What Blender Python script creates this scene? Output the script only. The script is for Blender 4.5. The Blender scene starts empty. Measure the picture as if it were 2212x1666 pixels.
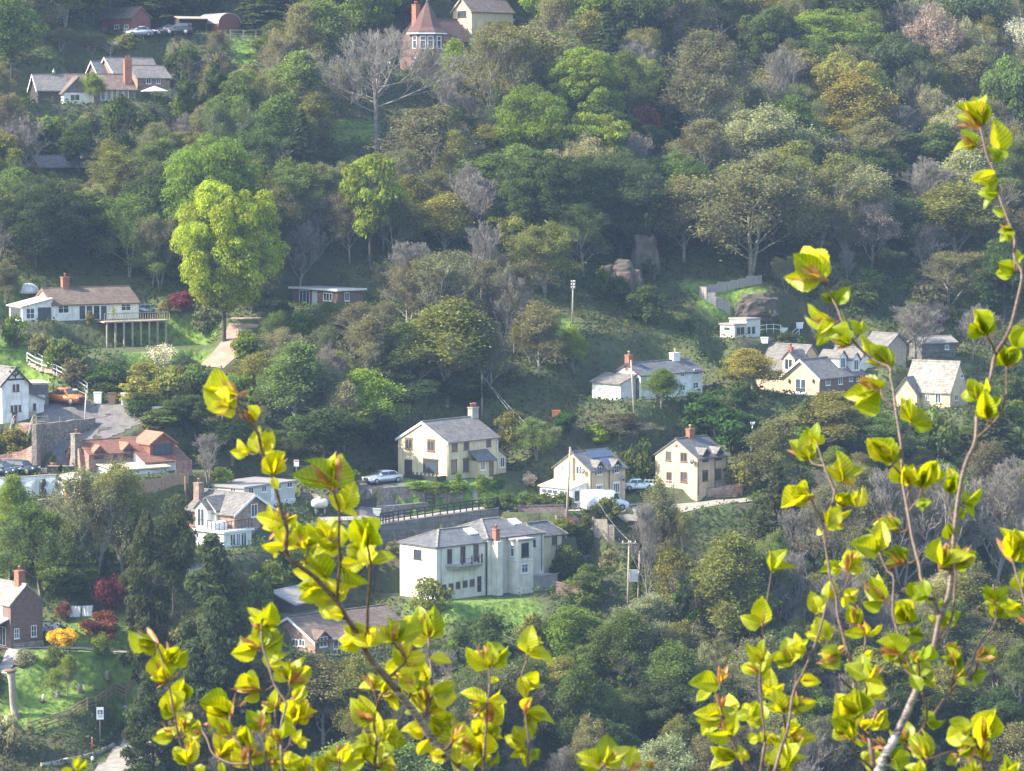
import bpy, bmesh, math, random
import numpy as np
from mathutils import Vector, Matrix, noise as mnoise
R = math.radians
rnd = random.Random(7)
nr = np.random.RandomState(11)
scene = bpy.context.scene
col = scene.collection

# ------------------------------------------------------------------ camera
PW, PH = 2212.0, 1666.0
HFOV = R(18.0)
FPX = (PW/2)/math.tan(HFOV/2)
PITCH = R(4.5)
cd = bpy.data.cameras.new('camera')
cam = bpy.data.objects.new('camera', cd); col.objects.link(cam)
cd.sensor_width = 36; cd.angle = HFOV; cd.clip_start = 0.3; cd.clip_end = 6000
cam.location = (0, 0, 0); cam.rotation_euler = (R(90)-PITCH, 0, 0)
cd.dof.use_dof = True; cd.dof.focus_distance = 340; cd.dof.aperture_fstop = 42
scene.camera = cam
def ray(px, py):
    a = (px-PW/2)/FPX; b = -(py-PH/2)/FPX
    c, s = math.cos(PITCH), math.sin(PITCH)
    return Vector((a, c+b*s, -s+b*c))
def cv(x0, y0, f):            # crop pixel -> picture units
    return lambda tx, ty: ((x0+tx/f)/1.84448, (y0+ty/f)/1.84398)
def tile(c, r): return cv(1020*c, 768*r, 2.16863)

# ------------------------------------------------------------------ terrain
def smooth(t):
    t = np.clip(t, 0, 1); return t*t*(3-2*t)
def T0(x, y):
    x = np.asarray(x, float); y = np.asarray(y, float)
    hill = -203.5+.45*y-.15*x
    hill = hill+1.0*np.sin(x*.06+1.3)*np.sin(y*.05+.4)+.5*np.sin(x*.15+y*.11)
    hill = hill+np.where(y > 490, (y-490)*.10, 0)
    top = 150+.12*(y-700)
    hill = np.where(y > 700, np.minimum(hill, top+30), hill)
    val = np.maximum(hill, -104+0*x)
    # valley floor then the near cliff under the viewer
    w = smooth((y-5.0)/(26.0-5.0))
    near = -1.75+.02*x
    z = near*(1-w)+np.minimum(val, 1e9)*w
    z = np.where(y < 26, z, val)
    return z
PADS = []     # (polygon Nx2, z0, gx, gy, x0, y0, margin)
def pad(poly, z0, gx=0, gy=0, ref=(0, 0), margin=5.0):
    PADS.append((np.array(poly, float), z0, gx, gy, ref[0], ref[1], margin))
def polydist(P, X, Y):
    inside = np.zeros(X.shape, bool); d = np.full(X.shape, 1e9)
    n = len(P)
    for i in range(n):
        x1, y1 = P[i]; x2, y2 = P[(i+1) % n]
        dx, dy = x2-x1, y2-y1; L = dx*dx+dy*dy+1e-9
        t = np.clip(((X-x1)*dx+(Y-y1)*dy)/L, 0, 1)
        d = np.minimum(d, np.hypot(X-(x1+t*dx), Y-(y1+t*dy)))
        if y1 != y2:
            c = ((y1 > Y) != (y2 > Y)) & (X < (x2-x1)*(Y-y1)/(y2-y1)+x1)
            inside ^= c
    return np.where(inside, 0, d)
def axis_pts(segs):
    out = []
    for a, b, s in segs: out += list(np.arange(a, b, s))
    out.append(segs[-1][1]); return np.array(out, float)
GX = axis_pts([(-900, -300, 60), (-300, -130, 10), (-130, 130, 1.0), (130, 300, 10), (300, 900, 60)])
GY = axis_pts([(-300, -20, 40), (-20, 40, 1.5), (40, 270, 10), (270, 560, 1.0), (560, 760, 8), (760, 2400, 80)])
GZ = None
def build_grid():
    global GZ
    X, Y = np.meshgrid(GX, GY, indexing='ij')
    Z = T0(X, Y)
    for P, z0, gx, gy, x0, y0, m in PADS:
        lo = P.min(0)-m; hi = P.max(0)+m
        ix = np.where((GX >= lo[0]) & (GX <= hi[0]))[0]; iy = np.where((GY >= lo[1]) & (GY <= hi[1]))[0]
        if not len(ix) or not len(iy): continue
        sl = (slice(ix[0], ix[-1]+1), slice(iy[0], iy[-1]+1))
        xs, ys = X[sl], Y[sl]
        w = 1-smooth(np.maximum(polydist(P, xs, ys)-.9, 0)/m)
        Z[sl] = Z[sl]*(1-w)+(z0+gx*(xs-x0)+gy*(ys-y0))*w
    GZ = Z
def T(x, y):
    x = np.clip(np.asarray(x, float), GX[0], GX[-1]-1e-6); y = np.clip(np.asarray(y, float), GY[0], GY[-1]-1e-6)
    i = np.clip(np.searchsorted(GX, x, 'right')-1, 0, len(GX)-2); j = np.clip(np.searchsorted(GY, y, 'right')-1, 0, len(GY)-2)
    u = (x-GX[i])/(GX[i+1]-GX[i]); v = (y-GY[j])/(GY[j+1]-GY[j])
    return (GZ[i, j]*(1-u)*(1-v)+GZ[i+1, j]*u*(1-v)+GZ[i, j+1]*(1-u)*v+GZ[i+1, j+1]*u*v)
def march(px, py, f):
    d = ray(px, py)
    t = np.arange(262, 900, .5)/d.y
    X, Y, Z = d.x*t, d.y*t, d.z*t
    below = Z < f(X, Y)
    k = int(np.argmax(below)) if below.any() else len(t)-1
    a, b = t[max(k-1, 0)], t[k]
    for _ in range(12):
        m = (a+b)/2
        if d.z*m < float(f(d.x*m, d.y*m)): b = m
        else: a = m
    return Vector((d.x*b, d.y*b, d.z*b))
def at0(px, py): return march(px, py, T0)
def at(px, py): return march(px, py, T)
def ppm(p): return FPX/p.y*1.0      # picture units per metre at that distance
def hitplane(px, py, p0, n):
    d = ray(px, py); return d*(p0.dot(n)/d.dot(n))
def at_dist(px, py, Y):
    d = ray(px, py); return d*(Y/d.y)

# ------------------------------------------------------------------ mesh builder
class MB:
    def __init__(s): s.v = []; s.f = []; s.m = []; s.sm = []
    def add(s, vs, fs, mi=0, smooth=False):
        o = len(s.v); s.v += [tuple(v) for v in vs]; s.f += [tuple(i+o for i in f) for f in fs]
        s.m += [mi]*len(fs); s.sm += [smooth]*len(fs); return s
    def box(s, x0, x1, y0, y1, z0, z1, mi=0):
        x0, x1 = min(x0, x1), max(x0, x1); y0, y1 = min(y0, y1), max(y0, y1); z0, z1 = min(z0, z1), max(z0, z1)
        v = [(x0, y0, z0), (x1, y0, z0), (x1, y1, z0), (x0, y1, z0), (x0, y0, z1), (x1, y0, z1), (x1, y1, z1), (x0, y1, z1)]
        return s.add(v, [(0, 3, 2, 1), (4, 5, 6, 7), (0, 1, 5, 4), (1, 2, 6, 5), (2, 3, 7, 6), (3, 0, 4, 7)], mi)
    def prism(s, axis, prof, a0, a1, mi=0):      # profile (p,q): axis x -> (y,z); axis y -> (x,z); axis z -> (x,y)
        def P(a, p): return {'x': (a, p[0], p[1]), 'y': (p[0], a, p[1]), 'z': (p[0], p[1], a)}[axis]
        n = len(prof); v = [P(a0, p) for p in prof]+[P(a1, p) for p in prof]
        f = [tuple(range(n)), tuple(range(2*n-1, n-1, -1))]+[(i, i+n, (i+1) % n+n, (i+1) % n) for i in range(n)]
        return s.add(v, f, mi)
    def tube(s, pts, rs, n=6, mi=0, cap=True, smooth=True):
        pts = [Vector(p) for p in pts]
        if not hasattr(rs, '__len__'): rs = [rs]*len(pts)
        v = []; up = Vector((.13, .21, .97)).normalized()
        prev = None
        for i, p in enumerate(pts):
            d = (pts[min(i+1, len(pts)-1)]-pts[max(i-1, 0)])
            if d.length < 1e-9: d = Vector((0, 0, 1))
            d.normalize()
            if prev is None:
                a = d.orthogonal().normalized()
            else:
                a = prev-d*prev.dot(d)
                a = a.normalized() if a.length > 1e-6 else d.orthogonal().normalized()
            prev = a; b = d.cross(a)
            for k in range(n):
                t = 2*math.pi*k/n; v.append(p+a*(rs[i]*math.cos(t))+b*(rs[i]*math.sin(t)))
        f = []
        for i in range(len(pts)-1):
            for k in range(n):
                f.append((i*n+k, i*n+(k+1) % n, (i+1)*n+(k+1) % n, (i+1)*n+k))
        if cap: f += [tuple(reversed(range(n))), tuple(range((len(pts)-1)*n, len(pts)*n))]
        return s.add(v, f, mi, smooth)
    def bar(s, a, b, w, h=None, mi=0):           # rectangular bar between points
        a, b = Vector(a), Vector(b); h = h or w
        d = (b-a).normalized(); x = d.cross(Vector((0, 0, 1)))
        x = x.normalized() if x.length > 1e-4 else Vector((1, 0, 0)); y = x.cross(d).normalized()
        v = [p+x*(i*w/2)+y*(j*h/2) for p in (a, b) for i, j in ((-1, -1), (1, -1), (1, 1), (-1, 1))]
        return s.add(v, [(0, 3, 2, 1), (4, 5, 6, 7), (0, 1, 5, 4), (1, 2, 6, 5), (2, 3, 7, 6), (3, 0, 4, 7)], mi)
    def lathe(s, prof, c=(0, 0, 0), n=12, mi=0, smooth=True):
        v = []; f = []
        for r_, z in prof:
            for k in range(n):
                t = 2*math.pi*k/n; v.append((c[0]+r_*math.cos(t), c[1]+r_*math.sin(t), c[2]+z))
        for i in range(len(prof)-1):
            for k in range(n): f.append((i*n+k, i*n+(k+1) % n, (i+1)*n+(k+1) % n, (i+1)*n+k))
        f += [tuple(reversed(range(n))), tuple(range((len(prof)-1)*n, len(prof)*n))]
        return s.add(v, f, mi, smooth)
    def obj(s, name, mats, parent=None, **kw):
        me = bpy.data.meshes.new(name); me.from_pydata(s.v, [], s.f)
        if not isinstance(mats, (list, tuple)): mats = [mats]
        for m in mats: me.materials.append(m)
        me.polygons.foreach_set('material_index', s.m); me.polygons.foreach_set('use_smooth', s.sm)
        me.validate(); me.update()
        bm = bmesh.new(); bm.from_mesh(me); bmesh.ops.recalc_face_normals(bm, faces=bm.faces); bm.to_mesh(me); bm.free()
        o = bpy.data.objects.new(name, me); col.objects.link(o)
        if parent: o.parent = parent
        return o
def np_mesh(name, verts, faces, mats, attrs=None, matidx=None):
    """fast mesh from numpy arrays; faces Nx3 or Nx4"""
    me = bpy.data.meshes.new(name); n = faces.shape[1]
    me.vertices.add(len(verts)); me.vertices.foreach_set('co', np.asarray(verts, np.float32).ravel())
    me.loops.add(faces.size); me.loops.foreach_set('vertex_index', faces.astype(np.int32).ravel())
    me.polygons.add(len(faces)); me.polygons.foreach_set('loop_start', np.arange(0, faces.size, n, dtype=np.int32))
    me.polygons.foreach_set('loop_total', np.full(len(faces), n, np.int32))
    if not isinstance(mats, (list, tuple)): mats = [mats]
    for m in mats: me.materials.append(m)
    if matidx is not None: me.polygons.foreach_set('material_index', matidx.astype(np.int32))
    for k, (dom, arr) in (attrs or {}).items():
        a = me.attributes.new(k, 'FLOAT', dom); a.data.foreach_set('value', np.asarray(arr, np.float32))
    me.update(calc_edges=True)
    return me
def tag(o, label=None, cat=None, group=None, kind=None):
    if label: o['label'] = label
    if cat: o['category'] = cat
    if group: o['group'] = group
    if kind: o['kind'] = kind
    return o
def empty(name, loc, rz=0, label=None, cat=None, group=None):
    o = bpy.data.objects.new(name, None); col.objects.link(o); o.location = loc; o.rotation_euler = (0, 0, rz)
    o.empty_display_size = .5
    return tag(o, label, cat, group)
def V3(p): return (p.x, p.y, p.z)

# ------------------------------------------------------------------ materials
MATS = {}
def nodes(name):
    m = bpy.data.materials.new(name); m.use_nodes = True; nt = m.node_tree; nt.nodes.clear()
    out = nt.nodes.new('ShaderNodeOutputMaterial'); return m, nt, out
def N(nt, t, **kw):
    n = nt.nodes.new(t)
    for k, v in kw.items(): setattr(n, k, v)
    return n
def ramp(nt, fac, c0, c1, p0=.35, p1=.65):
    r = N(nt, 'ShaderNodeValToRGB'); e = r.color_ramp.elements
    e[0].position = p0; e[1].position = p1; e[0].color = (*c0, 1); e[1].color = (*c1, 1)
    nt.links.new(fac, r.inputs[0]); return r.outputs[0]
def surf(name, c0, c1=None, scale=1.5, rough=.85, bump=.0, bscale=8, metal=0, brick=None, streak=0, coat=0, stain=None, bright=1.0):
    """mottled surface; brick=(w,h,mortarcolour) adds courses; stain=(colour, amount) darkens in blotches of its own shape"""
    if name in MATS: return MATS[name]
    m, nt, out = nodes(name); L = nt.links.new
    b = N(nt, 'ShaderNodeBsdfPrincipled'); L(b.outputs[0], out.inputs[0])
    tc = N(nt, 'ShaderNodeTexCoord'); c1 = c1 or tuple(x*.8 for x in c0)
    no = N(nt, 'ShaderNodeTexNoise'); no.inputs['Scale'].default_value = scale; no.inputs['Detail'].default_value = 6
    L(tc.outputs['Object'], no.inputs['Vector']); c = ramp(nt, no.outputs[0], c0, c1)
    if streak:
        mp = N(nt, 'ShaderNodeMapping'); mp.inputs['Scale'].default_value = (2.2, 2.2, .18); L(tc.outputs['Object'], mp.inputs[0])
        n2 = N(nt, 'ShaderNodeTexNoise'); n2.inputs['Scale'].default_value = 1.6; n2.inputs['Detail'].default_value = 5; L(mp.outputs[0], n2.inputs['Vector'])
        mx = N(nt, 'ShaderNodeMixRGB', blend_type='MULTIPLY'); mx.inputs[0].default_value = streak
        L(c, mx.inputs[1]); L(ramp(nt, n2.outputs[0], (1, 1, 1), (.45, .43, .38), .5, .75), mx.inputs[2]); c = mx.outputs[0]
    if stain:
        n3 = N(nt, 'ShaderNodeTexNoise'); n3.inputs['Scale'].default_value = .9; n3.inputs['Detail'].default_value = 8; n3.inputs['Roughness'].default_value = .65
        L(tc.outputs['Object'], n3.inputs['Vector'])
        mx = N(nt, 'ShaderNodeMixRGB'); L(ramp(nt, n3.outputs[0], (0, 0, 0), (stain[1],)*3, .48, .62), mx.inputs[0]); L(c, mx.inputs[1]); mx.inputs[2].default_value = (*stain[0], 1); c = mx.outputs[0]
    if brick:
        sx = N(nt, 'ShaderNodeSeparateXYZ'); L(tc.outputs['Object'], sx.inputs[0])
        ad = N(nt, 'ShaderNodeMath', operation='ADD'); L(sx.outputs[0], ad.inputs[0]); L(sx.outputs[1], ad.inputs[1])
        cb = N(nt, 'ShaderNodeCombineXYZ'); L(ad.outputs[0], cb.inputs[0]); L(sx.outputs[2], cb.inputs[1])
        bt = N(nt, 'ShaderNodeTexBrick'); L(cb.outputs[0], bt.inputs[0]); bt.inputs['Scale'].default_value = 1
        bt.inputs['Brick Width'].default_value = brick[0]; bt.inputs['Row Height'].default_value = brick[1]
        bt.inputs['Mortar Size'].default_value = brick[1]*.09; bt.inputs['Mortar Smooth'].default_value = .3
        bt.inputs['Color1'].default_value = (1, 1, 1, 1); bt.inputs['Color2'].default_value = (.72, .72, .72, 1); bt.inputs['Mortar'].default_value = (*brick[2], 1)
        mx = N(nt, 'ShaderNodeMixRGB', blend_type='MULTIPLY'); mx.inputs[0].default_value = 1
        L(c, mx.inputs[1]); L(bt.outputs[0], mx.inputs[2]); c = mx.outputs[0]
    L(c, b.inputs['Base Color']); b.inputs['Roughness'].default_value = rough; b.inputs['Metallic'].default_value = metal
    if coat: b.inputs['Coat Weight'].default_value = coat
    if bump:
        nb = N(nt, 'ShaderNodeTexNoise'); nb.inputs['Scale'].default_value = bscale; nb.inputs['Detail'].default_value = 8; L(tc.outputs['Object'], nb.inputs['Vector'])
        bp = N(nt, 'ShaderNodeBump'); bp.inputs['Strength'].default_value = bump; bp.inputs['Distance'].default_value = .1
        L(nb.outputs[0], bp.inputs['Height']); L(bp.outputs[0], b.inputs['Normal'])
    MATS[name] = m; return m
M = dict(
 cream=lambda: surf('cream_render', (.66, .56, .34), (.56, .47, .28), .8, .9, .15, 20, streak=.6, stain=((.42, .38, .28), .4)),
 cream2=lambda: surf('buff_render', (.64, .49, .29), (.54, .41, .25), .8, .9, .15, 20, streak=.55, stain=((.42, .35, .25), .4)),
 pinkwhite=lambda: surf('offwhite_render', (.74, .70, .58), (.62, .58, .47), .6, .9, .2, 14, streak=.4, stain=((.3, .28, .25), .25)),
 white=lambda: surf('white_render', (.8, .79, .76), (.66, .65, .62), .9, .85, .15, 18, streak=.5, stain=((.5, .49, .45), .4)),
 whitepaint=lambda: surf('white_paint', (.8, .8, .78), (.7, .7, .68), 3, .5),
 upvc=lambda: surf('white_plastic', (.8, .8, .8), (.75, .75, .75), 3, .35),
 greypanel=lambda: surf('pale_grey_cladding', (.55, .55, .5), (.45, .46, .42), .6, .7, streak=.3),
 slate=lambda: surf('slate', (.17, .165, .17), (.1, .1, .11), 2.2, .55, .3, 12, brick=(.5, .17, (.55, .55, .55)), stain=((.23, .2, .15), .3)),
 slate2=lambda: surf('weathered_slate', (.22, .2, .185), (.13, .12, .115), 3, .8, .3, 12, brick=(.45, .17, (.6, .6, .6)), stain=((.3, .27, .2), .4)),
 stoneslate=lambda: surf('lichened_roof_tile', (.36, .32, .27), (.22, .2, .17), 2.4, .9, .4, 10, brick=(.55, .28, (.55, .55, .55)), stain=((.45, .40, .36), .6)),
 browntile=lambda: surf('brown_roof_tile', (.2, .14, .11), (.12, .085, .07), 2.6, .85, .3, 10, brick=(.4, .22, (.55, .5, .5)), stain=((.24, .22, .15), .4)),
 orangetile=lambda: surf('clay_roof_tile', (.31, .125, .08), (.19, .08, .055), 2.6, .85, .3, 10, brick=(.35, .2, (.5, .45, .45)), stain=((.22, .14, .09), .5)),
 oldtile=lambda: surf('weathered_red_tile', (.17, .075, .06), (.11, .055, .045), 2.6, .9, .3, 10, brick=(.35, .2, (.5, .45, .45)), stain=((.12, .11, .08), .6)),
 newtile=lambda: surf('fresh_clay_tile', (.46, .18, .11), (.38, .14, .085), 2.6, .8, .3, 10, brick=(.35, .2, (.6, .55, .55))),
 brick=lambda: surf('red_brick', (.42, .17, .1), (.3, .12, .08), 3, .9, .2, 20, brick=(.23, .08, (.9, .85, .8))),
 brownbrick=lambda: surf('brown_brick', (.24, .15, .12), (.17, .11, .09), 3, .9, .2, 20, brick=(.23, .08, (.9, .9, .85))),
 stone=lambda: surf('rubble_stone', (.34, .29, .24), (.18, .15, .13), 3.2, .95, .9, 5, brick=(.45, .2, (.45, .42, .4)), stain=((.13, .14, .08), .5)),
 redstone=lambda: surf('red_sandstone', (.42, .26, .19), (.25, .15, .12), 2.6, .95, .9, 5, brick=(.5, .22, (.5, .45, .4)), stain=((.45, .4, .33), .5)),
 rock=lambda: surf('rock_face', (.13, .09, .075), (.06, .05, .04), .8, .95, 1., 2, stain=((.07, .09, .04), .6)),
 darkwood=lambda: surf('dark_wood', (.06, .045, .04), (.035, .03, .028), 6, .7, .2, 20),
 brownwood=lambda: surf('brown_wood', (.22, .13, .08), (.14, .08, .05), 5, .8, .2, 20, streak=.4),
 palewood=lambda: surf('weathered_wood', (.42, .35, .27), (.28, .23, .18), 5, .85, .2, 20, streak=.4),
 fencewood=lambda: surf('fence_boards', (.36, .24, .15), (.25, .17, .11), 4, .85, .2, 20, streak=.5),
 greyfence=lambda: surf('grey_fence_boards', (.36, .31, .28), (.25, .22, .2), 4, .85, .2, 20, streak=.4),
 redcabin=lambda: surf('red_brown_boards', (.22, .07, .05), (.15, .05, .04), 3, .8, .2, 20, streak=.3),
 redpaint=lambda: surf('red_paint', (.55, .06, .04), (.4, .05, .03), 3, .5),
 black=lambda: surf('black_paint', (.02, .02, .022), (.03, .03, .03), 4, .5),
 tyre=lambda: surf('rubber', (.02, .02, .02), (.03, .03, .03), 8, .85),
 metal=lambda: surf('grey_metal', (.35, .36, .37), (.25, .26, .27), 3, .4, metal=.6),
 galv=lambda: surf('galvanised_steel', (.45, .46, .46), (.36, .37, .37), 4, .5, metal=.3),
 asphalt=lambda: surf('asphalt', (.17, .15, .14), (.11, .10, .095), 1.3, .95, .3, 30, stain=((.2, .175, .15), .5)),
 concrete=lambda: surf('concrete', (.42, .38, .33), (.3, .27, .24), 1.2, .95, .3, 16, stain=((.2, .19, .15), .4)),
 greywall=lambda: surf('grey_blockwork', (.2, .185, .17), (.13, .12, .115), 1.2, .95, .4, 8, brick=(.9, .6, (.6, .6, .6)), streak=.5),
 lane=lambda: surf('lane_surface', (.36, .31, .26), (.24, .21, .18), 1.0, .95, .3, 16, stain=((.17, .16, .11), .3)),
 dirt=lambda: surf('bare_earth', (.4, .27, .2), (.28, .19, .14), .8, .98, .6, 4),
 flatroof=lambda: surf('roof_felt', (.3, .27, .25), (.2, .18, .17), .9, .85, stain=((.4, .37, .33), .5)),
 palefelt=lambda: surf('pale_roof_sheet', (.62, .52, .36), (.48, .4, .28), .9, .8, streak=.3),
 tankwhite=lambda: surf('tank_paint', (.72, .68, .58), (.55, .52, .42), 2, .5, stain=((.3, .28, .2), .4)),
 terracotta=lambda: surf('terracotta', (.5, .2, .11), (.38, .15, .09), 4, .85),
 canvas=lambda: surf('canvas', (.8, .78, .75), (.7, .68, .66), 3, .9),
 blueplastic=lambda: surf('blue_plastic', (.05, .16, .45), (.04, .13, .4), 3, .4),
 greenplastic=lambda: surf('green_plastic', (.06, .16, .1), (.05, .12, .08), 3, .5),
 orangeplastic=lambda: surf('orange_plastic', (.7, .2, .04), (.6, .17, .04), 3, .5),
 solar=lambda: surf('solar_glass', (.05, .07, .12), (.035, .05, .09), 6, .15, coat=1),
)
def mt(k): return M[k]()
def glass(name='window_glass', c=(.03, .04, .05)):
    if name in MATS: return MATS[name]
    m, nt, out = nodes(name); b = N(nt, 'ShaderNodeBsdfPrincipled'); nt.links.new(b.outputs[0], out.inputs[0])
    oi = N(nt, 'ShaderNodeObjectInfo'); rp = N(nt, 'ShaderNodeValToRGB'); e = rp.color_ramp.elements
    e[0].color = (*c, 1); e[1].color = (c[0]*3.2, c[1]*3.0, c[2]*2.8, 1)
    nt.links.new(oi.outputs['Random'], rp.inputs[0]); nt.links.new(rp.outputs[0], b.inputs['Base Color'])
    b.inputs['Roughness'].default_value = .08; b.inputs['Specular IOR Level'].default_value = .6
    MATS[name] = m; return m
def paint(name, c, rough=.25, metal=.0):
    if name in MATS: return MATS[name]
    m, nt, out = nodes(name); b = N(nt, 'ShaderNodeBsdfPrincipled'); nt.links.new(b.outputs[0], out.inputs[0])
    b.inputs['Base Color'].default_value = (*c, 1); b.inputs['Roughness'].default_value = rough; b.inputs['Metallic'].default_value = metal
    b.inputs['Coat Weight'].default_value = .8; b.inputs['Coat Roughness'].default_value = .05
    MATS[name] = m; return m
# ------------------------------------------------------------------ houses
class House:
    """local frame: corner nearest the viewer at the origin; +x runs along the right-hand wall, +y along the left-hand wall"""
    def __init__(s, name, label, cat, k, cx, cy, phi, group=None, dz=0, D=None):
        s.k = k; px, py = k(cx, cy)
        p = at0(px, py) if D is None else at_dist(px, py, D)
        s.c = p; s.phi = R(phi)
        s.o = empty(name, p, s.phi, label, cat, group)
        s.ax = Vector((math.cos(s.phi), math.sin(s.phi), 0)); s.ay = Vector((-math.sin(s.phi), math.cos(s.phi), 0))
        s.late = []
    def w2l(s, p):
        d = p-s.c; return d.dot(s.ax), d.dot(s.ay), d.z
    def l2w(s, x, y, z=0): return s.c+s.ax*x+s.ay*y+Vector((0, 0, z))
    def g(s, tx, ty, off=0):      # on the left-hand wall plane x=off -> (y,z)
        p = hitplane(*s.k(tx, ty), s.l2w(off, 0), s.ax); l = s.w2l(p); return l[1], l[2]
    def l(s, tx, ty, off=0):      # on the right-hand wall plane y=off -> (x,z)
        p = hitplane(*s.k(tx, ty), s.l2w(0, off), s.ay); l = s.w2l(p); return l[0], l[2]
    def flat(s, tx, ty, z=0):     # on a level plane -> (x,y)
        p = hitplane(*s.k(tx, ty), s.c+Vector((0, 0, z)), Vector((0, 0, 1))); l = s.w2l(p); return l[0], l[1]
    def pad(s, x0, x1, y0, y1, dz=0, margin=5, grow=.8):
        P = [s.l2w(x, y) for x, y in ((x0-grow, y0-grow), (x1+grow, y0-grow), (x1+grow, y1+grow), (x0-grow, y1+grow))]
        pad([(p.x, p.y) for p in P], s.c.z+dz, margin=margin)
    def part(s, mb, name, mat, parent=None, label=None):
        o = mb.obj(name, mt(mat) if isinstance(mat, str) else mat, parent or s.o)
        if label: o['label'] = label
        return o
    def body(s, x0, x1, y0, y1, zb, ze, za, ridge, wall, roof, og=.25, oe=.3, th=.14, barge=None, ze2=None, wparent=None, flatroof=False, wname='wall'):
        w = MB(); r = MB(); b = MB()
        if ridge == 'flat':
            w.box(x0, x1, y0, y1, zb, ze); r.box(x0-og, x1+og, y0-og, y1+og, ze+.003, ze+.22)
            wo = s.part(w, wname, wall); ro = s.part(r, 'roof', roof); return wo, ro
        if ridge in ('lx', 'ly'):     # lean-to: high at far side (y1 for lx, x1 for ly)
            if ridge == 'lx': pr = [(y0, zb), (y1, zb), (y1, za), (y0, ze)]; ax = 'x'; a0, a1 = x0, x1; q0, q1 = y0, y1
            else: pr = [(x0, zb), (x1, zb), (x1, za), (x0, ze)]; ax = 'y'; a0, a1 = y0, y1; q0, q1 = x0, x1
            w.prism(ax, pr, a0, a1); t = (za-ze)/(q1-q0)
            r.prism(ax, [(q0-oe, ze-oe*t+.003), (q1, za+.003), (q1, za+th), (q0-oe, ze-oe*t+th)], a0-og, a1+og)
            return s.part(w, wname, wall), s.part(r, 'roof', roof)
        if ridge in ('x', 'y'):
            ax = ridge; q0, q1, a0, a1 = (y0, y1, x0, x1) if ridge == 'x' else (x0, x1, y0, y1)
            ze2 = ze if ze2 is None else ze2
            t = (za-ze)/((q1-q0)/2); qm = (q0+q1)/2
            if ze2 != ze: qm = q0+(q1-q0)*(za-ze)/((za-ze)+(za-ze2)); t = (za-ze)/(qm-q0)
            w.prism(ax, [(q0, zb), (q1, zb), (q1, ze2), (qm, za), (q0, ze)], a0, a1)
            A = (q0-oe, ze-oe*t+.003); B = (qm, za+.003); C = (q1+oe, ze2-oe*t+.003)
            r.prism(ax, [A, B, C, (C[0], C[1]+th), (B[0], B[1]+th*1.15), (A[0], A[1]+th)], a0-og, a1+og)
            wo = s.part(w, wname, wall); ro = s.part(r, 'roof', roof)
            ridge_mb = MB(); 
            pa = (a0-og-.01, a1+og+.01)
            ridge_mb.prism(ax, [(qm-.16, za+th*1.15-.08*t), (qm+.16, za+th*1.15-.08*t), (qm+.1, za+th+.09), (qm-.1, za+th+.09)], *pa)
            s.part(ridge_mb, 'ridge_tile', roof, ro)
            if barge:
                prof = [(A[0], A[1]-.13), (B[0], B[1]-.13), (C[0], C[1]-.13), (C[0], C[1]+th+.01), (B[0], B[1]+th*1.15+.01), (A[0], A[1]+th+.01)]
                b.prism(ax, prof, a0-og-.045, a0-og-.004)
                s.part(b, 'bargeboard', barge)
            return wo, ro
        if ridge.startswith('hip'):   # hipx: ridge along x, ends hipped by h0, h1
            _, h0, h1 = ridge.split(':'); h0, h1 = float(h0), float(h1); ym = (y0+y1)/2
            w.box(x0, x1, y0, y1, zb, ze)
            X0, X1, Y0, Y1 = x0-oe, x1+oe, y0-oe, y1+oe
            v = [(X0, Y0, ze), (X1, Y0, ze), (X1, Y1, ze), (X0, Y1, ze), (X0, Y0, ze+.12), (X1, Y0, ze+.12), (X1, Y1, ze+.12), (X0, Y1, ze+.12), (X0+h0, ym, za), (X1-h1, ym, za)]
            v = [(a, b_, c+.003) for a, b_, c in v]
            r.add(v, [(3, 2, 1, 0), (0, 1, 5, 4), (1, 2, 6, 5), (2, 3, 7, 6), (3, 0, 4, 7), (4, 5, 9, 8), (5, 6, 9), (6, 7, 8, 9), (7, 4, 8)])
            wo = s.part(w, wname, wall); ro = s.part(r, 'roof', roof)
            q = MB()
            for a, c in ((4, 8), (5, 9), (6, 9), (7, 8), (8, 9)):
                if Vector(v[a]) != Vector(v[c]): q.bar(Vector(v[a])+Vector((0, 0, .03)), Vector(v[c])+Vector((0, 0, .03)), .22, .1)
            s.part(q, 'ridge_tile', 'stoneslate', ro)
            return wo, ro
    def chimney(s, x, y, w, d, z0, z1, mat='brick', pots=1, parent=None, cap=True, potmat='terracotta'):
        m = MB(); m.box(x-w/2, x+w/2, y-d/2, y+d/2, z0, z1)
        if cap: m.box(x-w/2-.06, x+w/2+.06, y-d/2-.06, y+d/2+.06, z1, z1+.12)
        o = s.part(m, 'chimney', mat, parent)
        for i in range(pots):
            q = MB(); xx = x+(i-(pots-1)/2)*.35
            q.lathe([(.13, 0), (.12, .35), (.15, .36), (.15, .45), (.09, .45)], (xx, y, z1+.121), 8); s.part(q, 'chimney_pot', potmat, o)
        return o
    def opening(s, face, u0, u1, z0, z1, off=0, frame='upvc', cols=2, rows=1, name='window', fw=.07, sill=True, lintel=None, proud=.05, gl=None, hdr=0):
        u0, u1 = min(u0, u1), max(u0, u1); z0, z1 = min(z0, z1), max(z0, z1)
        def bx(mb, a0, a1, b0, b1, d0, d1):
            if face == 'g': mb.box(off-d1, off-d0, a0, a1, b0, b1)
            elif face == 'l': mb.box(a0, a1, off-d1, off-d0, b0, b1)
            elif face == 'r': mb.box(off+d0, off+d1, a0, a1, b0, b1)
        f = MB()
        bx(f, u0, u1, z1-fw, z1, -.02, proud); bx(f, u0, u1, z0, z0+fw, -.02, proud)
        bx(f, u0, u0+fw, z0+fw, z1-fw, -.02, proud); bx(f, u1-fw, u1, z0+fw, z1-fw, -.02, proud)
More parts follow.
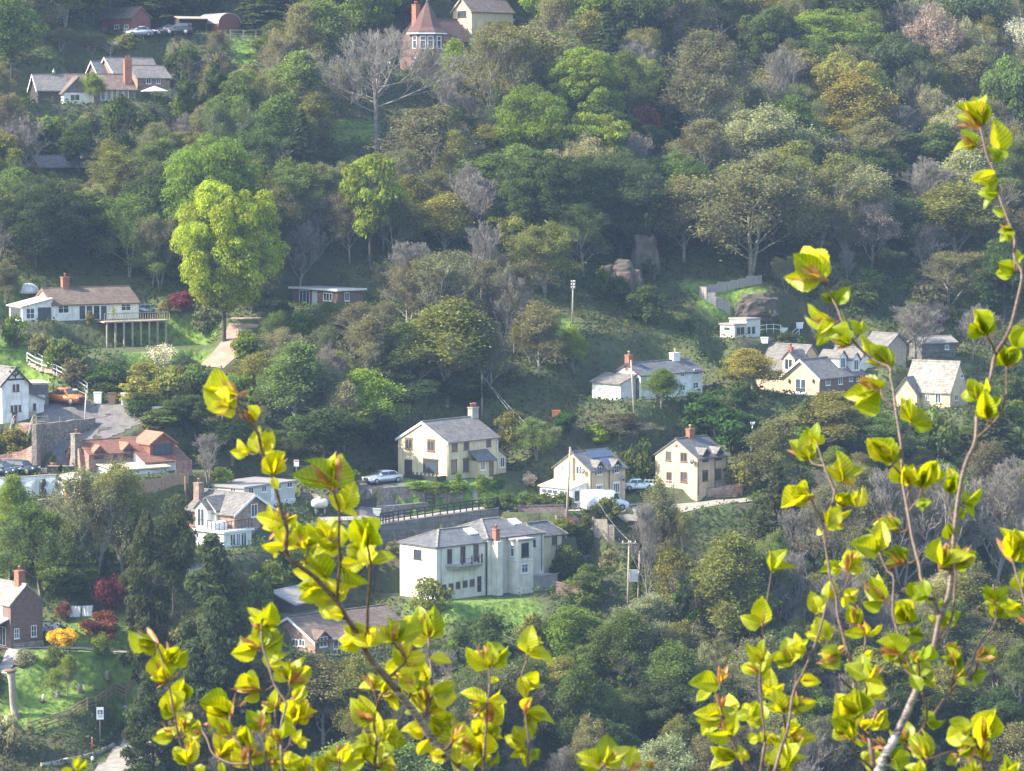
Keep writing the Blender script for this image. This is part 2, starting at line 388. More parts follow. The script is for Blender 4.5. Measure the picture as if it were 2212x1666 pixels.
        for i in range(1, cols):
            c = u0+(u1-u0)*i/cols; bx(f, c-fw*.4, c+fw*.4, z0+fw, z1-fw, -.02, proud-.008)
        for i in range(1, rows):
            c = z1-(z1-z0)*i/rows; bx(f, u0+fw, u1-fw, c-fw*.3, c+fw*.3, -.02, proud-.016)
        if hdr: bx(f, u0+fw, u1-fw, z1-hdr-fw*.3, z1-hdr+fw*.3, -.02, proud-.016)
        if sill: bx(f, u0-.06, u1+.06, z0-.07, z0-.001, -.02, proud+.06)
        if lintel: bx(f, u0-.05, u1+.05, z1+.002, z1+.16, -.02, proud+.02)
        o = s.part(f, name, frame)
        p = MB(); bx(p, u0+fw, u1-fw, z0+fw, z1-fw, -.015, .012)
        s.part(p, 'pane', gl or glass(), o)
        return o
    def win(s, face, x0, y0, x1, y1, off=0, **kw):
        f = s.g if face == 'g' else s.l
        ym, xm = (y0+y1)/2, (x0+x1)/2
        u0 = f(x0, ym, off)[0]; u1 = f(x1, ym, off)[0]; z1 = f(xm, y0, off)[1]; z0 = f(xm, y1, off)[1]
        if kw.pop('solid', None):
            mb = MB(); u0, u1 = min(u0, u1), max(u0, u1)
            if face == 'g': mb.box(off-.06, off+.02, u0, u1, z0, z1)
            else: mb.box(u0, u1, off-.06, off+.02, z0, z1)
            o = s.part(mb, kw.get('name', 'door'), kw.get('frame', 'darkwood'))
            h = MB(); q = u0+(u1-u0)*.15; zz = z0+(z1-z0)*.48
            if face == 'g': h.box(off-.1, off-.061, q, q+.08, zz, zz+.12)
            else: h.box(q, q+.08, off-.1, off-.061, zz, zz+.12)
            s.part(h, 'handle', 'metal', o)
            return o
        return s.opening(face, u0, u1, z0, z1, off, **kw)
    def pipe(s, pts, r=.05, mat='darkwood', name='downpipe'):
        m = MB(); m.tube(pts, r, 6); return s.part(m, name, mat)
    def dish(s, face, tx, ty, off=0):
        f = s.g if face == 'g' else s.l; u, z = f(tx, ty, off); m = MB()
        if face == 'g': m.tube([(off, u, z), (off-.3, u, z)], .03, 5); m.tube([(off-.3, u, z), (off-.34, u, z+.01), (off-.4, u, z+.02)], [.1, .26, .33], 12)
        else: m.tube([(u, off, z), (u, off-.3, z)], .03, 5); m.tube([(u, off-.3, z), (u, off-.34, z+.01), (u, off-.4, z+.02)], [.1, .26, .33], 12)
        return s.part(m, 'satellite_dish', 'metal')
    def dormer(s, tx, ty_top, ty_bot, w, depth, roofmat, wallmat, k_rise=.5, off=0, px0=None, frame='darkwood', cheek=None, oe=.12):
        """gabled dormer rising from the right-hand wall face; ridge along y"""
        u, zt = s.l(tx, ty_top, off); zb = s.l(tx, ty_bot, off)[1]
        w_ = MB(); w_.prism('y', [(u-w/2, zb), (u+w/2, zb), (u+w/2, zt), (u, zt+w*k_rise*.9), (u-w/2, zt)], off-.02, off+depth)
        wo = s.part(w_, 'dormer', wallmat)
        t = k_rise*.9*2
        r = MB(); a = w/2+oe; r.prism('y', [(u-a, zt-oe*t*1.0), (u, zt+w*k_rise*.9+.01), (u+a, zt-oe*t), (u+a, zt-oe*t+.12), (u, zt+w*k_rise*.9+.15), (u-a, zt-oe*t+.12)], off-.28, off+depth+.2)
        s.part(r, 'dormer_roof', roofmat, wo)
        return wo, u, zt, zb

t12, t22, t21, t02, t01, t00, t10, t11, t03, t13, t23 = tile(1, 2), tile(2, 2), tile(2, 1), tile(0, 2), tile(0, 1), tile(0, 0), tile(1, 0), tile(1, 1), tile(0, 3), tile(1, 3), tile(2, 3)
k1, k2, k3, k4 = cv(1560, 1960, 2.765), cv(3000, 1340, 2.4578), cv(0, 1400, 2.776), cv(2780, 1060, 4.254)
HS = {}
def std(h, left, eave, apex, right, roof='slate', wall='cream', ridge='x', zb=-1.5, **kw):
    """dimensions from the wall outlines"""
    W = h.g(left, eave)[0]; L = h.l(right, eave)[0]; ze = h.l(0, 0)[1]
    return W, L
# --- cream house by the silver car
h = HS['cream'] = House('cream_house', 'large cream rendered house with brown-framed windows, beside the parked silver car', 'house', t12, 1650, 820, 50)
W = h.g(1228, 640)[0]; L = h.l(2093, 600)[0]; ze = h.l(1652, 492)[1]; za = h.g(1440, 322)[1]
h.W, h.L = W, L
wo, ro = h.body(0, L, 0, W, -1.5, ze, za, 'x', 'cream', 'slate2', barge='whitepaint', og=.12)
h.chimney(L-.1, W/2, 1.1, .7, za-2.2, za+1.1, 'concrete', 3, ro)
for a in ((1290, 462, 1352, 548), (1480, 475, 1545, 567)): h.win('g', *a, frame='brownwood', fw=.12, lintel=1)
h.win('g', 1445, 645, 1575, 752, frame='darkwood', cols=1, fw=.14, lintel=1)
h.win('g', 1285, 640, 1350, 795, frame='darkwood', solid=1)
for a in ((1692, 498, 1738, 568), (1795, 485, 1840, 555), (1990, 458, 2030, 528), (1688, 650, 1735, 762), (1788, 638, 1835, 745)):
    h.win('l', *a, frame='brownwood', fw=.12, cols=2, rows=1, lintel=a[1] > 600)
# porch
xa, xb = h.l(1925, 700, -1.3)[0], h.l(2050, 700, -1.3)[0]; zp = h.l(1985, 648, -1.3)[1]
m = MB(); m.box(xa, xb, -1.3, -.003, -1, zp); po = h.part(m, 'porch', 'cream')
m = MB(); m.prism('x', [(-1.65, zp-.1), (0, zp+1.0), (0, zp+1.15), (-1.65, zp+.05)], xa-.35, xb+.35); h.part(m, 'porch_roof', 'slate', po)
h.win('l', 1938, 655, 1978, 730, -1.3, frame='upvc', cols=2)
h.win('l', 2015, 655, 2050, 785, -1.3, frame='brownwood', solid=1)
# lean-to at the right
x1 = h.l(2178, 680)[0]; z2 = h.l(2178, 612)[1]; z1 = h.l(2093, 545)[1]
h.body(L+.003, x1, .6, W-.6, -1.5, z1, z1, 'flat', 'cream', 'slate2') if 0 else None
m = MB(); m.prism('y', [(L+.003, -1.5), (x1, -1.5), (x1, z2), (L+.003, z1)], .3, W-.5); lo = h.part(m, 'lean_to', 'cream')
m = MB(); m.prism('y', [(L+.006, z1+.005), (x1+.3, z2-.2), (x1+.3, z2-.06), (L+.006, z1+.15)], .05, W-.3); h.part(m, 'lean_to_roof', 'slate2', lo)
h.win('l', 2108, 618, 2147, 706, .3, frame='upvc', cols=2)
h.pipe([(L-.2, -.08, ze-.1), (L-.2, -.08, -.5)], mat='whitepaint'); h.pipe([(.12, -.08, ze-.1), (.12, -.08, -.5)], mat='cream')
m = MB(); m.box(-1.6, -1.5, .1, W*.66, -.3, .55); m.box(-1.6, 0, .1, .2, -.3, .55)
for i in range(9): m.box(-1.64, -1.5, .1+i*W*.08, .18+i*W*.08, .55, .85)
h.part(m, 'terrace_wall', 'black')
h.pad(-2.5, x1, -1.5, W, margin=5)
# --- solar panel cottage
h = HS['solar'] = House('solar_panel_cottage', 'buff cottage with solar panels and two small dormers, behind the white van', 'house', t22, 674, 1012, 46)
W = h.g(362, 800)[0]; L = h.l(978, 850)[0]; ze = h.l(676, 737)[1]; za = h.g(515, 585)[1]; h.W, h.L = W, L
wo, ro = h.body(0, L, 0, W, -1.5, ze, za, 'x', 'cream2', 'slate', og=.15)
for x, y0, y1 in ((752, 700, 770), (900, 690, 755)):
    d, u, zt, zb = h.dormer(x, y0, y1, 1.15, 2.2, 'slate2', 'darkwood', .55)
    h.opening('l', u-.42, u+.42, zb, zt+.05, -.03, frame='upvc', cols=2)
h.win('l', 725, 862, 778, 925, frame='upvc', cols=3, lintel=1); h.win('l', 875, 842, 928, 925, frame='upvc', cols=3, lintel=1)
h.win('g', 432, 680, 452, 745, frame='upvc', cols=1); h.win('g', 553, 695, 608, 768, frame='upvc', cols=2, lintel=1)
y, z = h.g(530, 620); m = MB(); m.box(-.32, -.003, y-.16, y+.16, 0, z); h.part(m, 'flue', 'cream2')
h.dish('g', 632, 740); h.dish('l', 940, 800)
for x in (680, 836): u = h.l(x, 800)[0]; h.pipe([(u, -.09, ze-.15), (u, -.09, -.6)])
# solar panels lie on the right-hand roof slope
t = (za-ze)/(W/2)
def onroof(x, q, d=.2): return (x, q, ze+q*t+.14+d*.3)
m = MB(); fr = MB()
for i in range(6):
    xa = L*.34+i*L*.1
    for (q0, q1) in ((W*.27, W*.47),) + (((W*.05, W*.25),) if i in (2, 3) else ()):
        v = [(xa, q0, ze+q0*t+.19), (xa+L*.093, q0, ze+q0*t+.19), (xa+L*.093, q1, ze+q1*t+.19), (xa, q1, ze+q1*t+.19)]
        m.add(v+[(a, b, c+.05) for a, b, c in v], [(0, 3, 2, 1), (4, 5, 6, 7), (0, 1, 5, 4), (1, 2, 6, 5), (2, 3, 7, 6), (3, 0, 4, 7)])
h.part(m, 'solar_panel', 'solar', ro)
# conservatory
xo = -2.5; ya, yb = h.g(655, 900, 0)[0]+.1, h.g(372, 850, 0)[0]; zt = h.g(520, 826, 0)[1]; zl = h.g(500, 893, xo)[1]
m = MB(); m.prism('y', [(xo, -1), (-.003, -1), (-.003, zt), (xo, zl)], ya, yb); co = h.part(m, 'conservatory', 'white')
m = MB(); m.prism('y', [(xo-.25, zl-.03), (-.003, zt+.01), (-.003, zt+.12), (xo-.25, zl+.08)], ya-.15, yb+.15); h.part(m, 'conservatory_roof', 'palefelt', co)
h.opening('g', ya+.3, ya+1.9, .2, zl-.25, xo, cols=2); h.opening('g', ya+2.2, yb-.3, .9, zl-.25, xo, cols=3)
h.opening('l', xo+.3, -.4, .2, zl-.2, ya, cols=2)
h.pad(-3, L, -.8, W, margin=4)
# --- third cream cottage
h = HS['buff'] = House('buff_cottage', 'buff rendered cottage with slate roof, red chimney and two tiny dormers, right of the van', 'house', t22, 1600, 905, 46)
W = h.g(1238, 700)[0]; L = h.l(1858, 750)[0]; ze = h.l(1602, 630)[1]; za = h.g(1418, 468)[1]; h.W, h.L = W, L
wo, ro = h.body(0, L, 0, W, -1.5, ze, za, 'x', 'cream2', 'slate', og=.15)
x, z = h.l(1540, 400, W/2); h.chimney(x, W/2, .9, .6, za-.4, za+1.0, 'brick', 1, ro, potmat='cream')
for x, y0, y1 in ((1670, 590, 655), (1786, 580, 640)):
    d, u, zt, zb = h.dormer(x, y0, y1, 1.1, 2.3, 'slate2', 'darkwood', .55)
    h.opening('l', u-.4, u+.4, zb, zt+.05, -.03, frame='darkwood', cols=2)
for a in ((1328, 568, 1376, 648), (1455, 578, 1515, 658), (1455, 745, 1515, 835), (1335, 745, 1380, 830)): h.win('g', *a, frame='brownwood', fw=.1)
for a in ((1645, 742, 1692, 825), (1758, 728, 1805, 810)): h.win('l', *a, frame='brownwood', fw=.1, lintel=1)
for x in (1606, 1750, 1852): u = h.l(x, 700)[0]; h.pipe([(u, -.09, ze-.15), (u, -.09, -.6)])
y, z = h.g(1418, 517); m = MB(); m.tube([(-.02, y, z), (-.06, y, z)], .22, 12); h.part(m, 'vent', 'terracotta')
h.dish('g', 1575, 655)
h.pad(-1.5, L, -1.2, W, margin=4)
# --- white cottage on the bank
h = HS['white'] = House('white_cottage', 'long white cottage with slate roof and two chimneys, on the bank above the solar cottage', 'house', t21, 1110, 1788, 44)
W = h.g(873, 1650)[0]; L = h.l(1645, 1650)[0]; ze = h.l(1112, 1578)[1]; za = h.g(988, 1482)[1]; h.W, h.L = W, L
wo, ro = h.body(0, L, 0, W, -1.5, ze, za, 'x', 'white', 'slate', og=.12, barge='darkwood')
h.chimney(.35, W/2, .7, .7, za-.8, za+1.0, 'brick', 1, ro, potmat='cream')
x, z = h.l(1408, 1380, W/2); h.chimney(x, W/2, 1.2, .7, za-.4, za+.9, 'white', 1, ro, potmat='cream')
for a in ((1570, 1522, 1615, 1572), (1455, 1540, 1490, 1590), (1562, 1636, 1610, 1690), (1450, 1660, 1495, 1712), (1300, 1560, 1340, 1610)): h.win('l', *a, frame='upvc', cols=2, rows=2)
h.win('g', 1062, 1600, 1100, 1790, frame='darkwood', cols=1)
m = MB(); m.box(-.02, .45, -.02, .3, 0, 0); y0 = h.g(1095, 1700, 0)[0]
# outhouse on the left
xo = -1.5; y0, y1 = .8, W*.95+1.2; zl = 2.0
h.body(-2.6, -.01, y0, y1, -1.5, 2.0, 2.9, 'ly', 'white', 'slate2', wname='outhouse')
h.pad(-3.2, L, -.8, W+1, margin=4)
# --- big white house with balcony
h = HS['balcony'] = House('balcony_house', 'largest off-white house with curved balcony, bay and hipped slate roofs, above the small lawn', 'house', k1, 497, 1205, 42)
W = h.g(92, 700)[0]; LA = h.l(1045, 800)[0]; ze = h.l(502, 622)[1]; za = h.l(970, 366, W/2)[1]; h.W = W
LB = h.l(1660, 700)[0]; h.L = LB
wo, roA = h.body(0, LA, 0, W, -2, ze, za, 'hip:%f:0.01' % (W*.5), 'pinkwhite', 'slate', oe=.2)
zeb = ze+.35; zb_ = h.l(1160, 292, W/2)[1]
wo2, roB = h.body(LA+.003, LB, -.25, W+1.2, -2, zeb, zb_, 'hip:%f:%f' % (W*.42, W*.55), 'pinkwhite', 'slate', oe=.2)
LC = h.l(1930, 650, .8)[0]; zc = h.l(1760, 490, .8)[1]
h.body(LB+.003, LC, .8, W*.7, -1, zc, zc+1.5, 'hip:0.01:1.5', 'cream', 'slate', oe=.15)
h.win('g', 245, 635, 330, 738, frame='darkwood', cols=2, fw=.1)
for a in ((612, 628, 665, 795), (758, 600, 812, 785), (903, 578, 958, 765)): h.win('l', *a, frame='brownwood', cols=2, rows=1, fw=.09, sill=False)
for a in ((548, 1020, 602, 1108), (628, 1006, 680, 1090), (706, 988, 756, 1072), (783, 975, 835, 1055), (860, 960, 912, 1045)): h.win('l', *a, frame='brownwood', cols=1, fw=.1, sill=False)
h.win('l', 945, 930, 985, 1100, frame='darkwood', solid=1)
# balcony: curved slab and posts
u0, zb = h.l(590, 820); u1 = h.l(1005, 790)[0]; prof = []; n = 14
for i in range(n+1):
    t = i/n; prof.append((u0+(u1-u0)*t, -1.35*math.sin(math.pi*t)**.6-.003))
m = MB(); m.prism('z', [(u0, 0)]+prof+[(u1, 0)], zb-.05, zb+.12); m.prism('z', [(u0+.2, 0)]+[(a, b*.75) for a, b in prof[1:-1]]+[(u1-.2, 0)], zb-.35, zb-.052); bo = h.part(m, 'balcony', 'concrete')
for i in (4, 7, 10, 12):
    m = MB(); a, b = prof[i]; m.box(a-.06, a+.06, b+.03, b+.15, zb+.121, zb+1.05); h.part(m, 'railing_post', 'darkwood', bo)
m = MB()
for i in range(1, n): m.bar((prof[i][0], prof[i][1]+.1, zb+.75), (prof[i+1][0], min(prof[i+1][1]+.1, 0), zb+.75), .04, .04) if 3 < i < 13 else None
h.part(m, 'railing', 'darkwood', bo)
# chimney stack and pier on the front wall of the taller block
u, z = h.l(1175, 430, -.9); m = MB(); m.box(u-.45, u+.3, -1.3, -.253, -2, ze+.2); h.part(m, 'pier', 'pinkwhite')
h.chimney(u-.05, -.6, .55, .6, ze+.21, z+.1, 'brick', 1, roB)
# bay
ub0, ub1 = h.l(1395, 900, -2.0)[0]-.0, h.l(1560, 900, -2.0)[0]; yb_ = h.g(1262, 800, ub0)[0]
zt = h.l(1400, 545, -2.0)[1]
h.body(ub0, ub1, -2.0, -.254, -2, zt, zt, 'flat', 'pinkwhite', 'flatroof', wname='bay', og=.15)
h.win('l', 1430, 562, 1510, 715, -2.0, frame='darkwood', cols=1, fw=.09); h.win('l', 1432, 792, 1502, 892, -2.0, frame='upvc', cols=2, hdr=.35)
h.opening('g', -1.4, -.8, h.g(1330, 712, ub0)[1], h.g(1330, 582, ub0)[1], ub0, frame='upvc', cols=1, hdr=.35)
m = MB(); zz = h.l(1480, 755, -2.0)[1]; m.box(ub0-.06, ub1+.06, -2.06, -.26, zz, zz+.1); h.part(m, 'string_course', 'white')
h.win('l', 1560, 525, 1585, 600, -.25, frame='darkwood', cols=1)
for a in ((1765, 490, 1815, 580), (1875, 470, 1915, 560), (1872, 670, 1898, 755)): h.win('l', *a, .8, frame='brownwood', cols=2)
h.pipe([(LA-.1, -.12, ze), (LA-.1, -.12, -.5)], .07); h.pipe([(.6, -.1, ze), (.6, -.1, -.5)], .04, 'metal')
h.pipe([(LB-.4, -.37, zeb), (LB-.4, -.37, 2)], .05); h.pipe([(LC-1.6, .7, zc), (LC-1.6, .7, 2), (LC-1.9, .7, 1)], .05)
# skylights
t = (za-ze)/(W/2+.2)
for fx, q, tt, z0 in ((LA*.83, W*.22, t, ze), (LB-2.6, W*.28, (zb_-zeb)/(W/2+.9), zeb+.05)):
    m = MB(); q0, q1 = q, q+1.1; v = [(fx, q0, z0+(q0+.2)*tt+.2), (fx+1.2, q0, z0+(q0+.2)*tt+.2), (fx+1.2, q1, z0+(q1+.2)*tt+.2), (fx, q1, z0+(q1+.2)*tt+.2)]
    m.add([(a, b, c-.1) for a, b, c in v]+[(a, b, c+.04) for a, b, c in v], [(0, 3, 2, 1), (4, 5, 6, 7), (0, 1, 5, 4), (1, 2, 6, 5), (2, 3, 7, 6), (3, 0, 4, 7)])
    h.part(m, 'skylight', glass('sky_glass', (.3, .38, .45)), roA if z0 == ze else roB)
# raised terrace on the right
u0, z0 = h.l(1548, 960, -1.6); u1 = h.l(1830, 900, -1.6)[0]
m = MB(); m.box(ub1+.003, u1, -1.6, .79, -2, z0+.2); m.box(ub1+.003, u1+.1, -1.7, -1.601, z0+.2, z0+.32); h.part(m, 'terrace', 'concrete')
h.pad(-.6, LC, -2.5, W+1.5, margin=2.5)
# --- dark roofed garage behind it
hc = HS['balcony']
h = HS['garage'] = House('garage', 'low building with a plain brown pitched roof, behind the balcony house', 'garage', k1, 1462, 470, 14, D=hc.c.y+14.3)
Lx = h.l(1905, 400)[0]; zE = h.l(1700, 388)[1]
h.body(0, Lx, 0, 3.2, -3, zE, zE+2.1, 'x', 'darkwood', 'browntile', og=.4); h.pad(0, Lx, -1, 2.6, dz=-.3, margin=1.2, grow=.1)
# --- roadside chalet with grey roofs (far right)
h = HS['greyroof'] = House('gabled_cream_house', 'cream and brick house with grey gabled roofs and white dormers, left of the lichened roof', 'house', k2, 648, 580, 50)
W = h.g(290, 470)[0]; L = h.l(1090, 400)[0]; ze = h.l(650, 412)[1]; za = h.g(462, 236)[1]
wo, ro = h.body(0, L, 0, W, -1.5, ze, za, 'x', 'cream2', 'slate2', barge='whitepaint', og=.3)
m = MB(); m.box(.05, L, -.05, -.003, -1.4, ze-.05); h.part(m, 'brick_facing', 'brownbrick')
h.win('g', 412, 410, 525, 555, frame='upvc', cols=2, fw=.14)
for a in ((712, 400, 755, 480), (835, 390, 875, 470), (940, 380, 975, 440), (1015, 370, 1050, 440)): h.win('l', *a, -.05, frame='upvc', cols=2)
for tx in (360, 595): 
    y, z = h.g(tx, 440); m = MB(); m.box(-.2, -.003, y-.08, y+.08, z-.2, z+.25); h.part(m, 'wall_lamp', 'black')
# rear wing, ridge across the hill
zr = h.g(400, 82, 6.5)[1]; ya = h.g(590, 200, 5)[0]; yb = h.g(180, 300, 3.5)[0]
wo2, ro2 = h.body(1.2, 10.0, W-.3, max(yb, W+6), -1.5, ze-.1, max(zr, ze+3.4), 'y', 'cream2', 'slate2', og=.2, wname='rear_wing')
yd, zd = h.g(350, 250, 1.6)
for nm, (x0_, dx, zz) in {'a': (1.6, 3.0, zd)}.items():
    m = MB(); m.prism('x', [(yd-.9, zz-1.3), (yd+.9, zz-1.3), (yd+.9, zz+.4), (yd, zz+1.3), (yd-.9, zz+.4)], x0_, x0_+dx); d = h.part(m, 'dormer', 'cream2')
    m = MB(); m.prism('x', [(yd-1.1, zz+.2), (yd, zz+1.32), (yd+1.1, zz+.2), (yd+1.1, zz+.34), (yd, zz+1.48), (yd-1.1, zz+.34)], x0_-.2, x0_+dx); h.part(m, 'dormer_roof', 'slate2', d)
    h.opening('g', yd-.6, yd+.6, zz-1.0, zz+.4, x0_, cols=2)
h.chimney(2.0, W+.2, .5, .5, ze+1.0, ze+3.4, 'brick', 1, ro2)
# right-hand rear wing with two white dormers
h.body(8.5, 13.5, W*.1, W*.9, -1.5, ze+.6, za+1.0, 'y', 'white', 'slate2', wname='side_wing')
for tx, ty, yo in ((880, 240, 1.0), (1010, 260, .3)):
    u, z = h.l(tx, ty, yo); m = MB(); m.prism('y', [(u-.8, z-1.2), (u+.8, z-1.2), (u+.8, z+.5), (u, z+1.2), (u-.8, z+.5)], yo, yo+3); d = h.part(m, 'dormer', 'white')
    m = MB(); m.prism('y', [(u-1, z+.3), (u, z+1.22), (u+1, z+.3), (u+1, z+.42), (u, z+1.36), (u-1, z+.42)], yo-.2, yo+3); h.part(m, 'dormer_roof', 'slate2', d)
    h.opening('l', u-.5, u+.5, z-.9, z+.4, yo, cols=2)
# brick link and the white base on the right
u0 = h.l(1095, 440, 1)[0]; u1 = h.l(1460, 440, 1)[0]; zt = h.l(1300, 345, 1)[1]
h.body(L+.01, u1, 1.0, 5, -2.5, zt, zt+1.6, 'x', 'brownbrick', 'slate2', wname='link_wing')
for tx in (1180, 1300, 1400): h.win('l', tx, 400, tx+40, 470, 1.0, cols=2)
u0, z1 = h.l(930, 590, -1.4); u1 = h.l(1480, 545, -1.4)[0]
m = MB(); m.box(u0, u1, -1.4, .99, -3, max(z1, -1)); h.part(m, 'base_wall', 'white')
h.pad(-1, 14, -1, W+6, margin=4)
y0, y1 = h.g(560, 600, -1.2)[0], h.g(290, 560, -1.2)[0]
m = MB(); m.box(-1.2, -.003, y0, y1, -1, .06); h.part(m, 'terrace', 'concrete')
m = MB()
for i in range(12): m.box(-1.18, -1.15, y0+(y1-y0)*i/11-.015, y0+(y1-y0)*i/11+.015, .06, .9)
m.box(-1.19, -1.14, y0, y1, .9, .96); h.part(m, 'railing', 'metal')
# --- lichened roof house
h = HS['lichen'] = House('lichened_roof_house', 'cream house with a pale lichened tile roof and one skylight, at the far right', 'house', k2, 1930, 700, 62)
W = h.g(1480, 600)[0]; L = h.l(2105, 600)[0]; ze = h.g(1700, 540)[1]; za = h.g(1800, 250, L/2)[1]
wo, ro = h.body(0, L, 0, W, -2, ze, za, 'y', 'cream2', 'stoneslate', og=.15, oe=.2)
for a in ((1692, 562, 1728, 622), (1785, 562, 1842, 655)): h.win('g', *a, frame='upvc', cols=2)
h.win('l', 1975, 570, 2005, 630, cols=2); h.win('l', 2030, 370, 2060, 410, cols=2)
t = (za-ze)/(L/2); y, _ = h.g(1695, 368, L*.3); x0 = L*.3
m = MB(); v = [(x0-.5, y-.4, ze+(x0-.5)*t+.2), (x0+.5, y-.4, ze+(x0+.5)*t+.2), (x0+.5, y+.4, ze+(x0+.5)*t+.2), (x0-.5, y+.4, ze+(x0-.5)*t+.2)]
m.add([(a, b, c-.1) for a, b, c in v]+[(a, b, c+.03) for a, b, c in v], [(0, 3, 2, 1), (4, 5, 6, 7), (0, 1, 5, 4), (1, 2, 6, 5), (2, 3, 7, 6), (3, 0, 4, 7)]); h.part(m, 'skylight', glass('sky_glass'), ro)
y0, _ = h.g(1580, 530, -1.2); y1, _ = h.g(1455, 370, -1.2); yc = (y0+y1)/2+.3
m = MB(); m.prism('x', [(yc-1.5, -1.5), (yc+1.5, -1.5), (yc+1.5, ze-.4), (yc, ze+1.6), (yc-1.5, ze-.4)], -1.2, 2.2); c = h.part(m, 'cross_gable', 'cream2')
m = MB(); m.prism('x', [(yc-1.75, ze-.7), (yc, ze+1.62), (yc+1.75, ze-.7), (yc+1.75, ze-.55), (yc, ze+1.8), (yc-1.75, ze-.55)], -1.4, 2.4); h.part(m, 'gable_roof', 'slate', c)
h.pad(-1.5, L, -1, W, margin=4)
# --- terrace house (grey roofs, white sun terrace)
h = HS['terrace'] = House('sun_terrace_house', 'grey-roofed house with a white sun terrace over glazed doors, below the orange-roofed house', 'house', t02, 1935, 1405, 50)
L = h.l(2172, 1300)[0]; W = h.g(1690, 1300)[0]; zt = h.l(1937, 1262)[1]
wo, ro = h.body(0, L, 0, W, -1.5, zt-.2, zt, 'flat', 'white', 'whitepaint', og=.25)
for a in ((1985, 1282, 2035, 1385), (2040, 1275, 2075, 1385), (2080, 1268, 2130, 1388)): h.win('l', *a, cols=2, fw=.09, sill=False)
h.win('g', 1850, 1330, 1895, 1390, cols=2)
m = MB(); zr = zt+.03
for i in range(9):
    u = .0+L*i/8; m.box(u-.025, u+.025, -.1, -.05, zr, zr+1.0)
for i in range(1, 8):
    u = W*i/7; m.box(-.1, -.05, u-.025, u+.025, zr, zr+1.0)
m.box(-.1, L, -.105, -.045, zr+.96, zr+1.02); m.box(-.105, -.045, -.04, W, zr+.96, zr+1.02); h.part(m, 'railing', 'black', ro)
# upper house behind the terrace
zE = h.g(1800, 1090, 2.2)[1]; yL = h.g(1610, 1100, 2.2)[0]; zA = h.g(1900, 940, 5.2)[1]
zE = max(zE, zt+1.6); zA = max(zA, zE+1.8); x0 = 2.2; x1 = 8.2
wo, ro2 = h.body(x0, x1, .6, max(yL, W+2), -1, zE, zA, 'y', 'redstone', 'slate2', barge='whitepaint', og=.25, wname='upper_wall')
u, z = h.l(2130, 1080, .6); h.opening('l', (x0+x1)/2-.5, (x0+x1)/2+.5, z-.8, z+.6, .6, cols=2)
yd, zd = h.g(1760, 1130, 1.6)
m = MB(); m.prism('x', [(yd-.9, zt), (yd+.9, zt), (yd+.9, zd+.9), (yd, zd+1.7), (yd-.9, zd+.9)], 1.2, 4.5); d = h.part(m, 'entrance_gable', 'white')
m = MB(); m.prism('x', [(yd-1.1, zd+.75), (yd, zd+1.72), (yd+1.1, zd+.75), (yd+1.1, zd+.88), (yd, zd+1.86), (yd-1.1, zd+.88)], 1.0, 4.5); h.part(m, 'gable_roof', 'slate2', d)
h.opening('g', yd-.55, yd+.55, zt+.1, zd+.9, 1.2, cols=2, sill=False)
yc = max(yL, W+2); h.chimney((x0+x1)/2-1.4, yc-.3, .8, .8, zE, zA+.9, 'redstone', 1, ro2)
yk = h.g(1850, 1030, 3)[0]
m = MB(); m.prism('x', [(yk-1.4, zE-1.5), (yk+1.4, zE-1.5), (yk+1.4, zE+.3), (yk, zE+1.5), (yk-1.4, zE+.3)], 1.9, 5); d = h.part(m, 'cross_gable', 'greypanel')
m = MB(); m.prism('x', [(yk-1.6, zE+.13), (yk, zE+1.52), (yk+1.6, zE+.13), (yk+1.6, zE+.26), (yk, zE+1.68), (yk-1.6, zE+.26)], 1.7, 5); h.part(m, 'gable_roof', 'slate2', d)
h.pad(0, x1, -.8, max(W+2, yL), margin=4)
hx = h
bp = h.l2w(.55*1.6, W*.45, zt+.04)
COVER = (bp, h.phi)
# --- long grey flat building
h = HS['longgrey'] = House('long_grey_building', 'long pale grey flat-roofed building with small white windows, behind the sun-terrace house', 'building', t02, 2110, 1075, 54)
W = h.g(1765, 900)[0]; L = h.l(2549, 900)[0]; ze = h.l(2110, 893)[1]
h.body(0, L, 0, W, -1.5, ze, ze, 'flat', 'greypanel', 'flatroof', og=.2)
for a in ((2257, 855, 2302, 920), (2392, 835, 2427, 895), (2477, 820, 2524, 880), (2145, 880, 2190, 940)): h.win('l', *a, cols=2)
h.win('l', 2337, 890, 2367, 1010, frame='upvc', solid=1)
u0 = h.l(2212, 1000, -.1)[0]; m = MB(); m.box(u0, L, -.1, -.003, -1.4, .55); h.part(m, 'plinth', 'white')
h.win('g', 1990, 885, 2040, 930, cols=2)
h.pad(0, L, -.6, W, margin=3)
# --- orange roofed house
h = HS['orange'] = House('orange_roofed_house', 'stone cottage with orange tiled roof, stone chimney and dormers, below the stone retaining wall', 'house', k3, 985, 1350, 36)
W = h.g(735, 1150)[0]; LA = h.l(1470, 1180)[0]; ze = h.l(1020, 1140)[1]; za = h.l(1300, 975, W/2)[1]
L = h.l(1945, 1200)[0]
wo, ro = h.body(0, LA, 0, W, -1.5, ze, za, 'x', 'redstone', 'orangetile', og=.1)
ho = 2.6; t = (za-ze)/(W/2); zlow = ze-ho*t*.85
m = MB(); m.prism('x', [(-ho, -1.5), (W, -1.5), (W, ze), (W/2, za+.1), (-ho, zlow)], LA+.003, L); h.part(m, 'extension', 'white')
m = MB(); m.prism('x', [(-ho-.3, zlow-.3*t*.85+.02), (W/2, za+.12), (W+.3, ze-.15), (W+.3, ze), (W/2, za+.28), (-ho-.3, zlow-.3*t*.85+.17)], LA-.15, L+.2); ro2 = h.part(m, 'extension_roof', 'orangetile')
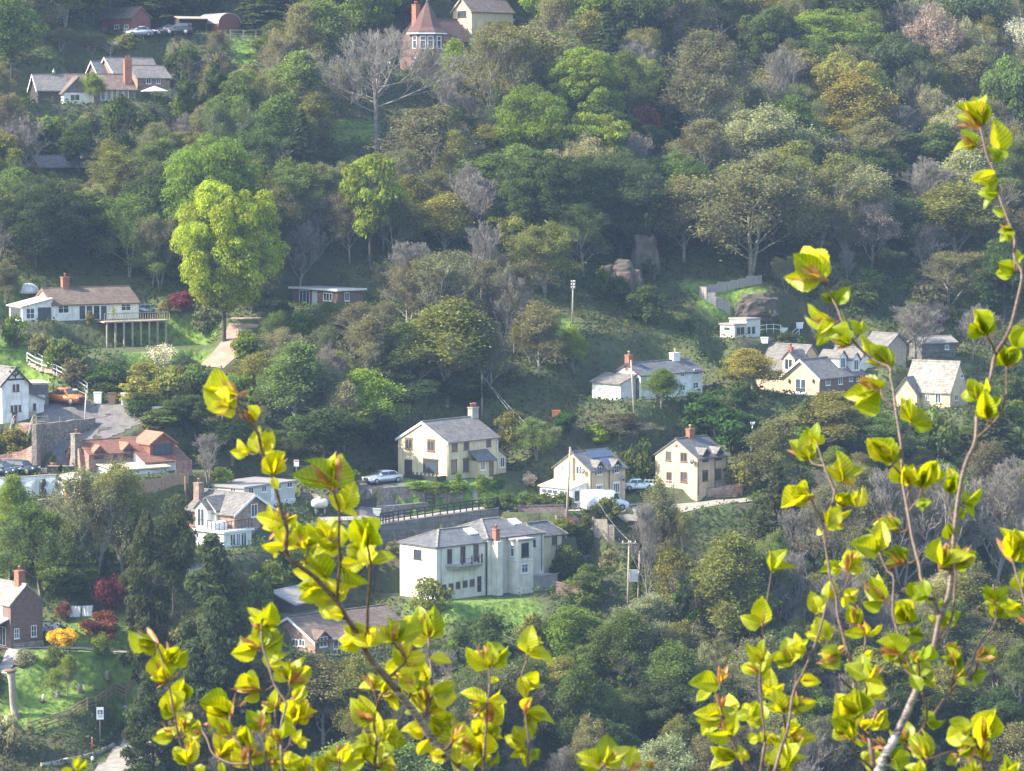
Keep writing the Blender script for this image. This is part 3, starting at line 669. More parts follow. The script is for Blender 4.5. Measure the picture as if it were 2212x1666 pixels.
h.chimney(-.35, W*.42, .9, 1.0, -1, za+.9, 'stone', 1, ro)
m = MB(); m.prism('x', [(W*.1, -1), (W*.75, -1), (W*.58, ze+.6), (W*.25, ze+.6)], -.55, -.003); h.part(m, 'chimney_breast', 'redstone')
for tx, w in ((1095, 1.3), (1415, 1.3)):
    d, u, zt, zb = h.dormer(tx, 1108 if tx < 1200 else 1080, 1200 if tx < 1200 else 1180, w, 2.4, 'newtile', 'brownwood', .5)
    h.opening('l', u-.45, u+.45, zb+.2, zt+.05, -.03, frame='darkwood', cols=2)
h.win('l', 1255, 1140, 1290, 1185, cols=2, frame='brownwood')
# big dormer
u, z = h.l(1800, 1165, -1.5); w = 3.2; zt = z+1.45
m = MB(); m.prism('y', [(u-w/2, z-.1), (u+w/2, z-.1), (u+w/2, zt), (u, zt+1.1), (u-w/2, zt)], -1.5, 2.2); d = h.part(m, 'dormer', 'orangetile')
m = MB(); m.prism('y', [(u-w/2-.2, zt-.1), (u, zt+1.12), (u+w/2+.2, zt-.1), (u+w/2+.2, zt+.05), (u, zt+1.3), (u-w/2-.2, zt+.05)], -1.8, 2.2); h.part(m, 'dormer_roof', 'newtile', d)
h.opening('l', u-1.2, u+1.2, z+.25, zt-.05, -1.5, frame='darkwood', cols=3)
h.win('l', 1755, 1275, 1855, 1345, -ho, frame='brownwood', cols=3)
# glazed lean-to
u0 = h.l(1060, 1300, -.2)[0]; u1 = LA-.1; yo = -4.3
zr1 = h.l(1400, 1228, -.01)[1]; zr0 = h.l(1450, 1305, yo)[1]; zr1 = max(zr1, zr0+.25)
m = MB(); m.prism('x', [(yo-.3, zr0-.05), (-.003, zr1), (-.003, zr1+.12), (yo-.3, zr0+.08)], u0, LA+2.3); cr = MB()
co = h.part(m, 'conservatory_roof', 'palefelt')
m = MB(); m.box(u0+.3, LA+2.0, yo, yo+.12, -1.5, .7); m.box(u0+.3, LA+2.0, yo, yo+.12, zr0-.25, zr0-.06); m.box(u0+.3, u0+.42, yo+.12, -.01, -1.5, .7)
h.part(m, 'conservatory', 'white')
n = 7; uu = np.linspace(u0+.35, LA+1.95, n+1)
for i in range(n): h.opening('l', uu[i], uu[i+1]-.002, .7, zr0-.25, yo+.05, cols=1, sill=False, fw=.06, gl=glass('pale_glass', (.3, .32, .3)))
h.pad(-1, L, -4.5, W, margin=2.5)
# --- half timbered white house at the left edge
h = HS['timber'] = House('half_timbered_house', 'white house with black timbered gable, at the left edge beside the asphalt yard', 'house', k3, 25, 800, 34)
L = h.l(320, 700)[0]; W = 8.0; ze = h.l(22, 362)[1]; za = h.l(172, 192)[1]
wo, ro = h.body(0, L, 0, W, -1.5, ze, za, 'y', 'white', 'slate2', og=.3, oe=.3, barge='darkwood')
m = MB(); zc = ze+(za-ze)*.28; xm = L/2
def rail(a, b, w=.16): m.bar((a[0], -.03, a[1]), (b[0], -.03, b[1]), .06, w)
rail((L*.16, zc), (L*.84, zc), .2); rail((xm, zc), (xm, za-.5), .16); rail((xm, zc+.3), (L*.28, zc+1.0)); rail((xm, zc+.3), (L*.72, zc+1.0)); rail((L*.33, zc+1.3), (L*.67, zc+1.3))
h.part(m, 'timber_frame', 'darkwood')
for a in ((140, 365, 168, 442), (180, 362, 213, 442), (118, 597, 146, 668), (157, 592, 193, 668), (205, 592, 233, 665)): h.win('l', *a, frame='brownwood', cols=1)
x1 = h.l(488, 700, .8)[0]; zE = h.l(480, 530, .8)[1]; zT = h.l(330, 465, .8)[1]
m = MB(); m.prism('y', [(L+.003, -1.5), (x1, -1.5), (x1, zE), (L+.003, zE+.9)], .8, 4.5); lo = h.part(m, 'side_extension', 'white')
m = MB(); m.prism('y', [(L+.003, zE+.91), (x1+.25, zE-.1), (x1+.25, zE+.05), (L+.003, zE+1.05)], .5, 4.7); h.part(m, 'extension_roof', 'slate', lo)
h.win('l', 365, 575, 398, 650, .8, frame='brownwood', cols=1)
m = MB(); m.box(x1-2.6, x1-1.2, .2, .75, -.5, 1.1); h.part(m, 'planter', 'palewood')
h.pad(0, x1, -1.0, W, margin=3)
# --- white bungalow
h = HS['bungalow'] = House('white_bungalow', 'long white bungalow with brown tiled roof and red chimney, beside the purple-red maple', 'bungalow', t01, 462, 1108, 30)
L = h.l(1200, 1020)[0]; W = 6.5; ze = h.l(462, 968)[1]; za = h.l(1135, 815, W/2)[1]; za = max(za, ze+1.4)
wo, ro = h.body(0, L, 0, W, -1.5, ze, za, 'x', 'white', 'browntile', og=.15, barge='brownwood')
x, z = h.l(562, 800, W/2); h.chimney(x, W/2, .85, .7, za-.5, max(z, za)+.9, 'brick', 1, ro)
h.win('l', 500, 975, 595, 1042, cols=2, hdr=.3); h.win('l', 1045, 960, 1130, 1020, cols=2, hdr=.3)
for i in range(4): h.win('l', 680+62*i, 972, 741+62*i, 1100, cols=1, sill=False, fw=.08)
u0 = h.l(300, 1050, -1.2)[0]; x0c = h.g(110, 1050, 0)
h.body(-3.8, -.003, .2, 4.6, -1.5, 1.75, 2.6, 'ly', 'white', 'palefelt', wname='garden_room', og=.25)
h.opening('l', -3.4, -2.3, .3, 1.6, .2, cols=2, rows=2); h.opening('l', -1.9, -.2, 0, 1.65, .2, cols=3, frame='brownwood', sill=False)
h.opening('g', .8, 4.0, .4, 1.5, -3.8, cols=4, frame='brownwood')
h.pad(-4.5, L, -1.0, W, margin=1.6); h.pad(2, L+5, -12, -4.6, dz=-3.2, margin=2.2)
# deck on posts
u0 = h.l(880, 1130, -2.4)[0]; u1 = h.l(1442, 1130, -2.4)[0]; DE = empty('timber_deck', h.l2w(u0, -3.2, -.1), h.phi, 'raised timber deck with railing and tall posts, in front of the white bungalow', 'deck')
m = MB(); n = u1-u0; m.box(0, n, 0, 2.6, -.15, 0); m.obj('deck_floor', mt('palewood'), DE)
m = MB(); m.box(0, n, -.05, .05, .9, 1.0)
for i in range(28): m.box(n*i/27-.02, n*i/27+.02, -.03, .03, 0.002, .899)
m.obj('railing', mt('palewood'), DE)
for i in range(8):
    m = MB(); x = .4+(n-.8)*i/7; m.box(x-.09, x+.09, .1, .28, -5, -.151); m.obj('post', mt('palewood'), DE)
# --- flat cabin in the wood
h = HS['cabin'] = House('flat_roofed_cabin', 'flat-roofed dark cabin with pale fascia, right of the largest yellow-green tree', 'cabin', t11, 705, 985, 42)
W = h.g(318, 870)[0]; L = h.l(922, 880)[0]; ze = h.l(705, 850)[1]
wo, ro = h.body(0, L, 0, W, -1.5, ze, ze, 'flat', 'brownbrick', 'flatroof', og=.35)
m = MB(); m.box(-.42, -.36, -.36, W+.35, ze+.0, ze+.26); m.box(-.42, L+.35, -.42, -.361, ze, ze+.26); h.part(m, 'fascia', 'whitepaint')
h.win('g', 375, 840, 465, 968, cols=3, fw=.1, sill=False); h.win('g', 582, 865, 660, 935, cols=3, fw=.1); h.win('g', 487, 850, 530, 978, frame='upvc', solid=1)
h.win('l', 765, 862, 805, 935, cols=2)
h.pad(-1, L, -.6, W, margin=3)
# --- top left bungalow
h = HS['topleft'] = House('brick_chimney_bungalow', 'brown-roofed bungalow with tall orange brick chimney and glazed garden doors, upper left', 'bungalow', t00, 550, 900, 22)
L = h.l(1175, 850)[0]; h.L = L; W = 6.0; ze = h.l(900, 772)[1]; za = h.l(900, 650, W/2)[1]
wo, ro = h.body(1.0, L, 0, W, -1.5, ze, za, 'x', 'stone', 'browntile', og=.1)
for a in ((868, 778, 912, 868), (920, 778, 962, 868), (970, 776, 1012, 866), (1020, 775, 1062, 865), (1068, 774, 1110, 864)): h.win('l', *a, cols=1, sill=False, fw=.09)
xg0, xg1 = h.l(552, 850, -1.2)[0], h.l(805, 850, -1.2)[0]; xm = (xg0+xg1)/2; zE = h.l(560, 800, -1.2)[1]; zA = h.l(680, 672, -1.2)[1]
m = MB(); m.prism('y', [(xg0, -1.5), (xg1, -1.5), (xg1, zE), (xm, zA), (xg0, zE)], -1.2, W*.5); d = h.part(m, 'front_gable', 'white')
t = (zA-zE)/((xg1-xg0)/2)
m = MB(); m.prism('y', [(xg0-.3, zE-.3*t+.01), (xm, zA+.01), (xg1+.3, zE-.3*t+.01), (xg1+.3, zE-.3*t+.17), (xm, zA+.18), (xg0-.3, zE-.3*t+.17)], -1.5, W*.55); h.part(m, 'gable_roof', 'browntile', d)
m = MB(); m.prism('y', [(xg0+.1, zE), (xg1-.1, zE), (xm, zA-.15)], -1.24, -1.203); h.part(m, 'gable_tiles', 'slate2', d)
h.win('l', 605, 815, 690, 872, -1.2, cols=2)
x0 = h.l(330, 850, .8)[0]
wo, r3 = h.body(x0, 1.0-.003, .8, W-.6, -1.5, ze-.1, za-.1, 'x', 'darkwood', 'slate2', og=.3, barge='whitepaint', wname='left_wing')
x, z = h.l(1102, 520, 1.2); h.chimney(x, 1.2, 1.0, .8, -1, z, 'brick', 2, ro)
x, z = h.l(465, 625, W/2); m = MB(); m.lathe([(.2, 0), (.22, .4), (.1, .5), (.05, .8)], (x, W/2, za+.1), 8); h.part(m, 'roof_finial', 'metal', r3)
h.pad(x0, L, -1.5, W, margin=4)
h = HS['topleft2'] = House('stone_house', 'stone house with several slate roofs, behind the tall orange brick chimney', 'house', t00, 1190, 775, 30)
L = h.l(1470, 720)[0]; ze = h.l(1190, 672)[1]; za = h.l(1200, 580, 2.8)[1]
h.body(0, L, 0, 5.6, -1.5, ze, max(za, ze+1.6), 'x', 'redstone', 'slate2')
zE = ze+.6; h.body(-1, L+1, 5.62, 12, -1.5, zE, zE+2.2, 'x', 'redstone', 'slate2', barge='whitepaint', wname='rear_wall')
h.win('l', 1262, 668, 1305, 725, cols=2); h.win('l', 1350, 680, 1385, 725, cols=2)
x0 = h.l(860, 640, 7.5)[0]; x1 = h.l(1060, 640, 7.5)[0]
h.body(x0, x1, 7.5, 12.5, -1.5, ze+.2, ze+2.3, 'x', 'brownbrick', 'slate', barge='whitepaint', wname='left_wall')
h.pad(x0, L+1, 0, 12, margin=4)
# --- turret house
h = HS['turret'] = House('turret_house', 'brick house with a pointed red turret roof and white sash windows, at the top', 'house', t10, 1475, 640, 45)
cx, cy = 2.1, 2.1; r8 = 2.65; zE = h.l(1475, 282, 0)[1]; zt = zE
def oct_(r_, z): return [(cx+r_*math.cos(R(22.5+45*i)), cy+r_*math.sin(R(22.5+45*i)), z) for i in range(8)]
m = MB(); m.add(oct_(r8, -2)+oct_(r8, zE), [tuple(reversed(range(8))), tuple(range(8, 16))]+[(i, (i+1) % 8, (i+1) % 8+8, i+8) for i in range(8)]); tw = h.part(m, 'turret', 'brownbrick')
prof = [(r8+.45, zE), (r8+.45, zE+.12), (r8*.86, zE+.9), (r8*.62, zE+2.0), (r8*.34, zE+3.3), (r8*.1, zE+4.3), (.03, zE+4.6)]
m = MB(); vs = []; fs = []
for r_, z in prof: vs += oct_(r_, z)
for j in range(len(prof)-1): fs += [(j*8+i, j*8+(i+1) % 8, (j+1)*8+(i+1) % 8, (j+1)*8+i) for i in range(8)]
fs += [tuple(reversed(range(8))), tuple(range((len(prof)-1)*8, len(prof)*8))]; m.add(vs, fs); ro = h.part(m, 'turret_roof', 'oldtile')
m = MB(); m.lathe([(.06, 0), (.12, .2), (.05, .3), (.09, .55), (.02, 1.4)], (cx, cy, zE+4.55), 6); h.part(m, 'finial', 'metal', ro)
m = MB(); vs = oct_(r8+.5, zE-.18)+oct_(r8+.5, zE-.001); m.add(vs, [tuple(reversed(range(8))), tuple(range(8, 16))]+[(i, (i+1) % 8, (i+1) % 8+8, i+8) for i in range(8)]); h.part(m, 'cornice', 'whitepaint', tw)
ap = r8*math.cos(R(22.5))
for k, ang in enumerate((180, 225, 270)):
    for (z1, z0) in ((zE-.45, zE-2.3), (zE-3.6, zE-5.3)):
        for du in ((-.55, .55) if ang == 225 else (0,)):
            d = Vector((math.cos(R(ang)), math.sin(R(ang)), 0)); tn = Vector((-d.y, d.x, 0)); c = Vector((cx, cy, 0))+d*ap+tn*du
            def bb(mb, a0, a1, b0, b1, d0, d1):
                v = [c+tn*a+d*dd+Vector((0, 0, z)) for z in (b0, b1) for a, dd in ((a0, d0), (a1, d0), (a1, d1), (a0, d1))]
                mb.add(v, [(0, 3, 2, 1), (4, 5, 6, 7), (0, 1, 5, 4), (1, 2, 6, 5), (2, 3, 7, 6), (3, 0, 4, 7)])
            f = MB(); hw = .44
            bb(f, -hw, hw, z1-.1, z1, -.02, .07); bb(f, -hw, hw, z0, z0+.1, -.02, .1); bb(f, -hw, -hw+.1, z0+.1, z1-.1, -.02, .07); bb(f, hw-.1, hw, z0+.1, z1-.1, -.02, .07); bb(f, -hw+.1, hw-.1, (z0+z1)/2+.25, (z0+z1)/2+.33, -.02, .06)
            fo = h.part(f, 'window', 'upvc'); p = MB(); bb(p, -hw+.1, hw-.1, z0+.1, z1-.1, -.01, .015); h.part(p, 'pane', glass(), fo)
h.body(3.6, 12, 3.2, 9.5, -2, zE-.9, zE+2.2, 'x', 'brownbrick', 'oldtile', og=.1)
m = MB(); m.box(7.5, 8.6, 2.6, 3.1, zE-.9, zE-.5)
h.chimney(3.9, 6.35, .9, .9, zE, zE+4.2, 'brick', 2)
h.body(12.01, 17, 4.2, 9, -2, zE-.4, zE+1.4, 'x', 'redstone', 'slate', wname='side_wall')
h.pad(0, 17, 0, 9.5, margin=4)
h = HS['ochre'] = House('ochre_gable_house', 'ochre rendered gable and brown roof, at the top edge behind the turret house', 'house', t10, 1862, 250, 40)
h.c = at0(*t10(1862, 330)); 
W = h.g(1700, 130)[0]; zE = h.l(1862, 95)[1]; zA = h.g(1780, 40)[1]; h.o.location = h.c
h.body(0, 8, 0, W, -2, zE, zE+1.9, 'x', 'cream2', 'browntile', barge='palewood'); h.win('g', 1745, 95, 1818, 150, frame='darkwood', cols=4, rows=1)
h.pad(0, 8, 0, W, margin=3)
# --- stone house bottom left
h = HS['gable'] = House('brown_gable_house', 'brown stone house with slate roof and red chimney, at the bottom left edge', 'house', t03, 95, 612, 42)
L = h.l(372, 500)[0]; W = 8; ze = h.l(97, 228)[1]; za = h.l(240, 62)[1]
wo, ro = h.body(0, L, 0, W, -1.5, ze, za, 'y', 'brownbrick', 'stoneslate', og=.12, oe=.2)
h.chimney(L/2, 1.2, .8, .8, za-.5, za+1.3, 'brick', 1, ro)
h.win('l', 268, 405, 315, 505, frame='upvc', cols=2, rows=2); h.win('l', 122, 432, 165, 520, frame='upvc', cols=2, rows=2)
h.win('g', 0, 235, 25, 335, frame='upvc', cols=2, rows=3)
zr = h.g(60, 470, -2.0)[1]
m = MB(); m.prism('y', [(-2.3, zr), (-.003, zr+.8), (-.003, zr+.92), (-2.3, zr+.12)], .3, W); po = h.part(m, 'porch_roof', 'whitepaint')
m = MB(); m.box(-2.0, -.003, .5, W, -.9, 0); [m.box(-2.05, -1.93, .5+i*1.6, .62+i*1.6, 0, zr) for i in range(4)]; h.part(m, 'porch', 'darkwood')
h.opening('g', .9, 2.0, .2, 2.1, 0, cols=2, sill=False)
h.pad(-3, L, -1.5, W, margin=4)
# --- lodge with deck, half hidden by beech leaves
h = HS['lodge'] = House('brick_lodge', 'low brick lodge with brown roof, white trim and balcony deck, half hidden by beech leaves', 'lodge', t13, 512, 650, 42)
W = h.g(290, 560)[0]*2; L = 12.5; ze = h.l(514, 552)[1]; za = h.g(300, 425, 0)[1]
wo, ro = h.body(0, L, 0, W, -1.5, ze, max(za, ze+2), 'x', 'redstone', 'browntile', og=.25, barge='whitepaint')
h.win('g', 310, 525, 370, 585, cols=2); h.win('g', 372, 528, 425, 588, cols=2)
d, u, zt, zb = h.dormer(580, 520, 600, 1.7, 3, 'browntile', 'brownbrick', .45); h.opening('l', u-.5, u+.5, zb+.1, zt+.2, -.03, cols=2)
h.win('l', 665, 515, 712, 610, cols=1); h.win('l', 790, 520, 875, 590, cols=3)
m = MB(); m.box(.5, L, -2.4, -.003, -.25, -.05); dk = h.part(m, 'deck', 'darkwood')
m = MB(); m.box(.5, L, -2.4, -2.34, .85, .93); [m.box(.5+i*.5-.02, .5+i*.5+.02, -2.39, -2.35, -.049, .849) for i in range(25)]; h.part(m, 'railing', 'metal', dk)
for i in range(5):
    m = MB(); x = .7+i*(L-1)/4; m.box(x-.1, x+.1, -2.3, -2.1, -4.5, -.251); h.part(m, 'post', 'darkwood', dk)
h.pad(0, L, 0, W, margin=3)
h = HS['mono'] = House('mono_pitch_shed', 'dark shed with a pale single-slope roof, left above the brick lodge', 'shed', t13, 330, 300, 60)
h.body(0, 6, 0, 3, -1.5, .9, 2.0, 'lx', 'darkwood', 'flatroof', barge=None); h.pad(0, 6, 0, 3, margin=2)
h = HS['garden_shed'] = House('low_shed', 'low dark shed roof between the two dark conifers', 'shed', t03, 1560, 90, 40)
h.body(-1.5, 3.5, 0, 3, -1, 1.2, 1.9, 'x', 'darkwood', 'slate'); h.pad(-1, 3, 0, 3, margin=2)
# --- small sheds up the slope
h = HS['shed1'] = House('slate_roofed_shed', 'long low shed with a plain grey roof, under trees below the upper left bungalow', 'shed', t00, 600, 1500, 30)
h.body(-4, 3.2, 0, 4.2, -1, .9, 2.2, 'x', 'darkwood', 'slate2'); h.pad(-4, 3, 0, 4, margin=2)
h = HS['brownhut'] = House('brown_hut', 'red-brown wooden hut with two small white windows, top left behind the fence', 'hut', t00, 1140, 305, 35)
h.body(0, 3, 0, 9, -1, 2.6, 3.9, 'y', 'redcabin', 'browntile'); 
for a in ((990, 215, 1030, 250), (1075, 215, 1110, 250)): h.win('g', *a, frame='upvc', cols=2)
h.pad(0, 3, 0, 9, margin=3)
h = HS['barrel'] = House('barrel_roofed_shed', 'red-ended shed with a rounded grey metal roof, top left beside the post fence', 'shed', t00, 1900, 300, 40)
pr = [(-.2, 0)]+[(1.8-2.0*math.cos(math.pi*i/12), 1.6+1.5*math.sin(math.pi*i/12)) for i in range(13)]+[(3.8, 0)]
m = MB(); m.prism('y', [(a*.97+.05, b-.06) for a, b in pr], .1, 5.4); h.part(m, 'wall', 'redcabin')
m = MB(); pr2 = [(1.8-2.05*math.cos(math.pi*i/12), 1.6+1.55*math.sin(math.pi*i/12)) for i in range(13)]
m.prism('y', pr2+[(1.8-1.95*math.cos(math.pi*i/12), 1.6+1.46*math.sin(math.pi*i/12)) for i in range(12, -1, -1)], 0, 5.5); h.part(m, 'roof', 'galv')
h.pad(0, 4, 0, 5.5, margin=3)
h = HS['carport'] = House('open_carport', 'small open-fronted carport with a pale sloping roof, left of the barrel-roofed shed', 'carport', t00, 1790, 290, 20)
m = MB(); m.box(-4, 0, 2.4, 2.5, 0, 2.2)
for x in (-4, 0): m.box(x-.06, x+.06, 0, .12, -.5, 2.0); m.box(x-.1, x-.02, .12, 2.4, -.5, 2.1)
h.part(m, 'frame', 'darkwood'); m = MB(); m.prism('x', [(-.3, 2.0), (2.6, 2.4), (2.6, 2.5), (-.3, 2.1)], -4.2, .2); h.part(m, 'roof', 'palewood'); h.pad(-4, 0, 0, 2.5, margin=2)
# --- grey summer house with deck on the right bank
h = HS['summer'] = House('grey_summer_house', 'pale grey garden building with an open window hatch and dark openings, beside the white-railed deck', 'garden building', k4, 620, 1165, 40)
W = h.g(378, 1080)[0]; L = h.l(1050, 1080)[0]; ze = h.l(622, 1010)[1]
h.body(0, L*.45, 0, W, -3.2, ze, ze, 'flat', 'greypanel', 'flatroof', og=.12)
h.body(L*.45+.01, L, -.1, W+.4, -3.2, ze+.6, ze+.6, 'flat', 'greypanel', 'flatroof', og=.1, wname='tall_wall')
y0, z0 = h.g(448, 1095); y1, z1 = h.g(552, 1035); h.opening('g', y0, y1, z0, z1, frame='greypanel', cols=1)
for f in (.1, .26, .5, .68): m = MB(); m.box(L*f, L*f+.45, -.16, -.1+(0 if f > .45 else .13), 0, ze-.25); h.part(m, 'opening', 'black')
h.pad(0, L, 0, W, dz=-.4, margin=3)
h = HS['woodshed'] = House('boarded_shed', 'dark boarded shed with one small window, above the lichened roof', 'shed', tile(3, 1), 1330, 1430, 25)
h.body(0, 5, 0, 3, -1.5, 1.9, 2.5, 'x', 'greywall', 'flatroof'); h.opening('l', 3.4, 4.0, 1.0, 1.6); h.pad(0, 5, 0, 3, margin=2)
h = HS['boarded2'] = House('boarded_barn', 'brown boarded barn end behind the beech leaves, left of the lichened roof', 'barn', tile(3, 1), 1040, 1520, 40)
h.body(0, 3.2, 0, 4, -1.5, 3.0, 4.2, 'y', 'palewood', 'slate2'); h.pad(0, 3, 0, 4, margin=2)
# ------------------------------------------------------------------ level places, roads
def pxpoly(k, pts, f=at0): return [f(*k(*p)) for p in pts]
IDK = lambda x, y: (x, y)
SHEETS = []
def plane_area(k, pts, ref, gy, gx=0, margin=3):
    """sloping plane through the ground at ref; returns world polygon"""
    p0 = at0(*k(*ref)); n = Vector((-gx, -gy, 1)).normalized()
    P = [hitplane(*k(*q), p0, n) for q in pts]
    pad([(p.x, p.y) for p in P], p0.z, gx, gy, (p0.x, p0.y), margin)
    return P, p0, n
# asphalt yard (crop 3 coordinates)
YARD, yp0, yn = plane_area(k3, [(470, 590), (900, 560), (1250, 575), (1560, 600), (1790, 660), (1760, 720), (1480, 770), (1330, 850), (1150, 900), (1060, 830), (1040, 760), (1000, 730), (800, 760), (560, 790), (380, 780), (480, 700)], (900, 660), .30)
DRIVE, dp0, dn = plane_area(k3, [(1075, 800), (1330, 850), (1150, 900), (1020, 985), (900, 1030), (720, 1170), (560, 1290), (420, 1330), (405, 1300), (420, 1190), (560, 1060), (900, 900)], (800, 1050), .34)
CARS_P, cp0, cn = plane_area(k3, [(0, 1290), (100, 1230), (420, 1300), (900, 1290), (900, 1330), (480, 1372), (0, 1392)], (200, 1370), .10, 0, 2)
LOWROAD, lr0, lrn = plane_area(IDK, [(205, 1666), (225, 1640), (262, 1600), (292, 1565), (330, 1560), (330, 1700), (200, 1700)], (262, 1640), .05, 0, 2)
SILVER, sp0, sn = plane_area(IDK, [(770, 1040), (800, 1030), (862, 1030), (872, 1045), (862, 1072), (800, 1078), (770, 1075)], (825, 1046), .10, 0, 2)
def lane_pts(pts): return [at0(*p) for p in pts]
LANES = []
def lane(pts, w, mat, name, label=None):
    P = [at0(*p) for p in pts]; Q = []
    for i in range(len(P)-1):
        n = max(2, int((P[i+1]-P[i]).length/1.5))
        for j in range(n): Q.append(P[i].lerp(P[i+1], j/n))
    Q.append(P[-1])
    for _ in range(6): Q = [Q[0]]+[(Q[i-1]+Q[i]*2+Q[i+1])/4 for i in range(1, len(Q)-1)]+[Q[-1]]
    LANES.append((Q, w, mat, name))
    for i in range(0, len(Q)-1):
        a, b = Q[i], Q[i+1]; d = (b-a).normalized(); s = Vector((-d.y, d.x, 0)).normalized()*(w/2+.2)
        pad([(v.x, v.y) for v in (a-s, b-s, b+s, a+s)], (a.z+b.z)/2, 0, 0, (0, 0), 1.2)
lane([(690, 1122), (800, 1122), (900, 1113), (1000, 1104), (1090, 1100), (1240, 1103), (1330, 1098), (1430, 1090), (1620, 1078)], 3.4, 'lane', 'lane')
lane([(1380, 1150), (1420, 1118), (1500, 1098), (1600, 1082)], 3.0, 'lane', 'track')
lane([(455, 805), (480, 785), (505, 762), (520, 745), (528, 715), (532, 680)], 3.6, 'dirt', 'dirt_track')
lane([(0, 1470), (25, 1440), (35, 1416), (20, 1395), (60, 1398), (180, 1398), (320, 1412)], 1.4, 'concrete', 'garden_path')
# the long retaining wall under the lane: its foot is cut into the slope
RWH = 3.0
WALLTOP = []
for a, b in ((-120, 372), (0, 338), (280, 285), (630, 236), (890, 203), (1180, 197)):
    p = at0(*k1(a, b)); WALLTOP.append(p)
_q = [WALLTOP[0]]
for i in range(len(WALLTOP)-1): _q += [WALLTOP[i].lerp(WALLTOP[i+1], j/4) for j in range(1, 5)]
for _ in range(4): _q = [_q[0]]+[(_q[i-1]+_q[i]*2+_q[i+1])/4 for i in range(1, len(_q)-1)]+[_q[-1]]
WALLTOP = _q
_A = np.array([(p.x, p.y, 1) for p in WALLTOP]); _c = np.linalg.lstsq(_A[:, [0, 2]], np.array([p.z for p in WALLTOP]), rcond=None)[0]
for p in WALLTOP: p.z = _c[0]*p.x+_c[1]
_f = [(p.x, p.y) for p in WALLTOP]
pad([(x, y+.5) for x, y in _f]+[(x, y+3.6) for x, y in reversed(_f)], _c[1]+.1, _c[0], margin=.6)
pad([(x, y-2.4) for x, y in _f]+[(x, y-4.5) for x, y in reversed(_f)], _c[1]-RWH, _c[0], margin=.35)
LAWNS = [  # (polygon in picture units, brightness of the grass)
 [(0, 735), (75, 775), (150, 810), (80, 835), (0, 790)],
 [(280, 770), (430, 768), (440, 782), (300, 795)], [(355, 690), (430, 692), (420, 715), (360, 710)],
 [(900, 1300), (1010, 1293), (1150, 1310), (1130, 1345), (1060, 1350), (960, 1330)],
 [(1170, 690), (1230, 700), (1190, 730)], 
 [(510, 95), (570, 90), (580, 125), (520, 130)], [(700, 270), (800, 268), (800, 300), (730, 300)],
 [(40, 1480), (130, 1400), (300, 1440), (250, 1500), (90, 1560), (0, 1560)], [(170, 1350), (260, 1340), (300, 1420), (200, 1410)],
 [(1480, 615), (1640, 625), (1570, 665), (1520, 660)], [(1380, 1440), (1490, 1430), (1480, 1480), (1380, 1470)],
 
 [(850, 1040), (1000, 1042), (1010, 1060), (880, 1070)], [(1040, 1050), (1230, 1070), (1200, 1090), (1030, 1085)],
 [(0, 1230), (30, 1220), (40, 1180), (0, 1150)],
 [(0, 600), (40, 640), (0, 650)], [(430, 735), (300, 720), (460, 720)]]
build_grid()
def build_ground():
    nx, ny = len(GX), len(GY)
    X, Y = np.meshgrid(GX, GY, indexing='ij'); V = np.stack([X, Y, GZ], -1).reshape(-1, 3)
    i, j = np.meshgrid(np.arange(nx-1), np.arange(ny-1), indexing='ij'); a = (i*ny+j).ravel()
    F = np.stack([a, a+ny, a+ny+1, a+1], -1)
    lawn = np.zeros(X.shape)
    for P in LAWNS:
        w = np.array([(p.x, p.y) for p in (at(*q) for q in P)])
        lo, hi = w.min(0)-3, w.max(0)+3
        ix = np.where((GX > lo[0]) & (GX < hi[0]))[0]; iy = np.where((GY > lo[1]) & (GY < hi[1]))[0]
        if len(ix) < 2 or len(iy) < 2: continue
        sl = (slice(ix[0], ix[-1]+1), slice(iy[0], iy[-1]+1))
        lawn[sl] = np.maximum(lawn[sl], 1-smooth(polydist(w, X[sl], Y[sl])/2.0))
    global LAWNG; LAWNG = lawn
    m, nt, out = nodes('ground_cover'); L = nt.links.new
    b = N(nt, 'ShaderNodeBsdfPrincipled'); L(b.outputs[0], out.inputs[0]); b.inputs['Roughness'].default_value = .95
    tc = N(nt, 'ShaderNodeTexCoord'); n1 = N(nt, 'ShaderNodeTexNoise'); n1.inputs['Scale'].default_value = .12; n1.inputs['Detail'].default_value = 8; L(tc.outputs['Object'], n1.inputs['Vector'])
    n2 = N(nt, 'ShaderNodeTexNoise'); n2.inputs['Scale'].default_value = 1.4; n2.inputs['Detail'].default_value = 6; L(tc.outputs['Object'], n2.inputs['Vector'])
    wild = N(nt, 'ShaderNodeMixRGB'); L(ramp(nt, n1.outputs[0], (0, 0, 0), (1, 1, 1), .4, .6), wild.inputs[0])
    L(ramp(nt, n2.outputs[0], (.05, .065, .02), (.09, .11, .03)), wild.inputs[1]); L(ramp(nt, n2.outputs[0], (.075, .055, .035), (.05, .07, .02)), wild.inputs[2])
    gr = ramp(nt, n2.outputs[0], (.065, .125, .014), (.20, .285, .04), .34, .66)
    at_ = N(nt, 'ShaderNodeAttribute', attribute_name='lawn'); mx = N(nt, 'ShaderNodeMixRGB'); L(at_.outputs['Fac'], mx.inputs[0]); L(wild.outputs[0], mx.inputs[1]); L(gr, mx.inputs[2])
    L(mx.outputs[0], b.inputs['Base Color'])
    bp = N(nt, 'ShaderNodeBump'); bp.inputs['Strength'].default_value = .7; bp.inputs['Distance'].default_value = .4; L(n2.outputs[0], bp.inputs['Height']); L(bp.outputs[0], b.inputs['Normal'])
    me = np_mesh('hillside', V, F, m, {'lawn': ('POINT', lawn.ravel())})
    o = bpy.data.objects.new('hillside', me); col.objects.link(o); tag(o, kind='structure')
    me.polygons.foreach_set('use_smooth', np.ones(len(F), bool))
build_ground()
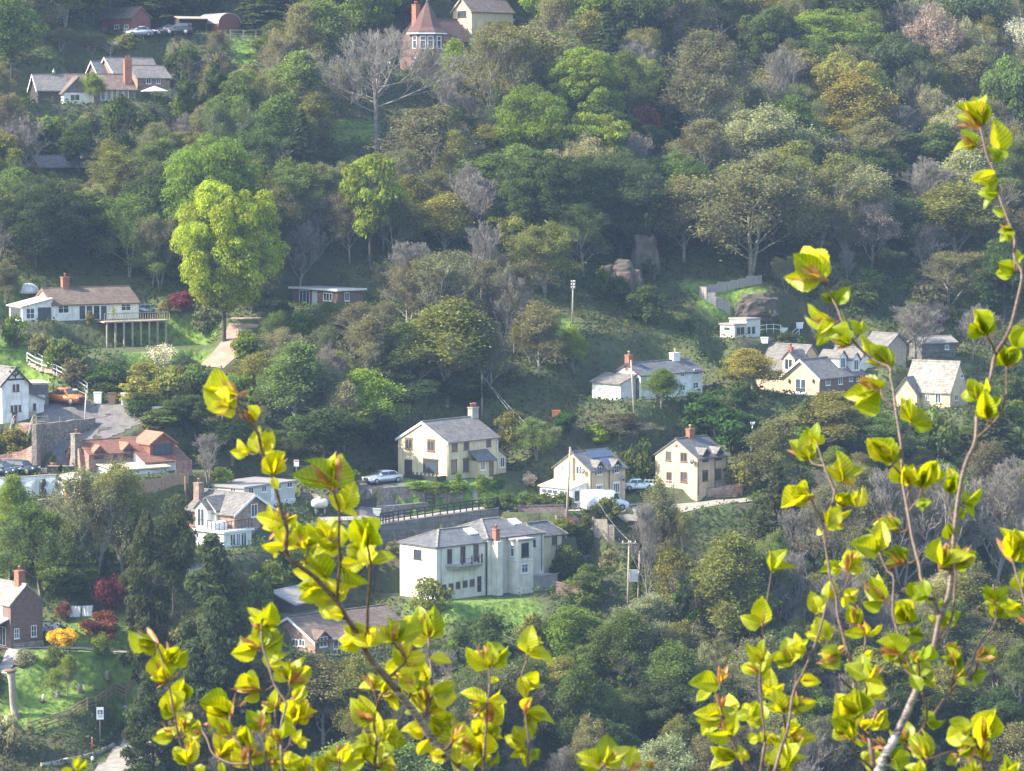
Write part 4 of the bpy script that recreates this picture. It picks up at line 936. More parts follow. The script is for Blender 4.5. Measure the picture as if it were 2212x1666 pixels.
def drape(poly, name, mat, step=.6, lift=.06):
    """surface sheet following the ground inside a polygon of world points"""
    P = np.array([(p.x, p.y) for p in poly]); lo, hi = P.min(0), P.max(0)
    xs = np.arange(lo[0]-step, hi[0]+step*2, step); ys = np.arange(lo[1]-step, hi[1]+step*2, step)
    X, Y = np.meshgrid(xs, ys, indexing='ij'); Z = T(X, Y)+lift
    ins = polydist(P, X, Y) <= step*.35
    ny = len(ys); V = np.stack([X, Y, Z], -1).reshape(-1, 3); F = []
    for i in range(len(xs)-1):
        for j in range(len(ys)-1):
            if ins[i, j] and ins[i+1, j] and ins[i+1, j+1] and ins[i, j+1]: F.append((i*ny+j, (i+1)*ny+j, (i+1)*ny+j+1, i*ny+j+1))
    me = np_mesh(name, V, np.array(F), mat); o = bpy.data.objects.new(name, me); col.objects.link(o); tag(o, kind='structure'); return o
drape(YARD, 'yard', mt('asphalt')); drape(DRIVE, 'driveway', mt('asphalt')); drape(CARS_P, 'parking_terrace', mt('asphalt'))
drape(LOWROAD, 'road', mt('lane')); drape(SILVER, 'parking_space', mt('asphalt'))
for Q, w, mat, name in LANES:
    V = []; F = []
    for i, p in enumerate(Q):
        d = (Q[min(i+1, len(Q)-1)]-Q[max(i-1, 0)]); s = Vector((-d.y, d.x, 0)).normalized()
        for t in (-.5, -.17, .17, .5):
            x, y = p.x+s.x*w*t, p.y+s.y*w*t; V.append((x, y, float(T(x, y))+.09))
    n = 4
    for i in range(len(Q)-1):
        for k in range(3): F.append((i*n+k, (i+1)*n+k, (i+1)*n+k+1, i*n+k+1))
    me = np_mesh(name, np.array(V), np.array(F), mt(mat)); o = bpy.data.objects.new(name, me); col.objects.link(o); tag(o, kind='structure')
# river on the valley floor
m, nt, out = nodes('river_water'); b = N(nt, 'ShaderNodeBsdfPrincipled'); nt.links.new(b.outputs[0], out.inputs[0]); b.inputs['Base Color'].default_value = (.03, .05, .035, 1); b.inputs['Roughness'].default_value = .12
mb = MB(); mb.add([(-800, 90, -103.9), (800, 90, -103.9), (800, 170, -103.9), (-800, 170, -103.9)], [(0, 1, 2, 3)]); tag(mb.obj('river', m), kind='structure')
# ------------------------------------------------------------------ walls, fences, poles, vehicles and small things
def gp(k, x, y): return at(*k(x, y))
def hpx(p, dy): return dy/(FPX/p.y)          # picture units -> metres at that distance
def part(mb, name, mat, parent, label=None):
    o = mb.obj(name, mt(mat) if isinstance(mat, str) else mat, parent)
    if label: o['label'] = label
    return o
def fence(k, pts, h, spacing, rails, mat, label, name='post_and_rail_fence', cat='fence', post=.12, rail=(.04, .12), boards=False, group=None, cap=False):
    P = [gp(k, *p) for p in pts]; e = empty(name, P[0], 0, label, cat, group); o = P[0]; Q = []
    for i in range(len(P)-1):
        n = max(1, round((P[i+1]-P[i]).length/spacing))
        for j in range(n):
            q = P[i].lerp(P[i+1], j/n); q.z = float(T(q.x, q.y)); Q.append(q-o)
    q = P[-1].copy(); q.z = float(T(q.x, q.y)); Q.append(q-o)
    if boards:
        for i in range(len(Q)-1):
            a, b = Q[i], Q[i+1]; m = MB(); d = (b-a); n = max(2, int(d.length/.16)); s = Vector((-d.y, d.x, 0)).normalized()*.02
            zt = max(a.z, b.z)+h if boards == 'step' else None
            for j in range(n):
                p0 = a.lerp(b, j/n); p1 = a.lerp(b, (j+.93)/n); t0 = zt if zt is not None else p0.z+h; t1 = zt if zt is not None else p1.z+h; v = []
                for pp, tt in ((p0, t0), (p1, t1)):
                    for sg in (-1, 1): v += [pp+s*sg+Vector((0, 0, -.2)), Vector((pp.x, pp.y, tt))+s*sg]
                m.add(v, [(0, 1, 3, 2), (4, 6, 7, 5), (0, 4, 5, 1), (2, 3, 7, 6), (1, 5, 7, 3), (0, 2, 6, 4)])
            part(m, 'board_panel', mat, e)
        for q in Q: m = MB(); m.box(q.x-.05, q.x+.05, q.y-.05, q.y+.05, q.z-.3, q.z+h+.08); part(m, 'post', mat, e)
    else:
        for q in Q:
            m = MB(); m.box(q.x-post/2, q.x+post/2, q.y-post/2, q.y+post/2, q.z-.3, q.z+h+.06); part(m, 'post', mat, e)
        for r_ in range(rails):
            z = h*(r_+1)/rails-.03; m = MB()
            for i in range(len(Q)-1): m.bar(Q[i]+Vector((0, -.06, z)), Q[i+1]+Vector((0, -.06, z)), rail[0], rail[1])
            part(m, 'rail', mat, e)
    return e
def wall(k, pts, label, mat, th=.45, name='stone_wall', cat='wall', cap=None, rough=.06):
    """pts: (x, y_top, y_foot) in crop pixels, foot on the ground"""
    rs = random.Random(len(pts)*7+int(pts[0][0])); F_ = []
    for x, yt, yb in pts:
        p = gp(k, x, yb); d = hpx(p, (k(x, yb)[1]-k(x, yt)[1])); F_.append((p, d))
    o = F_[0][0]; m = MB(); e = empty(name, o, 0, label, cat); V = []; n = 0
    for i in range(len(F_)-1):
        (a, ha), (b, hb) = F_[i], F_[i+1]; steps = max(1, int((b-a).length/.8))
        for j in range(steps+(i == len(F_)-2)):
            t = j/steps; p = a.lerp(b, t); h = ha+(hb-ha)*t; d = (b-a); s = Vector((-d.y, d.x, 0)).normalized()
            if s.y < 0: s = -s
            c = p-o; V.append((c, s, h+rs.uniform(-rough, rough)))
    vs = []; fs = []
    for c, s, h in V:
        vs += [c+Vector((0, 0, -.9)), c+s*.02*0+Vector((0, 0, h*.5))+s*rs.uniform(-.05, .05), c+s*.08+Vector((0, 0, h)), c+s*(.08+th)+Vector((0, 0, h)), c+s*(th+.2)+Vector((0, 0, -.9))]
    for i in range(len(V)-1):
        for q in range(4): fs.append((i*5+q, i*5+q+1, (i+1)*5+q+1, (i+1)*5+q))
    fs += [(0, 1, 2, 3, 4), tuple(reversed([(len(V)-1)*5+q for q in range(5)]))]; m.add(vs, fs); part(m, 'wall_face', mat, e)
    if cap:
        m = MB()
        for i in range(len(V)-1):
            a, b = V[i], V[i+1]; pa = a[0]+a[1]*(.08+th/2)+Vector((0, 0, a[2]+.045)); pb = b[0]+b[1]*(.08+th/2)+Vector((0, 0, b[2]+.045)); m.bar(pa, pb, th+.12, .08)
        part(m, 'coping', cap, e)
    return e
# ---- vehicles
def car(p, head, kind, pm, label, L=4.4, W=1.78, Hh=1.45, name='parked_car', cat='car', scale=1.0, group='parked vehicles'):
    e = empty(name, p+Vector((0, 0, .05)), head, label, cat, group); e.scale = (scale,)*3; a, b = -L/2, L/2; G = glass('car_glass', (.02, .025, .03))
    prof = dict(saloon=[(a, .45), (a+.03, .8), (a+.25, .95), (a+1.0, 1.0), (b-1.25, .95), (b-.25, .78), (b-.02, .6), (b, .35), (b-.1, .22), (a+.1, .22)],
                suv=[(a, .5), (a+.02, 1.0), (a+.15, 1.08), (b-1.2, 1.08), (b-.2, .98), (b-.02, .8), (b, .4), (b-.1, .28), (a+.1, .28)],
                pickup=[(a, .55), (a, 1.12), (a+1.75, 1.12), (b-1.35, 1.12), (b-.2, 1.05), (b-.02, .85), (b, .5), (b-.1, .36), (a+.1, .36)],
                van=[(a, .35), (a, Hh-.1), (a+.15, Hh), (b-1.75, Hh), (b-.95, 1.3), (b-.2, 1.05), (b-.02, .8), (b, .35), (b-.1, .25), (a+.05, .25)])[kind]
    cab = dict(saloon=[(a+.45, .96), (a+1.05, 1.36), (a+1.7, Hh), (b-1.95, Hh-.02), (b-1.1, .94)], suv=[(a+.08, 1.06), (a+.3, Hh-.05), (a+.7, Hh), (b-1.95, Hh-.02), (b-1.15, 1.06)],
               pickup=[(a+1.75, 1.1), (a+1.95, Hh-.06), (a+2.3, Hh), (b-2.2, Hh-.02), (b-1.4, 1.1)], van=[(a, 1.1), (a+.02, Hh-.12), (a+.15, Hh), (b-1.7, Hh), (b-.85, 1.2)])[kind]
    def shell(pr, w0, w1, zlo, zhi, mb, inset=0):
        n = len(pr); v = []
        for sgn in (-1, 1):
            for x, z in pr:
                t = (z-zlo)/(zhi-zlo); v.append((x, sgn*(w0+(w1-w0)*t), z))
        mb.add(v, [tuple(range(n)), tuple(range(2*n-1, n-1, -1))]+[(i, i+n, (i+1) % n+n, (i+1) % n) for i in range(n)])
    def bev(o, w=.05):
        bm = bmesh.new(); bm.from_mesh(o.data); bmesh.ops.bevel(bm, geom=[x for x in bm.edges if x.calc_face_angle(0) > .3], offset=w, segments=2, affect='EDGES', clamp_overlap=True); bm.to_mesh(o.data); bm.free()
        o.data.polygons.foreach_set('use_smooth', [True]*len(o.data.polygons))
    m = MB(); shell(prof, W/2, W/2-.05, .3, 1.1, m); bo = m.obj('body', pm, e); bev(bo, .07)
    m = MB(); m.box(a+.4, b-2.2, -W/2+.35, W/2-.35, Hh-.02, Hh+.05) if kind == 'van' else shell(cab, W/2-.06, W/2-.24 if kind != 'van' else W/2-.12, 1.0, Hh, m); cb = m.obj('cabin', pm, e); bev(cb, .06)
    z0, z1 = {'saloon': 1.0, 'van': 1.35}.get(kind, 1.08), Hh-(.12 if kind != 'van' else .35); 
    xa = {'saloon': a+.95, 'suv': a+.45, 'pickup': a+2.05, 'van': b-1.9}[kind]; xb = b-(1.5 if kind != 'pickup' else 1.9)-(0 if kind != 'van' else -.2)
    def yy(z):
        if kind == 'van': return W/2-.05*(z-.3)/.8+.015
        t = (z-1.0)/(Hh-1.0); return (W/2-.06)+((-.18 if kind != 'van' else -.06)*t)+.012
    for sg in (-1, 1):
        for i in range(2 if kind != 'van' else 1):
            u0 = xa+(xb-xa)*i/2+.03; u1 = xa+(xb-xa)*(i+1)/2-.03 if kind != 'van' else xb; q = MB(); sl = .18
            v = [(u0, sg*yy(z0), z0), (u1+(sl if i or kind == 'van' else 0), sg*yy(z0), z0), (u1-(sl if i or kind == 'van' else 0), sg*yy(z1), z1), (u0+(.12 if i == 0 else 0), sg*yy(z1), z1)]
            q.add(v+[(x, y-sg*.03, z) for x, y, z in v], [(0, 1, 2, 3), (7, 6, 5, 4), (0, 4, 5, 1), (1, 5, 6, 2), (2, 6, 7, 3), (3, 7, 4, 0)]); q.obj('side_window', G, cb)
    c3, c4 = cab[-2], cab[-1]; c0, c1 = cab[0], cab[1]
    for (p0, p1, nm) in ((c4, c3, 'windscreen'),)+(((c0, c1, 'rear_window'),) if kind != 'van' else ()):
        q = MB(); f0, f1 = .1, .88; P0 = (p0[0]+(p1[0]-p0[0])*f0, p0[1]+(p1[1]-p0[1])*f0); P1 = (p0[0]+(p1[0]-p0[0])*f1, p0[1]+(p1[1]-p0[1])*f1); d = .03 if nm == 'windscreen' else -.03
        w0, w1 = W/2-.2, W/2-.32; v = [(P0[0]+d, -w0, P0[1]+.015), (P0[0]+d, w0, P0[1]+.015), (P1[0]+d, w1, P1[1]+.015), (P1[0]+d, -w1, P1[1]+.015)]
        q.add(v+[(x-d*1.6, y, z-.03) for x, y, z in v], [(0, 1, 2, 3), (7, 6, 5, 4), (0, 4, 5, 1), (1, 5, 6, 2), (2, 6, 7, 3), (3, 7, 4, 0)]); q.obj(nm, G, cb)
    r = .33 if kind in ('saloon',) else .38
    for x in (a+.8, b-.85):
        for sg in (-1, 1):
            q = MB(); q.tube([(x, sg*(W/2-.2), r), (x, sg*(W/2-.18), r), (x, sg*(W/2+.01), r), (x, sg*(W/2+.03), r)], [r*.9, r, r, r*.9], 16); wh = q.obj('wheel', mt('tyre'), e)
            q = MB(); q.tube([(x, sg*(W/2+.031), r), (x, sg*(W/2+.045), r)], [r*.66, r*.55], 10); q.obj('rim', mt('metal'), wh)
    LG = paint('lamp_glass', (.75, .75, .72), .1)
    for sg in (-1, 1):
        z = prof[-4][1]+.08; q = MB(); q.box(b-.12, b+.015, sg*(W/2-.42), sg*(W/2-.1), .62, .78) if kind == 'saloon' else q.box(b-.12, b+.015, sg*(W/2-.42), sg*(W/2-.1), .74, .92); q.obj('headlight', LG, e)
        q = MB(); q.box(a-.015, a+.1, sg*(W/2-.3), sg*(W/2-.08), .7, .9); q.obj('tail_light', mt('redpaint'), e)
    q = MB(); q.box(b-.05, b+.02, -W/2+.45, W/2-.45, .42, .7 if kind == 'saloon' else .82); q.obj('grille', mt('black'), e)
    q = MB(); q.box(a-.04, b+.035, -W/2+.12, W/2-.12, .24, .36); q.obj('bumper', mt('black'), e)
    if kind == 'pickup':
        q = MB(); q.box(a+.12, a+1.7, -W/2+.15, W/2-.15, 1.121, 1.14); q.obj('load_bed', mt('black'), e); q = MB(); q.tube([(a+1.72, -W/2+.2, 1.1), (a+1.6, -W/2+.3, 1.5), (a+1.6, W/2-.3, 1.5), (a+1.72, W/2-.2, 1.1)], .04, 6); q.obj('roll_bar', mt('metal'), e)
        q = MB(); [q.box(a+2.2, b-2.3, s*.55-.02, s*.55+.02, Hh+.02, Hh+.06) for s in (-1, 1)]; q.obj('roof_rail', mt('metal'), e)
    for sg in (-1, 1):
        q = MB(); q.box(b-1.6, b-1.45, sg*(W/2-.05), sg*(W/2+.14), .98, 1.1); q.obj('mirror', pm, e)
    return e
car(gp(k3, 720, 580), R(-36), 'pickup', paint('orange_paint', (.75, .16, .015)), 'orange double-cab pickup truck parked on the asphalt yard', L=5.3, W=1.9, Hh=1.8, name='pickup_truck', cat='pickup truck')
car(gp(t12, 1095, 845), R(218), 'saloon', paint('silver_paint', (.5, .54, .58), .3, .5), 'silver-blue hatchback parked beside the cream house', L=4.6)
car(gp(k3, 240, 1355), R(-30), 'suv', paint('black_car_paint', (.03, .032, .036), .15), 'black estate car with bright reflections above the white garden wall', L=4.6, Hh=1.65, scale=.9)
car(gp(k3, 25, 1375), R(-28), 'suv', paint('navy_paint', (.03, .045, .07), .15), 'dark blue car cut off by the left edge, beside the black estate car', L=4.4, Hh=1.6, scale=.9)
p = gp(t22, 800, 1085); car(p, R(20), 'van', paint('white_paint_coat', (.8, .8, .8), .3), 'white high-roofed van parked in front of the solar panel cottage', L=5.2, W=1.95, Hh=2.35, name='van', cat='van')
car(gp(t22, 1095, 905), R(5), 'saloon', paint('white_paint_coat', (.8, .8, .8), .3), 'white car mostly hidden by trees between the two buff cottages', L=4.2, scale=.9)
car(gp(t10, 2150, 215), R(-28), 'saloon', paint('blue_paint', (.05, .2, .6), .2), 'blue car at the top, right of the ochre gable', L=4.3)
car(gp(t00, 1200, 318), R(200), 'saloon', paint('grey_paint', (.35, .37, .38), .25), 'grey car beside the red-brown hut', L=4.0)
car(gp(t00, 1440, 305), R(190), 'saloon', paint('black_car_paint', (.03, .032, .036), .15), 'left dark car of the two beside the open carport', L=4.0)
car(gp(t00, 1545, 300), R(175), 'suv', paint('black_car_paint', (.03, .032, .036), .15), 'right dark car of the two beside the open carport', L=4.0, Hh=1.6)
car(gp(t01, 1268, 1050), R(10), 'saloon', paint('silver_paint', (.5, .54, .58), .3, .5), 'silver car behind the end of the timber deck', L=4.0, scale=.85)
# ---- walls
wall(k1, [(-260, 400, 560), (0, 345, 560), (280, 285, 500), (630, 232, 440), (890, 200, 400), (1180, 198, 350)], 'long plain grey retaining wall under the black fence', 'greywall', .4, 'retaining_wall') if 0 else None
RW = empty('retaining_wall', WALLTOP[0], 0, 'long plain grey retaining wall under the black post-and-rail fence', 'wall'); o = WALLTOP[0]
m = MB(); vs = []; fs = []
for p in WALLTOP:
    c = p-o; vs += [c+Vector((0, -1.45, -RWH-1)), c+Vector((0, -1.38, -RWH*.55)), c+Vector((0, -1.3, -RWH*.5)), c+Vector((0, -1.25, .1)), c+Vector((0, .35, .1)), c+Vector((0, .35, -RWH-1))]
for i in range(len(WALLTOP)-1):
    for q in range(5): fs.append((i*6+q, i*6+q+1, (i+1)*6+q+1, (i+1)*6+q))
fs += [tuple(range(6)), tuple(reversed([(len(WALLTOP)-1)*6+q for q in range(6)]))]; m.add(vs, fs); part(m, 'wall_face', 'greywall', RW)
m = MB()
for i in range(len(WALLTOP)-1): m.bar(WALLTOP[i]-o+Vector((0, -1.0, .15)), WALLTOP[i+1]-o+Vector((0, -1.0, .15)), .55, .09)
part(m, 'coping', 'concrete', RW)
# fence on top of it
e = empty('post_and_rail_fence', o, 0, 'black post-and-rail fence on the long grey retaining wall', 'fence')
Q = [p-o+Vector((0, -1.0, .2)) for p in WALLTOP]; QQ = []
for i in range(len(Q)-1):
    n = max(1, round((Q[i+1]-Q[i]).length/1.9)); QQ += [Q[i].lerp(Q[i+1], j/n) for j in range(n)]
QQ.append(Q[-1])
for q in QQ: m = MB(); m.box(q.x-.07, q.x+.07, q.y-.07, q.y+.07, q.z-.01, q.z+1.15); part(m, 'post', 'black', e)
for z in (.35, .72, 1.08):
    m = MB(); [m.bar(QQ[i]+Vector((0, -.09, z)), QQ[i+1]+Vector((0, -.09, z)), .04, .12) for i in range(len(QQ)-1)]; part(m, 'rail', 'black', e)
wall(k3, [(412, 805, 1300), (490, 795, 1170), (600, 785, 1075), (760, 770, 975), (900, 750, 895), (1060, 735, 812)], 'tall dark rubble retaining wall between the asphalt yard and the sloping drive', 'stone', .5, 'stone_retaining_wall')
wall(k3, [(-20, 1150, 1262), (140, 1125, 1262), (290, 1075, 1275), (400, 1000, 1300)], 'lower curved stone wall behind the parked dark cars', 'redstone', .5, 'stone_retaining_wall')
wall(k3, [(0, 1398, 1600), (430, 1376, 1600), (640, 1362, 1590), (900, 1335, 1560)], 'white rendered garden wall below the parked dark cars', 'white', .3, 'garden_wall', cap='palewood')
wall(k3, [(420, 1650, 1720), (700, 1625, 1700), (860, 1610, 1680)], 'low pink patio wall below the white garden wall', 'redstone', .3, 'patio_wall', cap='concrete')
wall(t12, [(1000, 895, 975), (1150, 880, 985), (1300, 870, 990), (1500, 870, 1000), (1700, 885, 1005), (1790, 895, 1000)], 'stone wall under the cream house lawn', 'stone', .4)
wall(t12, [(380, 920, 1000), (540, 945, 1030), (700, 970, 1060)], 'stone wall behind the round white tank', 'stone', .4)
wall(t12, [(1045, 1050, 1095), (1250, 1035, 1085), (1490, 1015, 1060)], 'low stone wall with a sunlit top beside the lane', 'stone', .4, cap='concrete')
wall(t22, [(1590, 880, 935), (1770, 885, 965), (1990, 835, 955)], 'stone wall with board fence right of the buff cottage', 'redstone', .4)
wall(t22, [(385, 1120, 1190), (520, 1145, 1215), (640, 1150, 1225)], 'crumbling pale stone wall beside the leaning pole', 'redstone', .4)
wall(t03, [(360, 1600, 1640), (600, 1555, 1595), (820, 1505, 1545), (1000, 1425, 1450)], 'low kerb wall beside the bottom road', 'concrete', .3, 'kerb_wall')
wall(t03, [(120, 560, 610), (380, 545, 600)], 'low stone plinth wall in front of the brown gable house', 'stone', .3)
e = wall(t23, [(380, 30, 150), (520, 60, 160), (640, 90, 175)], 'rough dry stone bank right of the balcony house', 'redstone', .6)
# ---- fences
fence(t02, [(1165, 925), (1270, 935), (1400, 900), (1560, 862), (1625, 850)], 1.25, 1.9, 2, 'fencewood', 'brown boarded garden fence below the orange-roofed house', 'board_fence', boards='step')
fence(t02, [(1520, 790), (1655, 780)], 1.7, 2.2, 2, 'redstone', 'pinkish brick screen with small holes beside the orange-roofed house', 'brick_screen', 'wall', boards=True)
fence(t22, [(645, 1232), (705, 1250)], 1.3, 2, 2, 'palewood', 'upper left woven fence panel beside the leaning pole', 'fence_panel', boards='step', group='woven fence panels stepping down')
fence(t22, [(712, 1300), (820, 1315)], 1.9, 2, 2, 'palewood', 'middle and largest woven fence panel beside the leaning pole', 'fence_panel', boards='step', group='woven fence panels stepping down')
fence(t22, [(826, 1325), (880, 1338)], 1.6, 2, 2, 'palewood', 'lowest right woven fence panel beside the leaning pole', 'fence_panel', boards='step', group='woven fence panels stepping down')
fence(t22, [(1770, 880), (1990, 842)], 1.0, 1.8, 2, 'greyfence', 'grey board fence right of the buff cottage', 'board_fence', boards=True)
fence(k4, [(1080, 300), (820, 345), (560, 400), (330, 450), (15, 500)], 1.05, 1.6, 2, 'greyfence', 'long stepped pale board fence across the shaded lawn', 'board_fence', boards='step')
fence(k4, [(15, 500), (150, 600), (300, 690), (430, 740), (545, 830)], 1.15, 1.5, 2, 'greyfence', 'shorter sunlit board fence running down toward the grey summer house', 'board_fence', boards='step')
fence(k4, [(1050, 1150), (1400, 1145), (1720, 1150)], 1.1, 1.3, 2, 'whitepaint', 'white deck railing beside the grey summer house', 'deck_railing', post=.08, rail=(.04, .07))
fence(t00, [(1990, 350), (2212, 352), (2340, 348)], 1.5, 1.7, 3, 'greyfence', 'grey post-and-rail fence right of the barrel-roofed shed')
fence(t00, [(760, 425), (870, 415), (1040, 385), (1240, 345)], 1.1, 1.9, 3, 'greyfence', 'grey post-and-rail fence below the red-brown hut')
fence(t03, [(240, 1350), (400, 1300), (600, 1235), (830, 1120), (1000, 1000), (1180, 890)], 1.15, 1.5, 3, 'fencewood', 'rustic brown fence along the garden bank, bottom left', 'rustic_fence', post=.13)
fence(t03, [(0, 1660), (200, 1620), (560, 1560), (820, 1490), (990, 1430)], 1.0, .9, 2, 'black', 'thin black railing beside the bottom road', 'iron_railing', post=.05, rail=(.03, .04))
fence(t12, [(850, 1060), (1035, 1040)], 1.0, 1.2, 2, 'black', 'short black board fence left of the long black fence', 'board_fence', boards=True)
fence(t12, [(1465, 1030), (1540, 1040)], 1.2, 1.2, 3, 'black', 'small black gate on the lane below the cream house', 'garden_gate', 'gate')
fence(t22, [(1150, 880), (1350, 885), (1550, 885)], .9, .45, 2, 'whitepaint', 'white picket fence behind the trees left of the buff cottage', 'picket_fence', post=.07, rail=(.03, .05))
fence(k3, [(405, 795), (530, 790)], .8, 1.5, 2, 'palewood', 'short pale rail at the top of the sunlit steps', 'hand_rail', post=.07, rail=(.05, .07))
fence(k3, [(540, 790), (660, 790), (817, 758), (940, 745)], .7, 3, 1, 'palewood', 'thin wire fence along the top of the rubble retaining wall', 'wire_fence', post=.07, rail=(.015, .015))
fence(k3, [(1487, 775), (1630, 745), (1745, 715)], .8, 3, 1, 'palewood', 'thin wire fence at the right edge of the asphalt yard', 'wire_fence', post=.07, rail=(.015, .015))
fence(t13, [(160, 330), (330, 240)], 1.1, 1.6, 2, 'darkwood', 'dark boarded bank fence left of the mono-pitch shed', 'board_fence', boards=True)
# white stair rail and steps
def stair(k, a, b, n, w, label, mat, rail=None, name='garden_steps', riser=None):
    A, B = gp(k, *a), gp(k, *b); A.z = float(T(A.x, A.y)); B.z = float(T(B.x, B.y)); e = empty(name, A, 0, label, 'steps'); d = B-A; s = Vector((-d.y, d.x, 0)).normalized()
    for i in range(n):
        c = d*(i+.5)/n; c.z = (float(T(A.x+c.x, A.y+c.y))-A.z); m = MB(); u = Vector((d.x, d.y, 0)).normalized()*(Vector((d.x, d.y, 0)).length/n*.48)
        P = [c-s*w/2-u, c+s*w/2-u, c+s*w/2+u, c-s*w/2+u]; m.add([q+Vector((0, 0, -.3)) for q in P]+[q+Vector((0, 0, .16)) for q in P], [(0, 3, 2, 1), (4, 5, 6, 7), (0, 1, 5, 4), (1, 2, 6, 5), (2, 3, 7, 6), (3, 0, 4, 7)]); part(m, 'step', mat, e)
    if rail:
        for sg in (-1, 1):
            m = MB(); off = s*(w/2+.1)*sg; pts = []
            for i in range(9):
                q = d*i/8; z = float(T(A.x+q.x, A.y+q.y))-A.z; q = Vector((q.x, q.y, z))+off; pts.append(q)
                if i % 2 == 0: m.box(q.x-.05, q.x+.05, q.y-.05, q.y+.05, q.z-.1, q.z+1.0)
            for z in (.5, 1.0): [m.bar(pts[i]+Vector((0, 0, z)), pts[i+1]+Vector((0, 0, z)), .07, .09) for i in range(8)]
            part(m, 'hand_rail', rail, e)
    return e
stair(k3, (345, 105), (1010, 440), 22, 1.2, 'long wooden steps with white handrails going down to the asphalt yard', 'palewood', 'whitepaint')
stair(k3, (285, 800), (190, 1080), 11, 2.2, 'broad sunlit stone steps left of the rubble retaining wall', 'redstone', 'palewood', 'stone_steps')
stair(t12, (1880, 890), (1885, 1000), 8, .9, 'narrow stone steps up to the cream house', 'concrete', None, 'stone_steps')
# ---- poles
def pole(k, top, foot, label, r=.13, mat='palewood', arms=0, name='telegraph_pole', cat='pole', insul=True, armw=1.2):
    F_ = gp(k, *foot); tp = hitplane(*k(*top), F_, Vector((0, -1, 0))); e = empty(name, F_, 0, label, cat); d = tp-F_; m = MB()
    m.tube([Vector((0, 0, -.5)), d*.5, d], [r, r*.85, r*.7], 8); part(m, 'shaft', mat, e)
    for i in range(arms):
        c = d*(1-.035-i*.07); m = MB(); m.bar(c-Vector((armw/2, .12, 0)), c+Vector((armw/2, -.12, 0)), .09, .11); a = part(m, 'crossarm', mat, e)
        m = MB(); [m.lathe([(.03, 0), (.07, .06), (.05, .12), (.06, .18)], (c.x+armw*f, c.y-.12, c.z+.056), 6) for f in (-.42, 0.12, .42)]; part(m, 'insulator', 'upvc', a)
    return e, F_+d
P1 = pole(t21, (528, 760), (522, 1128), 'tall wooden pole with white insulators on the bank left of the fenced lawn', arms=3, armw=.5)[1]
P2 = pole(IDK, (1041, 808), (1041, 900), 'thin pole rising directly behind the cream house chimney', arms=0)[1]
P3 = pole(t22, (503, 530), (470, 1185), 'leaning wooden pole in front of the solar panel cottage', r=.15)[1]
P4 = pole(IDK, (1363, 778), (1371, 906), 'wooden pole in front of the white cottage gable', r=.13)[1]
P5 = pole(IDK, (1626, 913), (1619, 1000), 'slim grey pole right of the buff cottage', r=.09, mat='galv', arms=1, armw=.5)[1]
P6 = pole(IDK, (400, 1029), (402, 1108), 'brown pole between the board fence and the sun-terrace house', mat='brownwood')[1]
P7 = pole(IDK, (1359, 1168), (1356, 1318), 'left wooden pole carrying the grey transformer', arms=1, armw=1.6)[1]
P8 = pole(IDK, (1382, 1190), (1378, 1310), 'right wooden pole carrying the grey transformer')[1]
f = gp(IDK, 1367, 1314); c = at_dist(*t22(1052, 1640), f.y-.1); e = empty('transformer', c, 0, 'pale grey transformer box hung between two poles', 'transformer'); m = MB(); w_ = hpx(c, 9); hh = hpx(c, 13); m.box(-w_, w_, -.35, .35, -hh, hh*.8); part(m, 'tank', 'upvc', e)
m = MB(); [m.box(-w_*.8+i*w_*.27, -w_*.8+i*w_*.27+.05, -.43, -.351, -hh*.8, hh*.6) for i in range(7)]; m.box(-w_*1.1, w_*1.1, -.4, .4, hh*.8+.001, hh*.9); part(m, 'cooling_fin', 'galv', e)
m = MB(); m.box(-w_*1.4, w_*1.4, .35, .45, -hh*1.15, -hh); part(m, 'bracket', 'galv', e)
e, q = pole(k3, (952, 470), (935, 742), 'white lamp post with a stay wire beside the rubble retaining wall', r=.07, mat='whitepaint', name='lamp_post', cat='lamp post', arms=0)
m = MB(); d = q-e.location; m.bar(d, d+Vector((-1.2, 0, .5)), .06); m.box(d.x-1.5, d.x-1.0, -.12, .12, d.z+.42, d.z+.56); part(m, 'lamp_head', 'whitepaint', e)
def wire(a, b, sag, label, r=.02):
    n = 12; P = [a.lerp(b, i/n)-a-Vector((0, 0, sag*4*(i/n)*(1-i/n))) for i in range(n+1)]; m = MB(); m.tube(P, r, 4); o = m.obj('overhead_wire', mt('metal')); o.location = a; tag(o, label, 'wire', 'overhead wires between the poles')
wire(P2, HS['cream'].l2w(HS['cream'].L, 3, 6.0)+Vector((6, 2, -1)), .3, 'overhead wire running down right from the pole behind the cream house'); wire(P2+Vector((.15, 0, -.2)), HS['cream'].l2w(HS['cream'].L, 3, 5.6)+Vector((6, 2, -1.3)), .4, 'lower of two wires running right from the pole behind the cream house')
wire(P4, HS['white'].l2w(0, 2.4, 3.4), .2, 'short wire from the pole to the white cottage gable'); wire(P7, P8, .15, 'short wire joining the two transformer poles'); wire(P8, at(1440, 1240)+Vector((0, 0, 6)), .5, 'wire running right from the transformer poles'); wire(P3, P7, 1.2, 'long wire from the leaning pole to the transformer')
